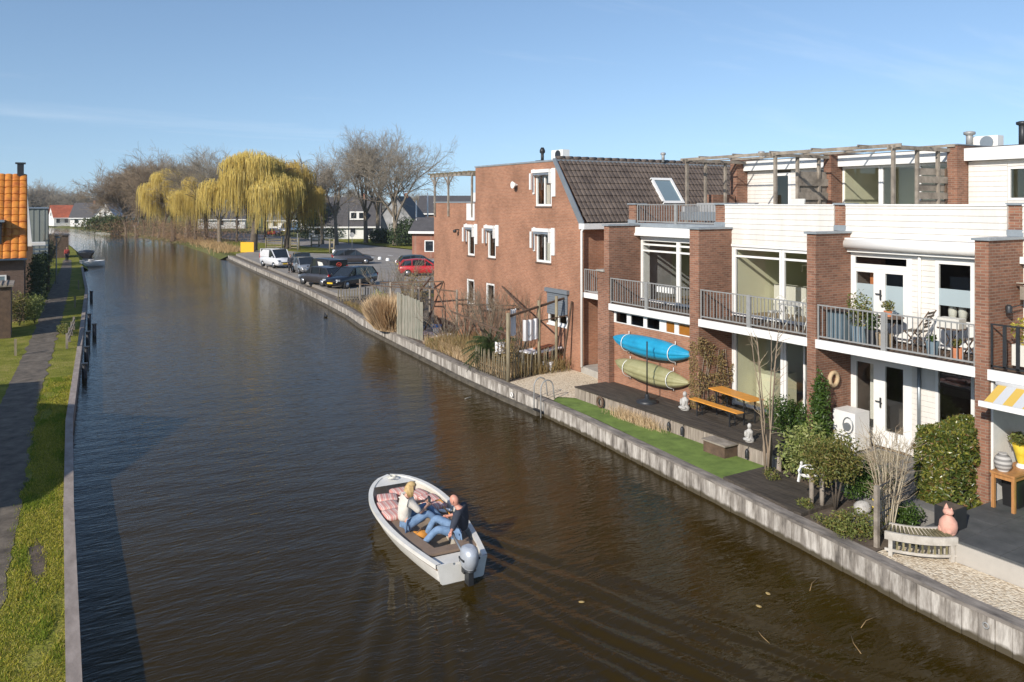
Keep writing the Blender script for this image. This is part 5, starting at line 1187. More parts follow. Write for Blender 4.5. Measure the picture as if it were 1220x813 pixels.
# ------------------------------------------------------------------ cluttered garden beside the brick house
t=thing('garden_pergola','rough post and beam frame over the drying laundry','pergola',(16.5,25.3,.56))
for x,y,h,r in ((14.98,24.8,3.1,.075),(16.68,25.3,3.4,.06),(17.6,25.45,3.5,.06)):
    mb=MB();mb.tube([(x,y,.4),(x,y,h)],r,8);mb.build('post',M['wood_post'],t)
mb=MB();mb.bar((15.0,24.85,2.95),(18.15,25.7,3.35),.08,m=0);mb.bar((17.7,25.1,1.0),(18.1,25.1,3.3),.06);mb.bar((15.0,24.9,2.3),(15.0,29.5,2.6),.06);mb.bar((16.68,25.3,2.6),(18.1,25.4,2.7),.04);mb.bar((16.0,25.2,3.0),(18.1,30.5,3.4),.05);mb.build('beam',M['wood_brown'],t)
M['sheet']=pm('white_cloth',(.78,.77,.78),.8,.05,3,bump=.02,bscale=4)
def cloth(label,x0,y0,x1,y1,z0,z1,seed=1,name='bed_sheet'):
    mb=MB();n,m=14,8;vs=[]
    for j in range(m+1):
        for i in range(n+1):
            f=i/n;g_=j/m;w_=.05*sin(f*19+seed)*(1-g_*.3);vs.append((x0+(x1-x0)*f+w_*.5,y0+(y1-y0)*f+w_,z1-(z1-z0)*g_-.03*sin(f*3.1)))
    mb.add(vs,[(j*(n+1)+i,j*(n+1)+i+1,(j+1)*(n+1)+i+1,(j+1)*(n+1)+i) for j in range(m) for i in range(n)],0,True)
    o=mb.build(name,M['sheet']);tag(o,label,'laundry');return o
cloth('large white sheet hung between the garden posts',15.75,25.0,16.62,25.25,1.95,2.75,1)
cloth('narrow white sheet hanging beside the first garden post',15.2,25.0,15.5,25.1,2.2,3.2,4)
cloth('crumpled white cloth in the palm garden',15.35,26.4,15.75,26.3,1.3,1.75,7)
t=thing('work_table','cluttered white topped table behind the paling fence','table',(17.2,25.9,.56));mb=MB();mb.obox((17.2,25.9,1.35),(1.8,.8,.05),rz=.25);mb.build('top',M['sheet'],t)
for a,b in ((16.5,25.5),(17.9,25.9),(16.4,26.0),(17.8,26.4)):
    mb=MB();mb.bar((a,b,.56),(a,b,1.34),.05);mb.build('leg',M['galv'],t)
mb=MB();mb.obox((17.3,25.9,1.45),(1.1,.3,.06),rz=.4);tag(mb.build('red_plank',M['terracotta']),'reddish plank lying on the cluttered table','plank')
for i,(x,y,h,mt,lb) in enumerate(((17.9,25.75,.5,'terracotta','terracotta tub at the house end of the paling fence'),(17.3,25.6,.35,'sheet','white tub behind the paling fence'),(17.0,35.0,.4,'white','white bucket near the board fence'),)):
    t=thing('tub',lb,'tub',(x,y,.57));mb=MB();mb.lathe([(.17,.572),(.22,.57+h),(.2,.57+h)],(x,y,0),12);mb.build('tub',M[mt],t)
t=thing('paling_fence','low chestnut paling fence of rough stakes beside the gravel','fence',(16,25.5,.56));rg=random.Random(12)
def pale(p0,p1,h,step=.13,cnt=[0]):
    p0,p1=V((*p0,0)),V((*p1,0));n=int((p1-p0).length/step)
    for i in range(n):
        p=p0.lerp(p1,(i+.5)/n);mb=MB();a,b=rg.gauss(0,.025),rg.gauss(0,.02);mb.tube([(p.x,p.y,.45),(p.x+a,p.y+b,.56+h*rg.uniform(.88,1.08)*.93),(p.x+a,p.y+b,.56+h*rg.uniform(.98,1.08))],[.024,.02,.006],5);mb.build('stake',M['wood_post'],t)
pale((15.05,24.9),(18.05,25.62),.95,.15);pale((14.98,24.9),(14.98,27.4),.9,.16)
mb=MB();
for z in (.85,1.2):mb.tube([(14.98,27.4,z),(14.98,24.9,z),(18.05,25.62,z)],.008,4)
mb.build('wire',M['dark_metal'],t)
# palm
stems('bare_vine','pale tangled vine hanging over the lower windows of the brick house',(17.6,30.8,.56),16,2.7,1.3,.018,'bark',29,'vine',30,'twig_grey',tw=.8)
stems('bare_vine','dense brown vine by the grey roller shutter',(17.6,28.0,.56),14,2.7,1.5,.018,'bark',39,'vine',30,'twig',tw=.8)
stems('bare_vine','sprawling dead vine between the palm and the board fence',(16.6,33.2,.56),16,1.5,1.9,.02,'bark',49,'vine',26,'twig_grey',tw=.7)
bush('dead_bush','dry brown bush at the first garden post',(15.6,25.9,.56),(.6,.9,1.6),900,.08,'dry_ivy',58,'bush',lumps=6)
t=thing('fan_palm','shaggy green palm by the first garden post','palm',(15.75,27.3,.56));rg=random.Random(31);mb=MB();mb.tube([(15.75,27.3,.5),(15.75,27.3,1.5)],.12,8);mb.build('trunk',M['bark_dark'],t);mb=MB()
for k in range(64):
    a=rg.uniform(0,6.28);e=rg.uniform(-.7,1.3);b=V((15.75,27.3,1.45));ln=rg.uniform(.9,1.45);pr=None
    for i in range(8):
        f=(i+1)/8;p=b+V((cos(a)*cos(e),sin(a)*cos(e),sin(e)))*ln*f+V((0,0,-.55*f*f))
        if pr is not None:
            sd=V((-sin(a),cos(a),0))
            for s in (-1,1):
                for u in (0,.5):
                    q=pr.lerp(p,u);tip=q+sd*s*.32*(1-f*.5)+V((cos(a)*.12,sin(a)*.12,-.16))
                    mb.add([q,q+V((cos(a)*.04,sin(a)*.04,0)),tip],[(0,1,2)])
        pr=p
mb.build('crown',M['evergreen'],t)
stems('dead_shrub','dark dead shrub under the hanging sheets',(15.75,25.75,.56),12,1.7,.8,.02,'bark_dark',8,'shrub',14,'twig_grey')
stems('bare_vine','tangled bare vine in front of the brick house windows',(16.9,29.6,.56),14,2.5,1.5,.03,'bark',9,'vine',26,'twig')
stems('bare_vine','brown bare vine trained along the brick wall beyond the palm',(17.2,32.2,.56),12,2.5,1.6,.03,'bark',19,'vine',26,'twig')
bush('rusty_vine','rusty brown dense climber on the frame at the house corner',(18.6,40.2,.56),(1.5,1.5,2.7),1700,.09,'dry_ivy',33,'climbing plant',lumps=8,base=.6)
t=thing('garden_pergola','tangled dark beam frame near the far corner of the brick house','pergola',(17,37,.56))
P4=[(16.3,35.6),(16.05,38.6),(18.0,37.9),(17.4,33.6)]
for x,y in P4:
    mb=MB();mb.tube([(x,y,.4),(x,y,3.0)],.06,7);mb.build('post',M['wood_grey'],t)
mb=MB();mb.bar((15.9,39.6,2.9),(18.2,36.6,3.1),.07);mb.bar((16.3,35.6,2.75),(18.1,38,3.2),.07);mb.bar((17.4,33.6,2.9),(16.05,38.6,2.9),.06);mb.bar((18.1,36.5,3.1),(17.0,36.4,.7),.06);mb.bar((15.6,42.5,2.6),(16.3,35.6,2.9),.05);mb.bar((17.4,33.6,2.3),(17.9,29,2.7),.06);mb.build('beam',M['wood_brown'],t)
# old board fence panel
M['old_boards']=pm('peeling_green_boards',(.17,.20,.15),.9,.25,3,stretch=(3,5,.5),c2=(.42,.37,.30),bump=.003)
t=thing('board_fence','old peeling pale green board fence at the water edge','fence',(15.75,35.4,.56))
rg=random.Random(2);y=34.25
while y<36.9:
    w_=rg.uniform(.11,.17);mb=MB();o=rg.gauss(0,.012);f=(y-34.25)/2.6;x=15.88-.2*f;mb.box(x+o,x+o+.025,y,y+w_-.012,.5,2.42+.28*f+rg.gauss(0,.03));mb.build('board',M['old_boards'],t);y+=w_
mb=MB();mb.box(15.93,15.99,34.3,36.8,1.0,1.08);mb.box(15.93,15.99,34.3,36.8,1.9,1.98);mb.box(15.86,15.94,35.4,35.48,.5,3.1);mb.build('rail',M['wood_post'],t)
# tall dry reed clump
mb=MB();rg=random.Random(3)
for k in range(6500):
    a=rg.uniform(0,6.28);r_=rg.random()**.5;x=15.85+cos(a)*r_*.6;y=38.6+sin(a)*r_*1.25;h=1.95*rg.uniform(.45,1.08)*(1-.35*r_**2);l=.6*r_*h
    dx=rg.gauss(0,.2)+cos(a)*l*.6;dy=rg.gauss(0,.2)+sin(a)*l*.6;w_=.014;b=rg.uniform(0,3)
    mb.add([(x-cos(b)*w_,y-sin(b)*w_,.55),(x+cos(b)*w_,y+sin(b)*w_,.55),(x+dx*.5+cos(b)*w_,y+dy*.5+sin(b)*w_,.55+h*.6),(x+dx,y+dy,.55+h)],[(0,1,2,3)])
t=thing('grass_clump','big straw coloured ornamental grass clump left of the board fence','ornamental grass',(15.8,38.6,.56));mb.build('blades',M['reed_pale'],t)
mb=MB();rg=random.Random(13)
def edge(r):
    y=r.uniform(25.2,33.6);return (lerpx(capR,y)+.3+abs(r.gauss(0,.45))+(.5 if r.random()<.3 else 0),y,.55)
blades(mb,3600,edge,.5,.016,rg,.45);tag(mb.build('dry_weeds',M['reed_pale']),'tall dry weeds along the cap beam beside the palm','weeds',None,'stuff')
mb=MB()
def wd(r):
    y=r.uniform(25.0,33.0);return (r.uniform(15.3,18.0),y,.55)
blades(mb,4200,wd,.7,.02,random.Random(14),.6);tag(mb.build('brown_weeds',M['dry_ivy']),'brown withered garden growth beside the brick house','weeds',None,'stuff')
mb=MB();blades(mb,1800,lambda r:(lerpx(capR,y_:=r.uniform(36.5,50))+.35+abs(r.gauss(0,.3)),y_,.52),.3,.02,random.Random(15),.5);tag(mb.build('bank_weeds',M['dry_ivy']),'short dry weeds along the quay before the parked cars','weeds',None,'stuff')
M['blue_plastic']=pm('blue_plastic_tub',(.02,.2,.6),.4,.05,3)
t=thing('tub','bright blue plastic tub on the garden paving','tub',(17.75,36.6,.57));mb=MB();mb.lathe([(.22,.577),(.3,.87),(.28,.87)],(17.75,36.6,0),12);mb.build('tub',M['blue_plastic'],t)
mb=MB();rg=random.Random(6)
for k in range(14):
    mb.obox((17.0+rg.gauss(0,.3),35.2+rg.gauss(0,.45),.6+.02*k*.3),(.5,.35,.02),rz=rg.uniform(0,3),rx=rg.gauss(0,.1))
tag(mb.build('plastic_sheeting',M['sheet']),'crumpled pale plastic sheeting on the garden paving','sheeting')
t=thing('garden_ball','pale green ball on the paving near the cap beam','ball',(15.6,32.9,.58));mb=MB();mb.ell((15.7,32.9,.75),(.17,.17,.17),14,10);mb.build('ball',M['euonymus'],t)
bush('evergreen_bush','yellow green bush above the straw coloured grass clump',(17.3,42.5,.56),(.9,1.3,1.5),1300,.12,'euonymus',41)
for i,(x,y,s,lb) in enumerate(((19.4,47.5,1.0,'large twiggy bare shrub between the black car and the garden'),(21.6,49.5,1.15,'twiggy bare shrub in front of the red car'),(19.9,44,.8,'brown bare shrub behind the straw coloured grass'),(23.2,47,1.0,'bare shrub nearest the far corner of the brick house'))):
    stems('bare_shrub',lb,(x,y,.56),14,2.3*s,1.5*s,.03,'bark',60+i,'shrub',24,'twig_grey')
t=thing('picket_fence','short weathered picket fence in front of the parked black car','fence',(18.4,51,.6))
for i in range(16):
    mb=MB();x=17.4+i*.2;mb.box(x,x+.07,51.0+i*.02,51.03+i*.02,.5,1.35+.08*sin(i*2));mb.build('picket',M['wood_post'],t)
mb=MB();mb.box(17.3,20.6,51.05,51.1,.8,.86);mb.box(18.9,19.0,50.9,51.0,.5,2.0);mb.build('rail',M['wood_grey'],t)
t=thing('mooring_ring','small white mooring ring on the quay wall before the gravel yard','mooring ring',(14.5,24.2,.3));mb=MB();mb.tube([(14.58+.0,23.9+.07*cos(a*pi/6),.3+.07*sin(a*pi/6)) for a in range(13)],.022,6,cap=False);mb.build('ring',M['white'],t)
t=thing('mooring_ring','small steel mooring ring on the quay wall at the lower right','mooring ring',(13,6.8,.3));mb=MB();mb.tube([(13.06,6.75+.045*cos(a*pi/6),.36+.045*sin(a*pi/6)) for a in range(13)],.012,6,cap=False);mb.build('ring',M['galv'],t)
# ------------------------------------------------------------------ car park, roads
def P3(px,py,z=.8):return G(px,py,z)
lot=[(18.35,52.5),(19.0,62.3),(19.9,75),(20.6,85),(22.0,104),P3(320,296),P3(368,301),P3(430,303),P3(470,306),P3(515,317),(33,66),(31,56),(24,52.2)]
sheet('parking_lot',lot,.72,M['asphalt'],.3)
sheet('quayside_strip',[(lerpx(capR,y)+.28,y) for y in (52,62,75,85,104)]+[(22.3,104),(20.9,85),(20.2,75),(19.3,62),(18.6,52)],.5,M['path'])
road=[P3(525,299),P3(470,293.5),P3(420,289),P3(370,286),P3(330,283.5),P3(290,280),P3(240,276),P3(180,272.5),P3(180,270),P3(240,272.5),P3(300,275),P3(345,278),P3(380,280),P3(430,283),P3(480,287),P3(530,289.5)]
ra=[P3(528,312),P3(455,303),P3(400,296),P3(350,291.5),P3(300,286.5),P3(240,280)]
rb=[P3(240,274),P3(300,277),P3(350,281),P3(400,286),P3(455,292),P3(528,299)]
sheet('road',ra+rb,.5,M['road'])
mb=MB();M['line']=pm('road_paint',(.7,.7,.66),.7,.1,2)
for px in range(462,528,13):
    a=V((*P3(px,301.5+(px-462)*.12),0));b=V((*P3(px+6,302.3+(px-462)*.12),0));d=(b-a).normalized();n=V((-d.y,d.x,0))*.14
    mb.add([(a-n).xy[:]+(.504,),(b-n).xy[:]+(.504,),(b+n).xy[:]+(.504,),(a+n).xy[:]+(.504,)],[(0,1,2,3)])
o=mb.build('road_marking',M['line']);o['kind']='structure'
sheet('verge',[(22.2,104),P3(316,297,.6),P3(360,300,.6),P3(395,300,.6),P3(395,296,.6),P3(340,291,.6),P3(290,287,.6),P3(250,288,.6),(23.6,125)],.52,M['grass'])
sheet('verge',[P3(385,285.5,.6),P3(440,291,.6),P3(500,297.5,.6),P3(512,293,.6),P3(450,285,.6),P3(385,281,.6)],.53,M['grass'])
# ------------------------------------------------------------------ vehicles
M['tyre']=M['rubber'];M['rim']=pm('alloy',(.45,.45,.46),.3,.05,5,metal=.8)
M['carglass']=pm('car_window',(.02,.025,.03),.06,.1,2,spec=.8);M['lamp_red']=pm('tail_lamp',(.45,.01,.01),.2,.05,4);M['lamp_clear']=pm('head_lamp',(.6,.62,.65),.12,.05,4,metal=.3);M['plate']=pm('number_plate',(.75,.5,.03),.5,.03,4)
def paint(n,c,metal=.0):
    if n not in M:M[n]=pm(n,c,.28,.04,2,metal=metal,coat=.6)
    return n
def car(name,label,loc,hd,col,kind='hatch',cat='car',Ls=1.0):
    t=thing(name,label,cat,(0,0,0))
    if kind=='van':   L_,w,h=4.5,.9,1.82;st=[(-2.25,.35,1.0,.84),(-2.1,.28,1.08,.88),(0,.25,1.08,.9),(1.2,.25,1.05,.9),(1.75,.26,.98,.88),(2.15,.3,.82,.82),(2.27,.38,.62,.74)];cab=[(-2.2,1.75,.78),(-1.9,1.82,.8),(.2,1.84,.8),(.75,1.8,.78),(1.5,1.03,.72)];ws=(.78,1.48)
    elif kind=='estate':L_,w,h=4.8,.92,1.55;st=[(-2.4,.4,.88,.8),(-2.25,.26,.95,.88),(-.5,.22,.95,.92),(1.0,.22,.93,.92),(1.8,.24,.86,.88),(2.2,.3,.75,.8),(2.38,.4,.6,.68)];cab=[(-2.3,.96,.76),(-1.85,1.46,.7),(-.6,1.55,.72),(.35,1.5,.7),(1.2,.93,.76)];ws=(.4,1.15)
    else:             L_,w,h=4.1,.87,1.5;st=[(-2.05,.4,.88,.76),(-1.9,.26,.95,.84),(-.5,.22,.94,.87),(.8,.22,.92,.87),(1.5,.24,.84,.83),(1.9,.3,.72,.76),(2.05,.4,.58,.65)];cab=[(-1.98,.96,.74),(-1.6,1.4,.68),(-.5,1.5,.7),(.3,1.45,.68),(1.1,.92,.74)];ws=(.35,1.05)
    mb=MB();vs=[];K=12
    for x,zl,zb,hw in st:
        pr=[(hw*.80,zl),(hw*.96,zl+.12),(hw,zl+(zb-zl)*.55),(hw*.95,zb-.05),(hw*.86,zb),(0.001,zb+.03)]
        full=[(-a,b) for a,b in pr]+[(a,b) for a,b in reversed(pr)]
        vs+=[(x,a,b) for a,b in full]
    n=len(st);mb.add(vs,[(i*K+j,i*K+(j+1)%K,(i+1)*K+(j+1)%K,(i+1)*K+j) for i in range(n-1) for j in range(K)],0,True)
    mb.add(vs[:K],[tuple(range(K))]);mb.add(vs[-K:],[tuple(range(K))])
    body=mb.build('body',M[col],t,fixn=True)
    # greenhouse: dark glass shell, painted roof and pillars
    mb=MB();vs=[]
    for x,z,hw in cab:
        zb=.93 if kind!='van' else 1.05;vs+=[(x,-max(hw,.70)*1.06,zb-.02),(x,-hw,z),(x,hw,z),(x,max(hw,.70)*1.06,zb-.02)]
    n=len(cab);mb.add(vs,[(i*4+j,i*4+j+1,(i+1)*4+j+1,(i+1)*4+j) for i in range(n-1) for j in range(3)]+[(0,1,2,3),((n-1)*4+3,(n-1)*4+2,(n-1)*4+1,(n-1)*4)],0,False)
    mb.build('window',M['carglass'],t)
    mb=MB();ci_=[c for c in cab if c[1]>1.35];vs=[]
    for x,z,hw in ci_:vs+=[(x,-hw-.015,z-.05),(x,-hw*.93,z+.02),(x,0,z+.035),(x,hw*.93,z+.02),(x,hw+.015,z-.05)]
    n=len(ci_);mb.add(vs,[(i*5+j,i*5+j+1,(i+1)*5+j+1,(i+1)*5+j) for i in range(n-1) for j in range(4)],0,True)
    zb=.93 if kind!='van' else 1.05
    for s in (-1,1):
        for (a,b) in ((0,1),(-2,-1)):
            A_=cab[a];B_=cab[b];mb.bar((A_[0],s*A_[2]*1.0,A_[1]),(B_[0],s*B_[2]*1.0,B_[1]),.07)
        for xm in ((-.9,.25) if kind!='van' else (.15,)):mb.bar((xm,s*.82 if kind!='van' else s*.85,zb),(xm,s*(.72 if kind!='van' else .8),(1.48 if kind!='van' else 1.8)),.07,.04,up=(0,1,0))
        if kind=='van':mb.add([(-2.2,s*.85,zb),(.15,s*.86,zb),(.15,s*.815,1.78),(-2.15,s*.80,1.74)],[(0,1,2,3)])
    mb.build('roof',M[col],t)
    for x in (-L_*.31,L_*.31):
        for s in (-1,1):
            r=.32;mb=MB();mb.lathe([(r*.62,-.11),(r*.95,-.11),(r,-.07),(r,.07),(r*.95,.11),(r*.62,.11)],(x,s*(w-.1),r),18,axis='Y');wh=mb.build('wheel',M['tyre'],t)
            mb=MB();mb.lathe([(.02,-.115),(r*.6,-.115),(r*.6,.115),(.02,.115)],(x,s*(w-.1),r),14,axis='Y');mb.build('rim',M['rim'],wh)
            mb=MB();mb.lathe([(r*1.2,-.02),(r*1.2,.02)],(x,s*(w-.035),r+.02),16,axis='Y');
    fx,bx_=st[-2][0],st[0][0]
    for s in (-1,1):
        mb=MB();mb.obox((fx+.03,s*st[-2][3]*.8,.68 if kind!='van' else .78),(.22,.26,.14),rz=-s*.35);mb.build('headlight',M['lamp_clear'],t)
        mb=MB();mb.obox((bx_+.03,s*st[0][3]*.93,.85 if kind!='van' else 1.1),(.1,.16,.2 if kind!='van' else .45));mb.build('tail_light',M['lamp_red'],t)
        mb=MB();mb.ell((cab[-1][0]-.15,s*(w+.08),zb+.08),(.06,.1,.07),8,5);mb.build('mirror',M[col],t)
    mb=MB();mb.box(st[-1][0],st[-1][0]+.03,-.26,.26,.42,.53);mb.build('number_plate',M['plate'],t);mb=MB();mb.box(bx_-.03,bx_,-.26,.26,.62,.73);mb.build('number_plate',M['plate'],t)
    mb=MB();mb.box(st[-1][0]-.01,st[-1][0]+.02,-.45,.45,.56,.64);mb.box(st[-1][0]-.05,st[-1][0]+.01,-.6,.6,.38,.41);mb.build('grille',M['black'],t)
    x,y=loc;place(t,(x,y,.72),R(hd),Ls);return t
pw=paint('car_white',(.75,.75,.76));ps=paint('car_silver',(.4,.41,.42),.6);pb=paint('car_black',(.008,.009,.014));pg=paint('car_grey',(.09,.085,.09),.5);pr2=paint('car_red',(.5,.02,.025));pt=paint('car_teal',(.05,.09,.11),.4);pc=paint('car_charcoal',(.045,.045,.05),.3)
car('parked_van','white van parked nearest the yellow sign',(20.9,80.2),278,pw,'van','van')
car('parked_car','pale silver car with yellow plate beside the white van',(21.3,71.6),266,ps)
dv=car('parked_van','dark grey van with red emblem on its rear window',(21.0,64.6),100,pc,'van','van',1.0)
mb=MB();M['emblem']=pm('emblem_red',(.5,.06,.03),.5,.05,3);mb.tube([(-2.24,.22*cos(a*pi/6),1.42+.15*sin(a*pi/6)) for a in range(13)],.03,5,cap=False);mb.obox((-2.235,0,1.42),(.02,.28,.12));o=mb.build('emblem',M['emblem']);o.parent=dv
mb=MB();mb.add([(-1.2,.905,.7),(.0,.912,.6),(.2,.905,1.05),(-.6,.895,1.0)],[(0,1,2,3)]);mb.add([(-1.3,.86,1.12),(-.4,.865,1.12),(-.1,.83,1.6),(-.9,.825,1.55)],[(0,1,2,3)]);o=mb.build('side_graphic',M['cream_metal']);o.parent=dv
car('parked_car','black estate car parked at the end of the row by the picket fence',(20.9,58.3),211,pb,'estate')
car('parked_car','dark grey car squeezed between the dark van and the black estate',(19.4,60.9),108,pg,'hatch')
car('parked_car','brownish grey hatchback standing alone across the car park',(28.9,80.0),-14,pg,'hatch','car',1.05)
car('parked_car','teal grey car behind the bright red car near the brick house',(31.6,69.0),-14,pt)
car('parked_car','bright red car half hidden by shrubs at the brick house corner',(29.6,64.0),-22,pr2,'hatch')
car('parked_car','red car seen from behind by the far road under the willows',(41.5,161),60,pr2)
car('parked_car','dark car parked on the far side of the road behind the willow trunk',(49,156),200,pb)
car('parked_car','greenish grey car behind the pale silver one',(22.6,77.0),258,pt,'estate')
car('parked_van','light grey van on the far road between the willow trunks',(46.5,168),225,ps,'van','van',1.25)
# ------------------------------------------------------------------ signs, posts, gates
M['sign_yellow']=pm('yellow_board',(.85,.45,.01),.5,.03,2)
x,y=G(294.5,301.5,.6);t=thing('notice_board','blank bright yellow board on posts at the end of the quay','sign',(x,y,.5))
mb=MB();mb.obox((x,y,1.35),(1.75,.06,1.35),rz=-TH);mb.build('board',M['sign_yellow'],t)
for s in (-.6,.6):mb=MB();mb.tube([(x+s*C_,y-s*S_+.05,.4),(x+s*C_,y-s*S_+.05,1.0)],.05,6);mb.build('post',M['wood_post'],t)
def pole(px,py,top,r,label,name='street_lamp',cat='street lamp',z=.6):
    x,y=G(px,py,z);d=x*S_+y*C_;h=CAMH+(243-top)*d/FPX;t=thing(name,label,cat,(x,y,z-.1));mb=MB();mb.tube([(x,y,z-.15),(x,y,h)],[r,r*.6],7);mb.build('pole',M['galv'],t);return t,x,y,h
t,x,y,h=pole(415.5,290,204,.09,'tall pale lamp post on the grass before the dark roofed house');mb=MB();mb.obox((x-.3*C_,y+.3*S_,h),(.8,.22,.1),rz=-TH);mb.build('lamp_head',M['galv'],t)
t,x,y,h=pole(419.5,296,280,.05,'small round traffic sign on a thin post by the car park','traffic_sign','traffic sign')
mb=MB();mb.lathe([(.36,-.015),(.36,.015)],(0,0,0),18,axis='Y');o=mb.build('sign_face',M['galv'],t);o.location=(0,0,h-.5+.0);o.rotation_euler=(0,0,-TH)
t,x,y,h=pole(67,337,283,.06,'thin pale lamp post beside the shaded left path','street_lamp','street lamp',.5)
mb=MB();mb.obox((x+.1,y,h),(.4,.15,.1));mb.build('lamp_head',M['galv'],t)
for i,(px,py,lb) in enumerate(((398,300.5,'white stone bollard by the round traffic sign'),(452.5,309.5,'white stone bollard, left one of the three at the road edge'),(462,311,'white stone bollard, middle one of the three at the road edge'),(473,313.5,'white stone bollard, right one of the three at the road edge'))):
    x,y=G(px,py,.7);t=thing('bollard',lb,'bollard',(x,y,.55),'white bollards between the car park and the road');mb=MB();mb.lathe([(.22,.55),(.24,.85),(.16,1.02)],(x,y,0),10);mb.build('stone',M['white'],t)
def gate(px0,px1,py,h,label,z=.6,n=3):
    a=V((*G(px0,py,z),0));b=V((*G(px1,py,z),0));t=thing('wooden_gate',label,'gate',(a.x,a.y,z-.1))
    for p in (a,b):mb=MB();mb.tube([(p.x,p.y,z-.2),(p.x,p.y,z+h+.15)],.12,6);mb.build('post',M['wood_post'],t)
    mb=MB()
    for i in range(n):q=z+h*(i+.6)/n;mb.bar((a.x,a.y,q),(b.x,b.y,q),.05,.16)
    mb.build('rails',M['wood_post'],t)
gate(317,336,296,1.5,'wooden rail gate behind the white van',n=4);gate(346,356,297,1.5,'narrow wooden rail gate right of the dark willow trunk',n=4);gate(371,380,293.5,1.5,'small open wooden rail fence left of the lamp post',n=3);gate(393,398,300,1.6,'low white barrier beside the first bollard',n=2)
t,x,y,h=pole(354.5,298,278,.09,'pale wooden post beside the gates','post','post')
# ------------------------------------------------------------------ far houses
def cottage(label,px,py,rz,L_,W_,hw,hr,wall,roof,z=.5,dormer=False,name='house',wins=3,gable=None,xy=None,chim=True):
    x,y=xy or G(px,py,z);t=thing(name,label,'house',(0,0,0));mb=MB()
    mb.box(-L_/2,L_/2,-W_/2,W_/2,0,hw);mb.prism([(-W_/2,hw),(W_/2,hw),(0,hr-.12)],'X',-L_/2+.0,L_/2-.0);mb.build('wall',M[wall],t)
    k=(hr-hw)/(W_/2);e=.45;mb=MB()
    for s in (-1,1):
        mb.add([(-L_/2-.3,s*(W_/2+e),hw-k*e+.05),(L_/2+.3,s*(W_/2+e),hw-k*e+.05),(L_/2+.3,0,hr+.05),(-L_/2-.3,0,hr+.05),(-L_/2-.3,s*(W_/2+e),hw-k*e-.12),(L_/2+.3,s*(W_/2+e),hw-k*e-.12),(L_/2+.3,0,hr-.12),(-L_/2-.3,0,hr-.12)],[(0,1,2,3),(7,6,5,4),(0,4,5,1),(1,5,6,2),(3,7,4,0)])
    ro=mb.build('roof',M[roof],t)
    if chim:mb=MB();mb.box(L_*.25,L_*.25+.6,-.3,.3,hr-.4,hr+.7);mb.build('chimney',M['brick_far'],ro)
    mb=MB();mb.box(-L_/2-.3,L_/2+.3,-W_/2-e-.1,-W_/2-e+.05,hw-k*e-.2,hw-k*e+.08);mb.build('gutter',M['white'],t)
    for i in range(wins):
        xx=-L_/2+L_*(i+.5)/wins;f=MB();f.box(xx-.6,xx+.6,-W_/2-.06,-W_/2-.01,.9,2.3);o=f.build('window',M['white'],t);f=MB();f.box(xx-.48,xx+.48,-W_/2-.08,-W_/2-.062,1.0,2.2);f.build('pane',M['carglass'],o)
    for s in (-1,1):
        f=MB();f.box(s*(L_/2+.01),s*(L_/2+.06),-.6,.6,hw+.1,hw+1.3);o=f.build('window',M['white'],t);f=MB();f.box(s*(L_/2+.062),s*(L_/2+.08),-.48,.48,hw+.2,hw+1.2);f.build('pane',M['carglass'],o)
    if dormer:
        zc=hw+.9;f=MB();f.box(dormer-1.5,dormer+1.5,-W_/2+.3,0,zc-.1,zc+1.5);o=f.build('dormer',M['white'],t);f=MB()
        for q in (-.75,.75):f.box(dormer+q-.5,dormer+q+.5,-W_/2+.27,-W_/2+.298,zc+.2,zc+1.25)
        f.build('pane',M['carglass'],o)
    place(t,(x,y,z-.1),rz);return t
V0=-TH
cottage('dark roofed house with white dormer behind the lamp post',0,0,V0+.12,13,9,2.9,8.0,'white','slate',xy=(51.5,146),dormer=2.5,wins=4)
cottage('grey gabled house right of the dark roofed one behind the three trees',0,0,V0+pi/2-.15,10,8,3.2,8.2,'room_grey','slate',xy=(62,143),wins=3)
cottage('wide dark grey building behind the tallest bare tree',0,0,V0,26,12,4.8,8.6,'brick_dark','slate',xy=(88,160),wins=5,name='farm_building')
cottage('small orange brick house at the left edge of the big brick house',0,0,V0-.2,4.4,4.6,3.6,5.0,'brick_far','slate',xy=(42.5,88.0),wins=1,chim=False)
cottage('white house with grey roof seen through the willow trunks',0,0,V0,11,8,2.8,6.2,'white','zinc',xy=(58,205),wins=3)
cottage('low white house left of the dark willow trunk',0,0,V0+.3,12,8,2.8,5.6,'white','slate',xy=(44,225),wins=3)
cottage('pale house with light roof right of the dark willow trunk',0,0,V0-.2,10,8,2.9,6.4,'white','zinc',xy=(66,190),wins=3)
M['wall_white']=pm('whitewash',(.75,.73,.68),.8,.06,1)
cottage('white cottage with red roof on the far bend of the canal',0,0,V0+.75,11,7,2.9,6.3,'wall_white','tile_red',xy=(9.5,277),wins=5)
cottage('white house with dark roof beside the red roofed cottage',0,0,V0+.1,7,7,3.0,7.0,'wall_white','slate',xy=(13.5,268),wins=2)
cottage('white gabled house with grey roof at the right of the far group',0,0,V0+pi/2-.3,9,7.5,3.2,7.0,'wall_white','zinc',xy=(21,262),wins=3)
cottage('low pale shed at the left of the far white houses',0,0,V0,12,5,2.2,3.2,'room_grey','slate',xy=(-2,330),wins=2,chim=False,name='shed')
bush('clipped_hedge','long dark clipped hedge before the dark roofed house',(*G(412,284.5,.5),.4),(7,2.2,3.4),3800,.5,'evergreen',51,'hedge',lumps=12)
bush('evergreen_tree','dark evergreen tree right of the dark willow trunk',(*G(373,285,.5),.4),(4.0,3.5,9.5),5200,.5,'evergreen',52,'tree',lumps=14)
bush('evergreen_bush','dark round evergreen shrub under the tallest bare tree',(*G(490,293,.5),.4),(5.0,3.5,4.4),4200,.4,'evergreen',53,lumps=10)
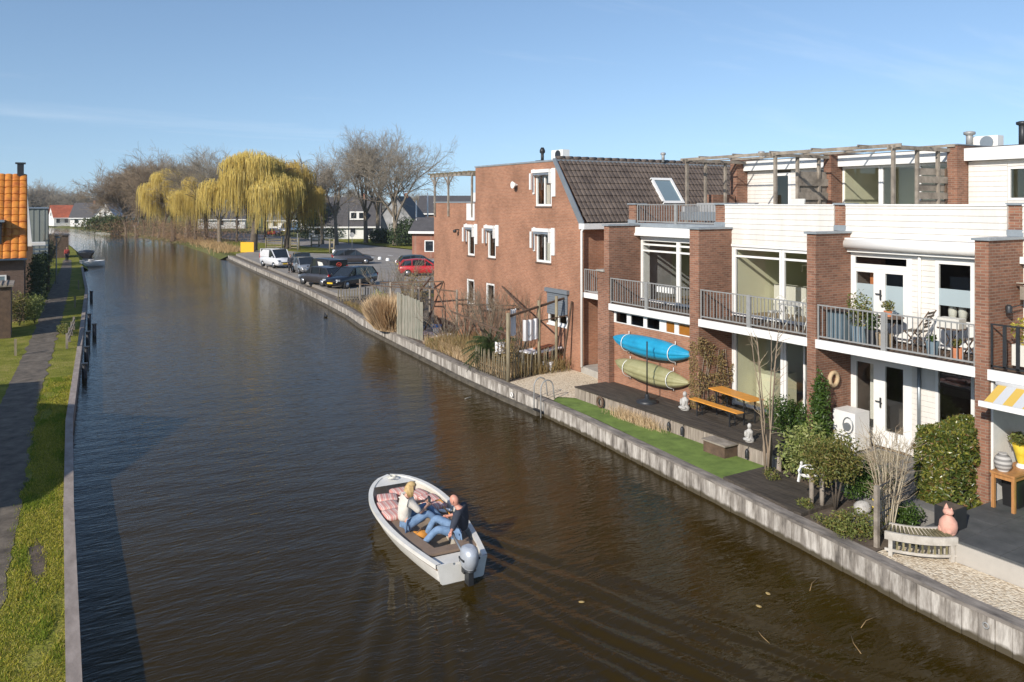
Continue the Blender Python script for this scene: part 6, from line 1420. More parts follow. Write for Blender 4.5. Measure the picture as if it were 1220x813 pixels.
bush('evergreen_bush','dark low shrub left of the tallest bare tree trunk',(*G(458,290,.5),.4),(3.5,2.5,2.8),2600,.4,'evergreen',54,lumps=8)
bush('clipped_hedge','green waterside hedge before the far white houses',(*G(125,276.5,.4),.3),(6.5,3.5,4.6),3200,.6,'hedge',55,'hedge',lumps=9)
bush('evergreen_bush','dark bushes at the right end of the far white houses',(*G(142,277,.4),.3),(4.5,3.0,4.0),2400,.6,'hedge',56,lumps=8)
t=thing('board_fence','brown timber fence beside the small orange brick house','fence',(*G(499,299,.5),.4));a=V((*G(492,297.5,.5),0));b=V((*G(508,301.5,.5),0))
mb=MB();mb.bar((a.x,a.y,1.3),(b.x,b.y,1.3),.08,1.8);mb.build('boards',M['terracotta'] if 0 else M['wood_brown'],t)
for i,(px,h_,lb) in enumerate(((496,214,'white flagpole before the wide dark building'),(509.5,205,'taller white flagpole near the brick house edge'))):
    x,y=G(px,285,.5);t=thing('flagpole',lb,'flagpole',(x,y,.4));d=x*S_+y*C_;mb=MB();mb.tube([(x,y,.4),(x,y,CAMH+(243-h_-25)*d/FPX)],.13,6);mb.build('pole',M['white'],t)
# ------------------------------------------------------------------ left bank
LH=thing('house','brown brick house with bright orange pantile roof at the left edge','house',(-4,56,.5))
yw=53.0;xr=-.55
mb=MB();mb.box(-10,xr,yw,yw+.3,.4,4.15);mb.box(xr-.3,xr,yw+.3,yw+8,.4,4.15);mb.prism([(yw,4.15),(yw+8,4.15),(yw+4,8.75)],'X',xr-.3,xr)
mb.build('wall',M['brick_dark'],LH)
mb=MB();pantiles(mb,-9.9,xr+.12,yw-.35,4.0,yw+4,8.95,col=.38,rows=12,amp=.06,step=.05);RO=mb.build('tiled_roof',M['tile_orange'],LH)
mb=MB();mb.add([(-9.9,yw+4,8.95),(xr+.12,yw+4,8.95),(xr+.12,yw+8.3,4.0),(-9.9,yw+8.3,4.0)],[(0,1,2,3)]);mb.build('tiled_roof',M['tile_orange'],LH)
mb=MB();mb.tube([(-9.9,yw-.42,3.98),(xr+.15,yw-.42,3.98)],.07,6);mb.build('gutter',M['zinc'],LH)
mb=MB();mb.box(-.95,-.6,yw+3.85,yw+4.2,8.6,9.6);mb.box(-1.05,-.5,yw+3.8,yw+4.25,9.6,9.7);mb.build('chimney',M['dark_metal'],RO)
mb=MB();mb.add([(xr+.14,yw-.4,3.9),(xr+.14,yw-.4,4.1),(xr+.14,yw+4,9.0),(xr+.14,yw+8.3,4.1),(xr+.14,yw+8.3,3.9),(xr+.14,yw+4,8.75)],[(0,1,2,5),(5,2,3,4)]);mb.build('verge_board',M['wood_brown'],LH)
frame_win(LH,0,0,1,0,1) if 0 else None
def ywin(par,y,x0,x1,z0,z1,fr=.08,pane='glass_dark'):
    mb=MB();mb.box(x0,x0+fr,y-.03,y+.03,z0,z1).box(x1-fr,x1,y-.03,y+.03,z0,z1).box(x0+fr,x1-fr,y-.03,y+.03,z0,z0+fr).box(x0+fr,x1-fr,y-.03,y+.03,z1-fr,z1);o=mb.build('window',M['white'],par)
    p=MB();p.box(x0+fr,x1-fr,y-.01,y+.005,z0+fr,z1-fr);p.build('pane',M[pane],o);return o
ywin(LH,yw-.05,-3.4,-1.4,1.9,3.1,pane='skyglass')
mb=MB();mb.box(-2.0,-1.8,yw-.07,yw-.06,2.0,2.6);mb.build('blue_curtain',M['blue_plastic'],LH)
# dormer whose side shows at the picture's edge
mb=MB();mb.box(-3.3,-1.65,yw+.3,yw+2.2,4.6,6.1);mb.build('dormer',M['dark_metal'],RO);mb=MB();mb.box(-3.5,-1.5,yw+.1,yw+2.6,6.1,6.22);mb.build('dormer_roof',M['zinc'],RO)
# corrugated grey green barn behind
M['corr']=pm('grey_green_sheet',(.25,.27,.24),.6,.08,2)
t=thing('barn','grey green corrugated metal barn beyond the orange roofed house','barn',(-2,78,.5));mb=MB();mb.box(-9,.85,72.2,80,.5,6.75);mb.build('wall',M['corr'],t)
mb=MB()
for i in range(26):mb.box(-9+i*.38,-8.86+i*.38,72.17,72.195,.5,6.7)
for i in range(18):mb.box(.855,.92,72.3+i*.42,72.42+i*.42,.5,6.7)
mb.build('cladding_ribs',M['corr'],t);mb=MB();mb.box(-9.1,.95,72.1,80.1,6.752,6.85);mb.build('roof_edge',M['zinc'],t)
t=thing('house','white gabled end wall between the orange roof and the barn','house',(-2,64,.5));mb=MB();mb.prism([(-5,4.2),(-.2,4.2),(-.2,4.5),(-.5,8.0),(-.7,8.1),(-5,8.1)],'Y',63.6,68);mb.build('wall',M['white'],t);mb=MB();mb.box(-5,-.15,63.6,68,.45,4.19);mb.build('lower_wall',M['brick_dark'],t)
mb=MB();mb.box(-.2,.6,62.5,63.5,4.3,4.5);mb.build('porch_roof',M['white'],t)
def shed(label,x0,x1,y0,y1,h,mat,roof='slate',name='shed'):
    t=thing(name,label,'shed',((x0+x1)/2,(y0+y1)/2,.5));mb=MB();mb.box(x0,x1,y0,y1,.42,h);mb.build('wall',M[mat],t)
    mb=MB();mb.box(x0-.12,x1+.12,y0-.15,y1+.12,h+.002,h+.1)
    n=int((x1-x0)/.22)
    for i in range(n):mb.tube([(x0+.1+i*.22,y0-.17,h+.1),(x0+.1+i*.22,y1,h+.1)],.05,5)
    mb.build('roof',M[roof],t);return t
shed('dark brown plank shed with corrugated roof at the left picture edge',-4.2,-1.05,46.5,49.0,3.0,'wood_brown','wood_grey')
shed('dark garage beyond the rounded bushes on the left bank',-4,-.05,62.2,63.4,3.2,'brick_dark') if 0 else None
shed('long dark garage added to shade the left path',-4,.5,82,92,3.4,'wood_brown')  # added block whose shadow darkens the far stretch of path and grass
bush('dark_bush','dark bush between the garage and the small hut on the left bank',(1.2,99,.42),(1.1,3.5,3.2),1800,.25,'evergreen',79,'bush',lumps=8)
shed('small dark hut near the moored boats on the left bank',.9,3.55,112,116,3.2,'wood_brown')
t=thing('balustrade','white railed balcony in front of the corrugated barn','balcony',(0,70,3));mb=MB()
for z in (3.3,3.6,3.9):mb.box(-1.2,.9,70,70.05,z,z+.12)
mb.build('rails',M['white'],t);mb=MB();mb.box(-1.2,1.0,70,72,3.0,3.15);mb.box(.85,.95,70,70.1,.5,4);mb.box(-1.2,.95,70.2,72,.5,2.99);mb.build('platform',M['wood_brown'],t)
t=thing('hedge','tall dark hedge along the shaded side of the left path','hedge',(0,58,.5))
for i,(px,py,rx,ry,h,m,lb) in enumerate(((24,376,1.0,1.3,2.1,'topiary','rounded brown green bush by the plank shed'),(38,376,.7,1.0,1.6,'euonymus','yellow green bush beside the left path'))):
    bush('garden_bush',lb,((-.75 if i==0 else -.05),(51.0 if i==0 else 51.6),.45),(rx,ry,h),1800,.12,m,70+i,lumps=7)
rg=random.Random(77);mb=MB()
for k in range(6500):
    y=rg.uniform(54,71);xx=-.15+(y-54)*.045+rg.gauss(0,.22);z=.5+rg.random()**.8*(3.0+.7*mnoise.noise((y*.7,0,0)));leaf(mb,V((xx,y,z)),.16,rg)
mb.build('foliage',M['evergreen'],t)
for i,(x,y,h,lb) in enumerate(((.2,73.5,4.2,'brown bare shrub over the left path near the barn'),(.9,92,3.6,'bare shrub behind the red jacketed walker'),(1.3,101,3.5,'brown bare shrub beside the small dark hut'))):
    stems('bare_shrub',lb,(x,y,.5),12,h,1.6,.04,'bark_dark',90+i,'shrub',24,'twig')
# mooring posts and stakes
for i,(y,dx,h,lb) in enumerate(((36.5,.18,.75,'black mooring post nearest the camera on the left bank'),(40.5,.2,.8,'black mooring post, second along the left bank'),(45,.22,.85,'black mooring post, third along the left bank'),(48,.5,.8,'black mooring post standing off the left bank in the water'),(52.5,.22,.8,'black mooring post, fourth along the left bank'),(66,.25,.8,'distant black mooring post on the left bank'))):
    x=lerpx(capL,y)+dx;t=thing('mooring_post',lb,'mooring post',(x,y,0));mb=MB();mb.tube([(x,y,-.8),(x,y,h*.75)],.1,8);mb.build('post',M['black'],t);mb=MB();mb.box(x-.12,x+.12,y-.12,y+.12,h*.75+.002,h*.75+.05);mb.build('cap',M['dark_metal'],t)
t=thing('wooden_fence','short weathered rail fence on the grass of the left bank','fence',(1.3,43,.5));mb=MB()
for z in (.75,1.0):mb.bar((1.25,41.5,z),(1.75,47.5,z),.05,.09)
mb.build('rail',M['wood_grey'],t)
for k in range(4):
    f=k/3;mb=MB();mb.box(1.2+.5*f,1.3+.5*f,41.5+6*f,41.6+6*f,.45,1.15);mb.build('post',M['wood_grey'],t)
bush('low_shrub','small green shrubs inside the rail fence on the left bank',(1.25,46.5,.45),(.35,1.6,.55),900,.1,'lowgreen',75,lumps=6)
for i,(x,y,lb) in enumerate(((-.75,41,'short wooden stake on the left grass by the bushes'),(2.2,58,'thin wooden stake on the far left grass verge'),(2.9,70,'short pale stake near the moored boats'))):
    t=thing('stake',lb,'stake',(x,y,.42));mb=MB();mb.box(x-.05,x+.05,y-.05,y+.05,.4,1.15);mb.build('wood',M['wood_post'],t)
# houses outside the left edge of the picture; their shadows fall over path, grass and water
def lhouse(label,x0,x1,y0,y1,hw,hr,axis):
    t=thing('house',label,'house',((x0+x1)/2,(y0+y1)/2,.5));mb=MB();mb.box(x0,x1,y0,y1,.42,hw);ym=(y0+y1)/2;xm=(x0+x1)/2
    if axis=='X':mb.prism([(y0,hw),(y1,hw),(ym,hr-.1)],'X',x0+.01,x1-.01)
    else:mb.prism([(x0,hw),(x1,hw),(xm,hr-.1)],'Y',y0+.01,y1-.01)
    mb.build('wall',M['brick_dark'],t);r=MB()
    if axis=='X':
        for s,ye in ((0,y0-.3),(1,y1+.3)):r.add([(x0-.2,ye,hw-.2),(x1+.2,ye,hw-.2),(x1+.2,ym,hr),(x0-.2,ym,hr),(x0-.2,ye,hw-.35),(x1+.2,ye,hw-.35),(x1+.2,ym,hr-.1),(x0-.2,ym,hr-.1)],[(0,1,2,3),(7,6,5,4),(0,4,5,1),(1,5,6,2),(3,7,4,0)])
    else:
        for s,xe in ((0,x0-.3),(1,x1+.3)):r.add([(xe,y0-.2,hw-.2),(xe,y1+.2,hw-.2),(xm,y1+.2,hr),(xm,y0-.2,hr),(xe,y0-.2,hw-.35),(xe,y1+.2,hw-.35),(xm,y1+.2,hr-.1),(xm,y0-.2,hr-.1)],[(0,1,2,3),(7,6,5,4),(0,4,5,1),(1,5,6,2),(3,7,4,0)])
    r.build('roof',M['tile_orange'],t)
    w_=MB();
    for i in range(3):
        yy_=y0+(y1-y0)*(i+.5)/3;w_.box(x1+.005,x1+.03,yy_-.6,yy_+.6,1.6,2.9)
    w_.build('window',M['white'],t)
lhouse('brown brick house with low eaves left of the camera',-18,-9.6,12.9,16.6,5.6,6.6,'Y')
lhouse('gabled brick house with its end wall to the canal left of the camera',-19,-8.85,17.1,26.6,5.7,7.6,'X')
lhouse('long low brick house farther along to the left of the camera',-19,-8.9,26.9,30.4,5.7,6.4,'Y')
# grass blades near the camera
M['blade']=leafmat('grass_blades',[(.25,.26,.025),(.4,.37,.04),(.52,.44,.08),(.17,.22,.025),(.58,.46,.16)],.8,.3,.2)
mb=MB();rg=random.Random(1)
def gl(r):
    y=9+26*r.random()**1.35;a=lerpx(pl,y)+.02+.12*r.gauss(0,.6);b=lerpx(capL,y)-.18+.04*r.gauss(0,1);f=r.random();return (a+(b-a)*f,y,.42)
M['blade_green']=leafmat('green_grass_blades',[(.12,.18,.02),(.2,.26,.025),(.28,.32,.04)],.8,.3,.2)
for k in range(70000):
    x,y,z=gl(rg);q=mnoise.noise((x*1.6,y*.55,5))
    if q>.40 and rg.random()<.9:continue
    if hypot((x-.02)/.13,(y-17.2)/.8)<1+.5*mnoise.noise((x*6,y*3,2)) and rg.random()<.93:continue
    gcol=1 if mnoise.noise((x*2.2,y*.8,11))+rg.gauss(0,.18)>.12 else 0
    h=rg.uniform(.015,.055)*(1.6 if mnoise.noise((x*3,y*2,1))>.25 else .85);a=rg.uniform(0,6.28);l=rg.uniform(0,.05);w_=.005+y*.0002
    dx,dy=cos(a)*w_,sin(a)*w_;b=rg.uniform(0,6.28)
    mb.add([(x-dx,y-dy,z),(x+dx,y+dy,z),(x+cos(b)*l,y+sin(b)*l,z+h)],[(0,1,2)],gcol)
tag(mb.build('grass',[M['blade'],M['blade_green']]),'short yellow green grass along the left bank edge','grass',None,'stuff')

mb=MB();mb.add([(.02+.17*cos(a*pi/8)*(1+.3*sin(a*2.3)),17.2+1.0*sin(a*pi/8)*(1+.2*cos(a*3.1)),.426) for a in range(16)],[tuple(range(16))]);o=mb.build('bare_soil',M['soil']);o['kind']='structure'
# ------------------------------------------------------------------ the motor boat
M['gel']=pm('off_white_gelcoat',(.66,.64,.58),.4,.07,3,c2=(.74,.72,.67));M['boat_in']=pm('cream_inside',(.5,.46,.38),.6,.12,5);M['sole']=pm('brown_sole',(.25,.195,.14),.8,.25,5)
M['bench_brown']=pm('brown_cushion',(.22,.155,.11),.75,.1,6);M['cush']=stripemat('red_striped_fabric',[(0,(.62,.27,.23)),(.3,(.72,.62,.54)),(.42,(.5,.13,.12)),(.52,(.7,.55,.48)),(.8,(.6,.3,.26))],.12,0);M['motor']=pm('silver_motor',(.45,.48,.52),.35,.08,4,metal=.3)
BT=thing('motor_boat','small off white open motor boat carrying two people along the canal','boat',(7.1,15.2,-.07))
BT.rotation_euler=(0,0,-.088)   # local +y points to the bow
bx0,by0=7.10,15.2
def bl(x,y,z=0):
    c,s=cos(-.088),sin(-.088);return V((bx0+x*c-y*s,by0+x*s+y*c,z-.07))
def hullw(f,z=1.0):   # half beam at f (0 stern .. 1 bow), z 0 keel..1 gunwale
    g=.50+.36*sin(min(1,f/.55)*pi/2) if f<.55 else .86*max(0,1-((f-.55)/.45)**2.5)**.62
    return g*(.55+.45*z**.6)
LB=4.6
YO=.25
def hullpt(f,k,inset=0,zoff=0):
    zg=.43+.20*f**2.2;zk=-.12+.12*(max(0,f-.75)/.25)**2*1.5
    z=zk+(zg-zk)*k;w_=max(0.0,hullw(f,k)-inset);rake=.22*(1-k)*max(0,(f-.7)/.3)
    return w_,YO-LB/2+LB*f-rake-inset*(1 if f>.97 else 0),z+zoff
mb=MB();n=34;ks=[0,.25,.5,.75,1.0];rows=[]
for i in range(n+1):
    f=i/n;r=[]
    for k in reversed(ks):w_,y,z=hullpt(f,k);r.append((-w_,y,z))
    for k in ks:w_,y,z=hullpt(f,k);r.append((w_,y,z))
    rows.append(r)
K=len(rows[0]);vs=[p for r in rows for p in r]
mb.add(vs,[(i*K+j,i*K+j+1,(i+1)*K+j+1,(i+1)*K+j) for i in range(n) for j in range(K-1)],0,True)
mb.add(rows[0],[tuple(range(K))])
def lo(nm,mb,mat,par=BT,**kw):
    o=mb.build(nm,mat if not isinstance(mat,str) else M[mat],None,**kw);o.parent=par;return o
lo('hull',mb,'gel',fixn=True)
# gunwale rim
mb=MB();
for s in (-1,1):
    pts=[];
    for i in range(n+1):
        w_,y,z=hullpt(i/n,1);pts.append((s*(w_),y,z))
    for a,b in zip(pts,pts[1:]):
        ia=(a[0]-s*min(.075,abs(a[0])),a[1]-(.1 if abs(a[0])<.12 else 0),a[2]);ib=(b[0]-s*min(.075,abs(b[0])),b[1]-(.1 if abs(b[0])<.12 else 0),b[2])
        oa=(a[0]+s*.03,a[1],a[2]);ob=(b[0]+s*.03,b[1],b[2])
        mb.add([ia[:2]+(ia[2]+.03,),oa[:2]+(oa[2]+.03,),ob[:2]+(ob[2]+.03,),ib[:2]+(ib[2]+.03,),oa[:2]+(oa[2]-.05,),ob[:2]+(ob[2]-.05,),ia[:2]+(ia[2]-.05,),ib[:2]+(ib[2]-.05,)],[(0,1,2,3),(1,4,5,2),(0,3,7,6)])
lo('gunwale',mb,'gel')
mb=MB();rows=[]
for i in range(n+1):
    f=.01+.965*i/n;r=[]
    for k in (.42,.7,.96):w_,y,z=hullpt(f,k,.07);r.append((-w_,y,z))
    for k in (.96,.7,.42):w_,y,z=hullpt(f,k,.07);r.append((w_,y,z))
    rows.append(r)
K=6;vs=[p for r in rows for p in r];mb.add(vs,[(i*K+j,i*K+j+1,(i+1)*K+j+1,(i+1)*K+j) for i in range(n) for j in (0,1,3,4)],0,True);lo('lining',mb,'boat_in')
mb=MB();mb.add(vs,[(i*K+2,i*K+3,(i+1)*K+3,(i+1)*K+2) for i in range(0)]);pts=[]
L1=[(-(hullpt(.01+.965*i/n,.42,.05)[0]),hullpt(.01+.965*i/n,.42,.05)[1],.13) for i in range(n+1)];R1=[(-a,b,c) for a,b,c in L1]
mb.add(L1+R1,[(i,i+1,n+1+i+1,n+1+i) for i in range(n)]);lo('floor',mb,'sole')
# foredeck, side benches, thwart, stern box
def bench(side,f0,f1,wd,z,mat,nm,th=.05,nn=10,ins=.10):
    mb=MB();vs=[]
    for i in range(nn+1):
        f=f0+(f1-f0)*i/nn;w_,y,_=hullpt(f,.8,ins);a=side*w_;b=side*max(0,w_-wd);vs+=[(a,y,z),(b,y,z),(b,y,z-th),(a,y,z-th)]
    mb.add(vs,[(i*4+j,i*4+(j+1)%4,(i+1)*4+(j+1)%4,(i+1)*4+j) for i in range(nn) for j in range(4)]);mb.add(vs[:4],[(0,1,2,3)]);mb.add(vs[-4:],[(3,2,1,0)]);lo(nm,mb,mat)
bench(-1,.14,.72,.30,.40,'bench_brown','side_bench',.06);bench(1,.14,.72,.30,.40,'bench_brown','side_bench',.06)
for s in (-1,1):
    mb=MB();vs=[]
    for i in range(9):
        w_,y,_=hullpt(.14+.58*i/8,.8,.1);vs+=[(s*(w_-.29),y,.34),(s*(w_-.29),y,.13)]
    mb.add(vs,[(2*i,2*i+2,2*i+3,2*i+1) for i in range(8)]);lo('bench_front',mb,'boat_in')
mb=MB();mb.box(-.56,.56,-1.5,-1.26,.37,.42);lo('thwart',mb,'bench_brown')
mb=MB();mb.box(-.45,.45,-2.02,-1.52,.13,.36);lo('stern_locker',mb,'gel')
mb=MB();mb.prism([(-.2,-.1),(.2,-.1),(.44,.1),(.51,.45),(.2,.46),(.18,.40),(-.18,.40),(-.2,.46),(-.51,.45),(-.44,.1)],'Y',-2.085,-2.055);lo('transom',mb,'gel')
mb=MB();vs=[]
for i in range(8):
    f=.88+.12*i/7;w_,y,z=hullpt(f,1,.02);vs+=[(-w_,y,z+.01),(w_,y,z+.01)]
mb.add(vs,[(2*i,2*i+1,2*i+3,2*i+2) for i in range(7)]);lo('foredeck',mb,'gel')
mb=MB()
for s in (-1,1):
    pts=[]
    for i in range(n+1):
        w_,y,z=hullpt(i/n,.30);pts.append((s*(w_+.004),y,z))
    for a,b in zip(pts,pts[1:]):mb.add([(a[0],a[1],a[2]-.05),(b[0],b[1],b[2]-.05),(b[0]+s*.002,b[1],b[2]+.03),(a[0]+s*.002,a[1],a[2]+.03)],[(0,1,2,3)])
M['grime']=pm('waterline_grime',(.2,.17,.1),.8,.3,6);lo('waterline_band',mb,'grime')
mb=MB()
for s in (-1,1):
    mb.tube([(s*(hullpt(i/n,.86)[0]+.012),hullpt(i/n,.86)[1],hullpt(i/n,.86)[2]) for i in range(n+1)],.014,5)
lo('rubbing_strake',mb,'bench_brown')
mb=MB();mb.tube([(.12*cos(a*.7)*(1-a*.02),2.25+.09*sin(a*.7),.665+.002*a) for a in range(24)],.011,5);lo('bow_rope',mb,'cream_metal')
# red striped bow cushions
for (x,y,rz,sx,sy,z,rx) in ((-.50,.62,.06,.46,.46,.45,0),(-.47,1.10,.0,.50,.46,.46,0),(-.36,1.55,-.2,.50,.42,.46,0),(0.06,1.82,0,.5,.34,.46,0),(.36,1.5,.25,.42,.42,.46,0),(.50,1.08,.05,.42,.42,.46,0),(.54,.66,-.02,.36,.36,.45,0)):
    mb=MB();a,b,h=sx/2,sy/2,.055
    m_=6;vs=[]
    for lay,(zz,k) in enumerate(((-h,.9),(-h*.5,1),(h*.5,1),(h,.88),(h*1.1,.5))):
        for q in range(16):
            t_=2*pi*q/16;ct,st_=cos(t_),sin(t_);e=.35;vs.append((a*k*abs(ct)**e*(1 if ct>0 else -1),b*k*abs(st_)**e*(1 if st_>0 else -1),zz))
    mb.add(vs,[(l*16+q,l*16+(q+1)%16,(l+1)*16+(q+1)%16,(l+1)*16+q) for l in range(4) for q in range(16)],0,True);mb.add(vs[-16:],[tuple(range(16))])
    o=mb.build('cushion',M['cush']);o.parent=BT;o.location=(x,y,z);o.rotation_euler=(rx,0,rz)
# outboard
OM=mb=MB();mb.lathe([(.10,.48),(.17,.55),(.20,.68),(.20,.82),(.17,.92),(.09,.97)],(0,0,0),18);o=lo('outboard_motor',mb,'motor');o.location=(.06,-2.27,-.06);o.scale=(.85,1.1,.88);om=o
mb=MB();mb.box(-.06,.06,-.08,.1,-.5,.5);mb.box(-.1,.1,.06,.26,.35,.62);mb.lathe([(.12,.44),(.15,.47),(.12,.5)],(0,0,0),14);lo('leg',mb,'dark_metal',om)
mb=MB();mb.box(-.205,.205,-.1,.1,.7,.74);lo('stripe',mb,'dark_metal',om)
mb=MB();mb.tube([(.0,-2.12,.60),(.02,-1.8,.66),(.05,-1.45,.72)],[.025,.02,.024],7);lo('tiller',mb,'zinc')
mb=MB();mb.tube([(.05,-1.5,.715),(.055,-1.36,.73)],.03,7);lo('tiller_grip',mb,'black')
# loose things in the boat
def inboat(name,label,cat,x,y,z):
    p=bl(x,y,z);return thing(name,label,cat,tuple(p)),p
t,p=inboat('thermos','small dark bottle standing between the red cushions','bottle',.35,.7,.43);mb=MB();mb.lathe([(.04,p.z),(.045,p.z+.2),(.02,p.z+.26)],(p.x,p.y,0),10);mb.build('bottle',M['black'],t)
t,p=inboat('sandals','pale pair of shoes lying on the starboard bench of the boat','shoes',.55,.35,.4)
for dx in (0,.12):mb=MB();mb.ell((p.x+dx,p.y,p.z+.04),(.045,.12,.035),10,6,rz=.5);mb.build('shoe',M['white'],t)
t,p=inboat('bag','orange and brown bag on the floor of the boat','bag',-.22,-.42,.13);M['orange_bag']=pm('orange_cloth',(.6,.25,.04),.8,.25,6);mb=MB();mb.ell((p.x,p.y,p.z+.16),(.2,.14,.15),14,9,jit=.05);mb.ell((p.x-.1,p.y+.1,p.z+.18),(.1,.1,.1),10,7,jit=.05);mb.build('bag',M['orange_bag'],t);mb=MB();mb.tube([(p.x-.1,p.y,p.z+.28),(p.x,p.y,p.z+.38),(p.x+.1,p.y,p.z+.28)],.012,5);mb.build('strap',M['wood_brown'],t)
t,p=inboat('paddle','short wooden paddle lying along the starboard bench','paddle',.6,.0,.42);mb=MB();q=bl(.62,.75,.5);mb.tube([p+V((0,0,.03)),q],.015,6);mb.build('shaft',M['wood_orange'],t);mb=MB();mb.obox(q,(.12,.22,.02),rz=-.1);mb.build('blade',M['wood_orange'],t)
# ------------------------------------------------------------------ people
M['skin']=pm('skin',(.55,.31,.22),.55,.06,8);M['skin_red']=pm('sunned_skin',(.58,.27,.19),.5,.06,8);M['jeans']=pm('blue_denim',(.13,.22,.36),.85,.15,9,bump=.012,bscale=14,c2=(.2,.31,.47));M['knit']=pm('cream_knit',(.62,.57,.5),.9,.12,10,bump=.012,bscale=16);M['blouse']=pm('light_blue_shirt',(.4,.5,.62),.85,.1,10);M['navy']=pm('navy_cloth',(.03,.035,.05),.85,.2,10,bump=.012,bscale=14);M['blond']=pm('blond_hair',(.5,.32,.13),.6,.25,20,c2=(.62,.44,.2));M['hair_dark']=pm('dark_hair',(.04,.03,.02),.6,.2,20);M['shoe_white']=pm('white_shoe',(.7,.68,.64),.6,.05,5);M['shoe_dark']=pm('dark_shoe',(.05,.04,.035),.6,.1,5);M['red_jacket']=pm('red_cloth',(.4,.06,.05),.85,.15,8)
def skinmesh(name,mat,parent,verts,edges,rad,root=0,sub=2,extra=None):
    me=bpy.data.meshes.new(name);me.from_pydata([tuple(v) for v in verts],edges,[]);o=bpy.data.objects.new(name,me);C.objects.link(o)
    s=o.modifiers.new('s','SKIN');me.skin_vertices[0]
    for i,r in enumerate(rad):
        me.skin_vertices[0].data[i].radius=r if hasattr(r,'__len__') else (r,r);me.skin_vertices[0].data[i].use_root=(i==root)
    s.use_smooth_shade=True
    u=o.modifiers.new('u','SUBSURF');u.levels=sub;u.render_levels=sub
    dg=bpy.context.evaluated_depsgraph_get();m2=bpy.data.meshes.new_from_object(o.evaluated_get(dg));C.objects.unlink(o);bpy.data.objects.remove(o)
    bm=bmesh.new();bm.from_mesh(m2)
    if extra:
        tmp=bpy.data.meshes.new('t');tmp.from_pydata(extra.v,[],extra.f);bm.from_mesh(tmp);bpy.data.meshes.remove(tmp)
    for f in bm.faces:f.smooth=True
    bm.to_mesh(m2);bm.free();m2.name=name;m2.materials.clear();m2.materials.append(mat)
    o=bpy.data.objects.new(name,m2);C.objects.link(o);o.parent=parent
    w_=V((0,0,0));q=parent
    while q:w_+=q.location;q=q.parent
    o.location=-w_;return o
def person(label,J,skin,top,bottom,shoe,hair,hairlen=0,bald=False,sleeve=1.0,s=1.0):
    """J: dict of joints pel,che,nec,hea,(sh,el,wr,hi,kn,an,to)x(L,R); face direction fd"""
    J={k:V(v) for k,v in J.items()};t=thing('person',label,'person',tuple(V((J['pel'].x,J['pel'].y,min(J['anL'].z,J['pel'].z)-.08))))
    vs=[J['pel'],(J['pel']+J['che'])/2,J['che'],J['nec'],J['hea']-V((0,0,.06*s))];ra=[.125*s,.115*s,.125*s,.052*s,.055*s];ed=[(0,1),(1,2),(2,3),(3,4)]
    cl=[J['pel'],(J['pel']+J['che'])/2,J['che'],J['che'].lerp(J['nec'],.75)];cr=[.15*s,.155*s,.175*s,.085*s];ce=[(0,1),(1,2),(2,3)]
    bo=[J['pel']];brr=[.152*s];be=[]
    fd=V(J['fd']).normalized();fin=MB()
    for S in 'LR':
        sh,el,wr,hi,kn,an,to=[J[a+S] for a in('sh','el','wr','hi','kn','an','to')]
        i=len(vs);vs+=[sh,el,wr,wr+(wr-el).normalized()*.07*s];ra+=[.058*s,.043*s,.03*s,(.042*s,.022*s)];ed+=[(2,i),(i,i+1),(i+1,i+2),(i+2,i+3)]
        hd=(wr-el).normalized();sd=hd.orthogonal().normalized();hb=wr+hd*.08*s
        for k in range(4):
            b=hb+sd*(k-1.5)*.02*s;fin.tube([b-hd*.03*s,b+hd*.035*s,b+hd*.055*s+V((0,0,-.018*s)),b+hd*.05*s+V((0,0,-.04*s))],[.011*s,.010*s,.009*s,.007*s],6)
        b=wr+hd*.03*s+sd*.03*s;fin.tube([b-sd*.012*s,b+sd*.02*s+hd*.02*s,b+sd*.025*s+hd*.045*s+V((0,0,-.01*s))],[.013*s,.011*s,.008*s],6)
        i=len(vs);vs+=[hi,kn,an,to];ra+=[.09*s,.058*s,.04*s,.032*s];ed+=[(0,i),(i,i+1),(i+1,i+2),(i+2,i+3)]
        i=len(cl);e2=sh.lerp(el,min(1,sleeve*1.0));cl+=[sh,e2];cr+=[.095*s,.07*s];ce+=[(2,i),(i,i+1)]
        if sleeve>1:cl.append(el.lerp(wr,sleeve-1));cr.append(.055*s);ce.append((i+1,i+2))
        i=len(bo);bo+=[hi,kn,kn.lerp(an,.88)];brr+=[.115*s,.085*s,.065*s];be+=[(0,i),(i,i+1),(i+1,i+2)]
        m=MB();m.ell(an.lerp(to,.5)-V((0,0,.015)),(.052*s,.052*s,.05*s),8,6);d=(to-an).normalized()
        shm=skinmesh('shoe',M[shoe],t,[an-d*.03*s,an.lerp(to,.6),to+d*.02*s],[(0,1),(1,2)],[.055*s,.05*s,.035*s],0,1)
    # head with face
    hc=J['hea'];side=fd.cross(V((0,0,1))).normalized();up=side.cross(fd).normalized();hm=fin
    def H(a,b,c_):return hc+side*a*s+fd*b*s+up*c_*s
    n1,k1=16,12;vv=[];
    for i in range(k1+1):
        a=pi*i/k1
        for j in range(n1):
            b=2*pi*j/n1;x_=.078*sin(a)*cos(b);y_=.096*sin(a)*sin(b);z_=.118*cos(a)
            if z_<0:x_*=(1+z_*2.2);y_*=(1+z_*.8) if y_>0 else (1+z_*2.0)
            vv.append(H(x_,y_,z_))
    hm.add(vv,[(i*n1+j,(i+1)*n1+j,(i+1)*n1+(j+1)%n1,i*n1+(j+1)%n1) for i in range(k1) for j in range(n1)],0,True)
    hm.add([H(-.014,.088,-.03),H(.014,.088,-.03),H(0,.118,-.028),H(0,.09,.02)],[(0,1,2),(0,2,3),(2,1,3)])
    for q in (-1,1):hm.ell(tuple(H(q*.078,-.005,-.005)),(.014,.02,.03),8,6)
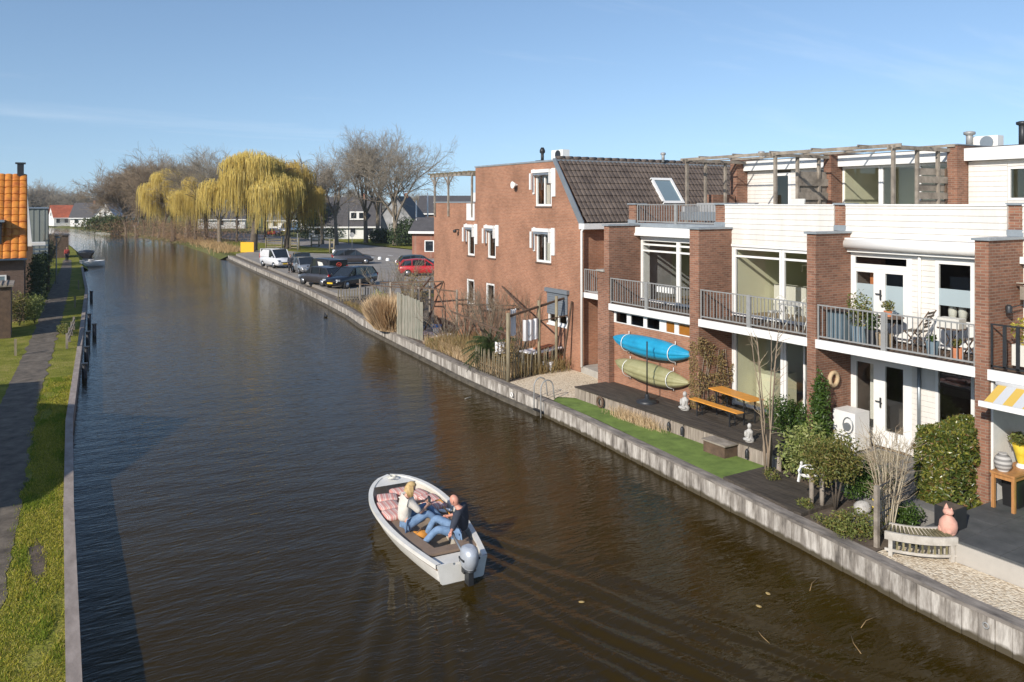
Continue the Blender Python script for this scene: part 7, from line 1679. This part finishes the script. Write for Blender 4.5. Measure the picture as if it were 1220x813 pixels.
    skinmesh('body',M[skin],t,vs,ed,ra,0,2,hm)
    m=MB()
    for q in (-1,1):m.ell(tuple(H(q*.03,.086,.012)),(.011,.011,.008),8,5)
    m.build('eyes',M['black'],t);m=MB();m.ell(tuple(H(0,.088,-.055)),(.024,.012,.007),8,5,rz=atan2(side.y,side.x));m.build('mouth',M['terracotta'],t)
    skinmesh('top',M[top],t,cl,ce,cr,0,2);skinmesh('trousers',M[bottom],t,bo,be,brr,0,2)
    if not bald:
        m=MB();vv=[]
        for i in range(10):
            a=pi*.62*i/9
            for j in range(n1):
                b=2*pi*j/n1;f=1.13+.03*sin(j*5.3+i*2);yy_=.105*sin(a)*sin(b)*f
                if i>4 and sin(b)>.35:f*=.78;yy_=.075*sin(a)*sin(b)
                vv.append(H(.086*sin(a)*cos(b)*f,yy_,.128*cos(a)-(hairlen*.15*max(0,i-5) if sin(b)<.3 else 0)))
        m.add(vv,[(i*n1+j,(i+1)*n1+j,(i+1)*n1+(j+1)%n1,i*n1+(j+1)%n1) for i in range(9) for j in range(n1)],0,True)
        if hairlen:
            rg=random.Random(2)
            for k in range(130):
                b=rg.uniform(pi*.95,pi*2.05);r_=.09;p=H(r_*cos(b),.1*sin(b),rg.uniform(.0,.06));m.tube([p,p+V((0,0,-.09))+(p-hc)*.15,p+V((0,0,-hairlen-.08))+(p-hc)*.25*rg.random()],[.011,.009,.004],4)
        m.build('hair',M[hair],t)
    return t
def bj(**k):
    d={}
    for a,v in k.items():
        if a=='fd':
            q=bl(*v)-bl(0,0,0);d[a]=q
        else:d[a]=bl(*v)
    return d
# woman: on the port bench, facing starboard and aft, knees drawn, feet up on the far side
person('blond person in cream top and jeans sitting on the left bench of the boat',
 bj(pel=(-.50,-.12,.55),che=(-.47,-.08,.93),nec=(-.42,-.08,1.10),hea=(-.34,-.09,1.25),fd=(.85,-.25,-.45),
    shL=(-.42,.11,1.02),elL=(-.20,.20,.80),wrL=(.0,.05,.86),shR=(-.42,-.27,1.02),elR=(-.22,-.36,.79),wrR=(.0,-.16,.83),
    hiL=(-.42,-.02,.53),knL=(.02,-.02,.80),anL=(.36,-.12,.46),toL=(.50,-.14,.42),hiR=(-.42,-.22,.53),knR=(-.02,-.26,.72),anR=(.30,-.34,.40),toR=(.45,-.36,.38)),
 'skin','knit','jeans','shoe_white','blond',.12,False,1.0,1.0)
# man: starboard side near the stern, facing forward and port, right hand back on the tiller
person('person with shaved head and navy jumper steering the motor boat',
 bj(pel=(.44,-.95,.52),che=(.44,-1.02,.88),nec=(.36,-1.0,1.03),hea=(.29,-.96,1.16),fd=(-.6,.7,-.45),
    shL=(.27,-1.17,.96),elL=(.12,-1.30,.76),wrL=(.05,-1.40,.74),shR=(.56,-.84,.96),elR=(.56,-.64,.75),wrR=(.34,-.56,.70),
    hiL=(.34,-1.0,.50),knL=(-.06,-.90,.62),anL=(-.34,-.74,.27),toL=(-.48,-.68,.22),hiR=(.40,-.84,.51),knR=(.03,-.56,.72),anR=(-.14,-.42,.30),toR=(-.26,-.34,.22)),
 'skin_red','navy','jeans','shoe_dark','hair_dark',0,True,1.75,1.0)
t,p=inboat('glass','small clear drinking glass in the blond woman\'s hands' if 0 else 'small dark cup held by the blond person','cup',.08,-.06,.86);mb=MB();mb.lathe([(.03,p.z),(.035,p.z+.09)],(p.x,p.y,0),10);mb.build('cup',M['dark_metal'],t)
def stander(label,x,y,z,top,bottom,hair,fd,s=1.0,skin='skin'):
    u=V(fd).normalized();r=V((u.y,-u.x,0))
    def q(a,b,c_):p=V((x,y,z))+r*a*s+u*b*s;return (p.x,p.y,z+c_*s)
    J=dict(pel=q(0,0,.95),che=q(0,0,1.3),nec=q(0,0,1.5),hea=q(0,.02,1.66),fd=(u.x,u.y,0))
    for S,k in (('L',-1),('R',1)):
        J.update({'sh'+S:q(k*.18,0,1.42),'el'+S:q(k*.24,-.02,1.13),'wr'+S:q(k*.22,.08,.9),'hi'+S:q(k*.09,0,.92),'kn'+S:q(k*.1,.02+k*.06,.5),'an'+S:q(k*.1,-.02+k*.1,.09),'to'+S:q(k*.12,.13+k*.1,.04)})
    return person(label,J,skin,top,bottom,'shoe_dark',hair,0,False,1.8,s)
stander('person in black clothes standing beside the white van',*G(346,325.5,.72),.72,'navy','black','hair_dark',(-.5,-.8,0),.98)
stander('person in a red jacket walking on the left path near the moored boats',3.1,103,.43,'red_jacket','navy','hair_dark',(.1,-1,0),1.0)
# ------------------------------------------------------------------ moored boats and floating bits
def skiff(name,label,px,py,L_,w,hd,mat,cover=None):
    x,y=G(px,py,0);t=thing(name,label,'boat',(0,0,0));mb=MB();n=14;vs=[];K=6
    for i in range(n+1):
        f=i/n;hw=w/2*(.8+.2*sin(f*pi)) if f<.55 else w/2*max(0,1-((f-.55)/.45)**2.2)
        xx=-L_/2+L_*f;vs+=[(xx,-hw,.55+.12*f),(xx,-hw*.8,0.1),(xx,-hw*.4,-.1),(xx,hw*.4,-.1),(xx,hw*.8,.1),(xx,hw,.55+.12*f)]
    mb.add(vs,[(i*K+j,i*K+j+1,(i+1)*K+j+1,(i+1)*K+j) for i in range(n) for j in range(5)],0,True);mb.add(vs[:K],[tuple(range(K))]);o=mb.build('hull',M[mat]);o.parent=t
    mb=MB();mb.add([(v[0],v[1]*.97,v[2]-.03) for k,v in enumerate(vs) if k%K in(0,5)],[(2*i,2*i+1,2*i+3,2*i+2) for i in range(n)]);o=mb.build('deck',M['white' if not cover else mat]);o.parent=t
    if cover:
        mb=MB();mb.ell((-.3,0,.5),(L_*.3,w*.42,.34),14,8);o=mb.build('cover',M[cover]);o.parent=t
    else:
        mb=MB();mb.box(-.4,0,-w*.4,w*.4,.6,.8);mb.box(-1.3,-1.0,-w*.4,w*.4,.55,.75);o=mb.build('seat',M['stone_white']);o.parent=t
    place(t,(x,y,0),hd)
skiff('moored_boat','black motor boat with dark hood moored at the left bank',103,305,5.6,2.0,R(84),'black','dark_metal')
skiff('moored_boat','white open boat moored in front of the black one',111,317.5,2.5,1.3,R(12),'white')
rg=random.Random(44);M['float_leaf']=pm('floating_leaf',(.42,.3,.12),.7,.2,6)
for i,(px,py,lb) in enumerate(((915,708,'pale brown leaf floating furthest left below the bench'),(904,723,'small leaf floating just under the larger brown leaf'),(568,663,'tiny leaf floating behind the outboard motor') if 0 else (693,718,'tiny leaf floating midway between boat and quay'),)):
    x,y=G(px,py,0);t=thing('floating_leaf',lb,'leaf',(x,y,.01));mb=MB();mb.ell((x,y,.012),(.06,.04,.008),8,4,rz=rg.random()*3);mb.build('leaf',M['float_leaf'],t)
M['reedstalk']=pm('floating_reed',(.3,.2,.09),.7,.2,6)
for i,(px,py,ln,a,lb) in enumerate(((1035,742,.55,.15,'long pale reed stalk floating near the lower quay'),(1005,738,.5,-.3,'thin reed stalk floating left of the long one') if 0 else (1040,780-35,.0,0,''),(1020,769,.5,.9,'reed stalk floating lowest near the picture bottom'),(910,760,.4,1.2,'short curved reed stalk floating left of the others'),(970,697,.6,.4,'faint reed stalk floating nearest the quay planks'),(557,475,.3,.3,'white scrap floating near the gravel yard quay'))):
    if ln==0:continue
    x,y=G(px,py,0);t=thing('floating_stalk',lb,'reed stalk',(x,y,.01));mb=MB();mb.tube([(x-ln/2*cos(a),y-ln/2*sin(a),.008),(x,y+.05,.012),(x+ln/2*cos(a),y+ln/2*sin(a),.008)],.006,5);mb.build('stalk',M['reedstalk' if i<5 else 'white'],t)
t=thing('coot','small dark water bird swimming by the right quay','water bird',(*G(388,378,0),0));x,y=G(388,378,0);mb=MB();mb.ell((x,y,.07),(.12,.2,.09),12,8);mb.ell((x,y+.18,.19),(.045,.055,.05),10,7);mb.tube([(x,y+.14,.1),(x,y+.18,.18)],[.05,.035],7);mb.ell((x,y-.2,.1),(.04,.07,.03),8,5);mb.build('body',M['black'],t);mb=MB();mb.lathe([(.015,.0),(.004,.05)],(x,y+.22,.185),6,axis='Y');mb.build('beak',M['white'],t)
# ------------------------------------------------------------------ the air
hz_=bpy.data.materials.new('haze_air');hz_.use_nodes=True;nt=hz_.node_tree;nt.nodes.clear()
o_=nt.nodes.new('ShaderNodeOutputMaterial');pv=nt.nodes.new('ShaderNodeVolumePrincipled');pv.inputs['Color'].default_value=(.86,.92,1,1);pv.inputs['Density'].default_value=.00022;pv.inputs['Anisotropy'].default_value=.2
L(nt,pv.outputs[0],o_.inputs['Volume'])
mb=MB();mb.box(-1000,1000,-60,1600,-1.6,32);hb=mb.build('haze',hz_);hb['kind']='stuff';hb['label']='thin pale haze over the far end of the canal';hb['category']='haze'
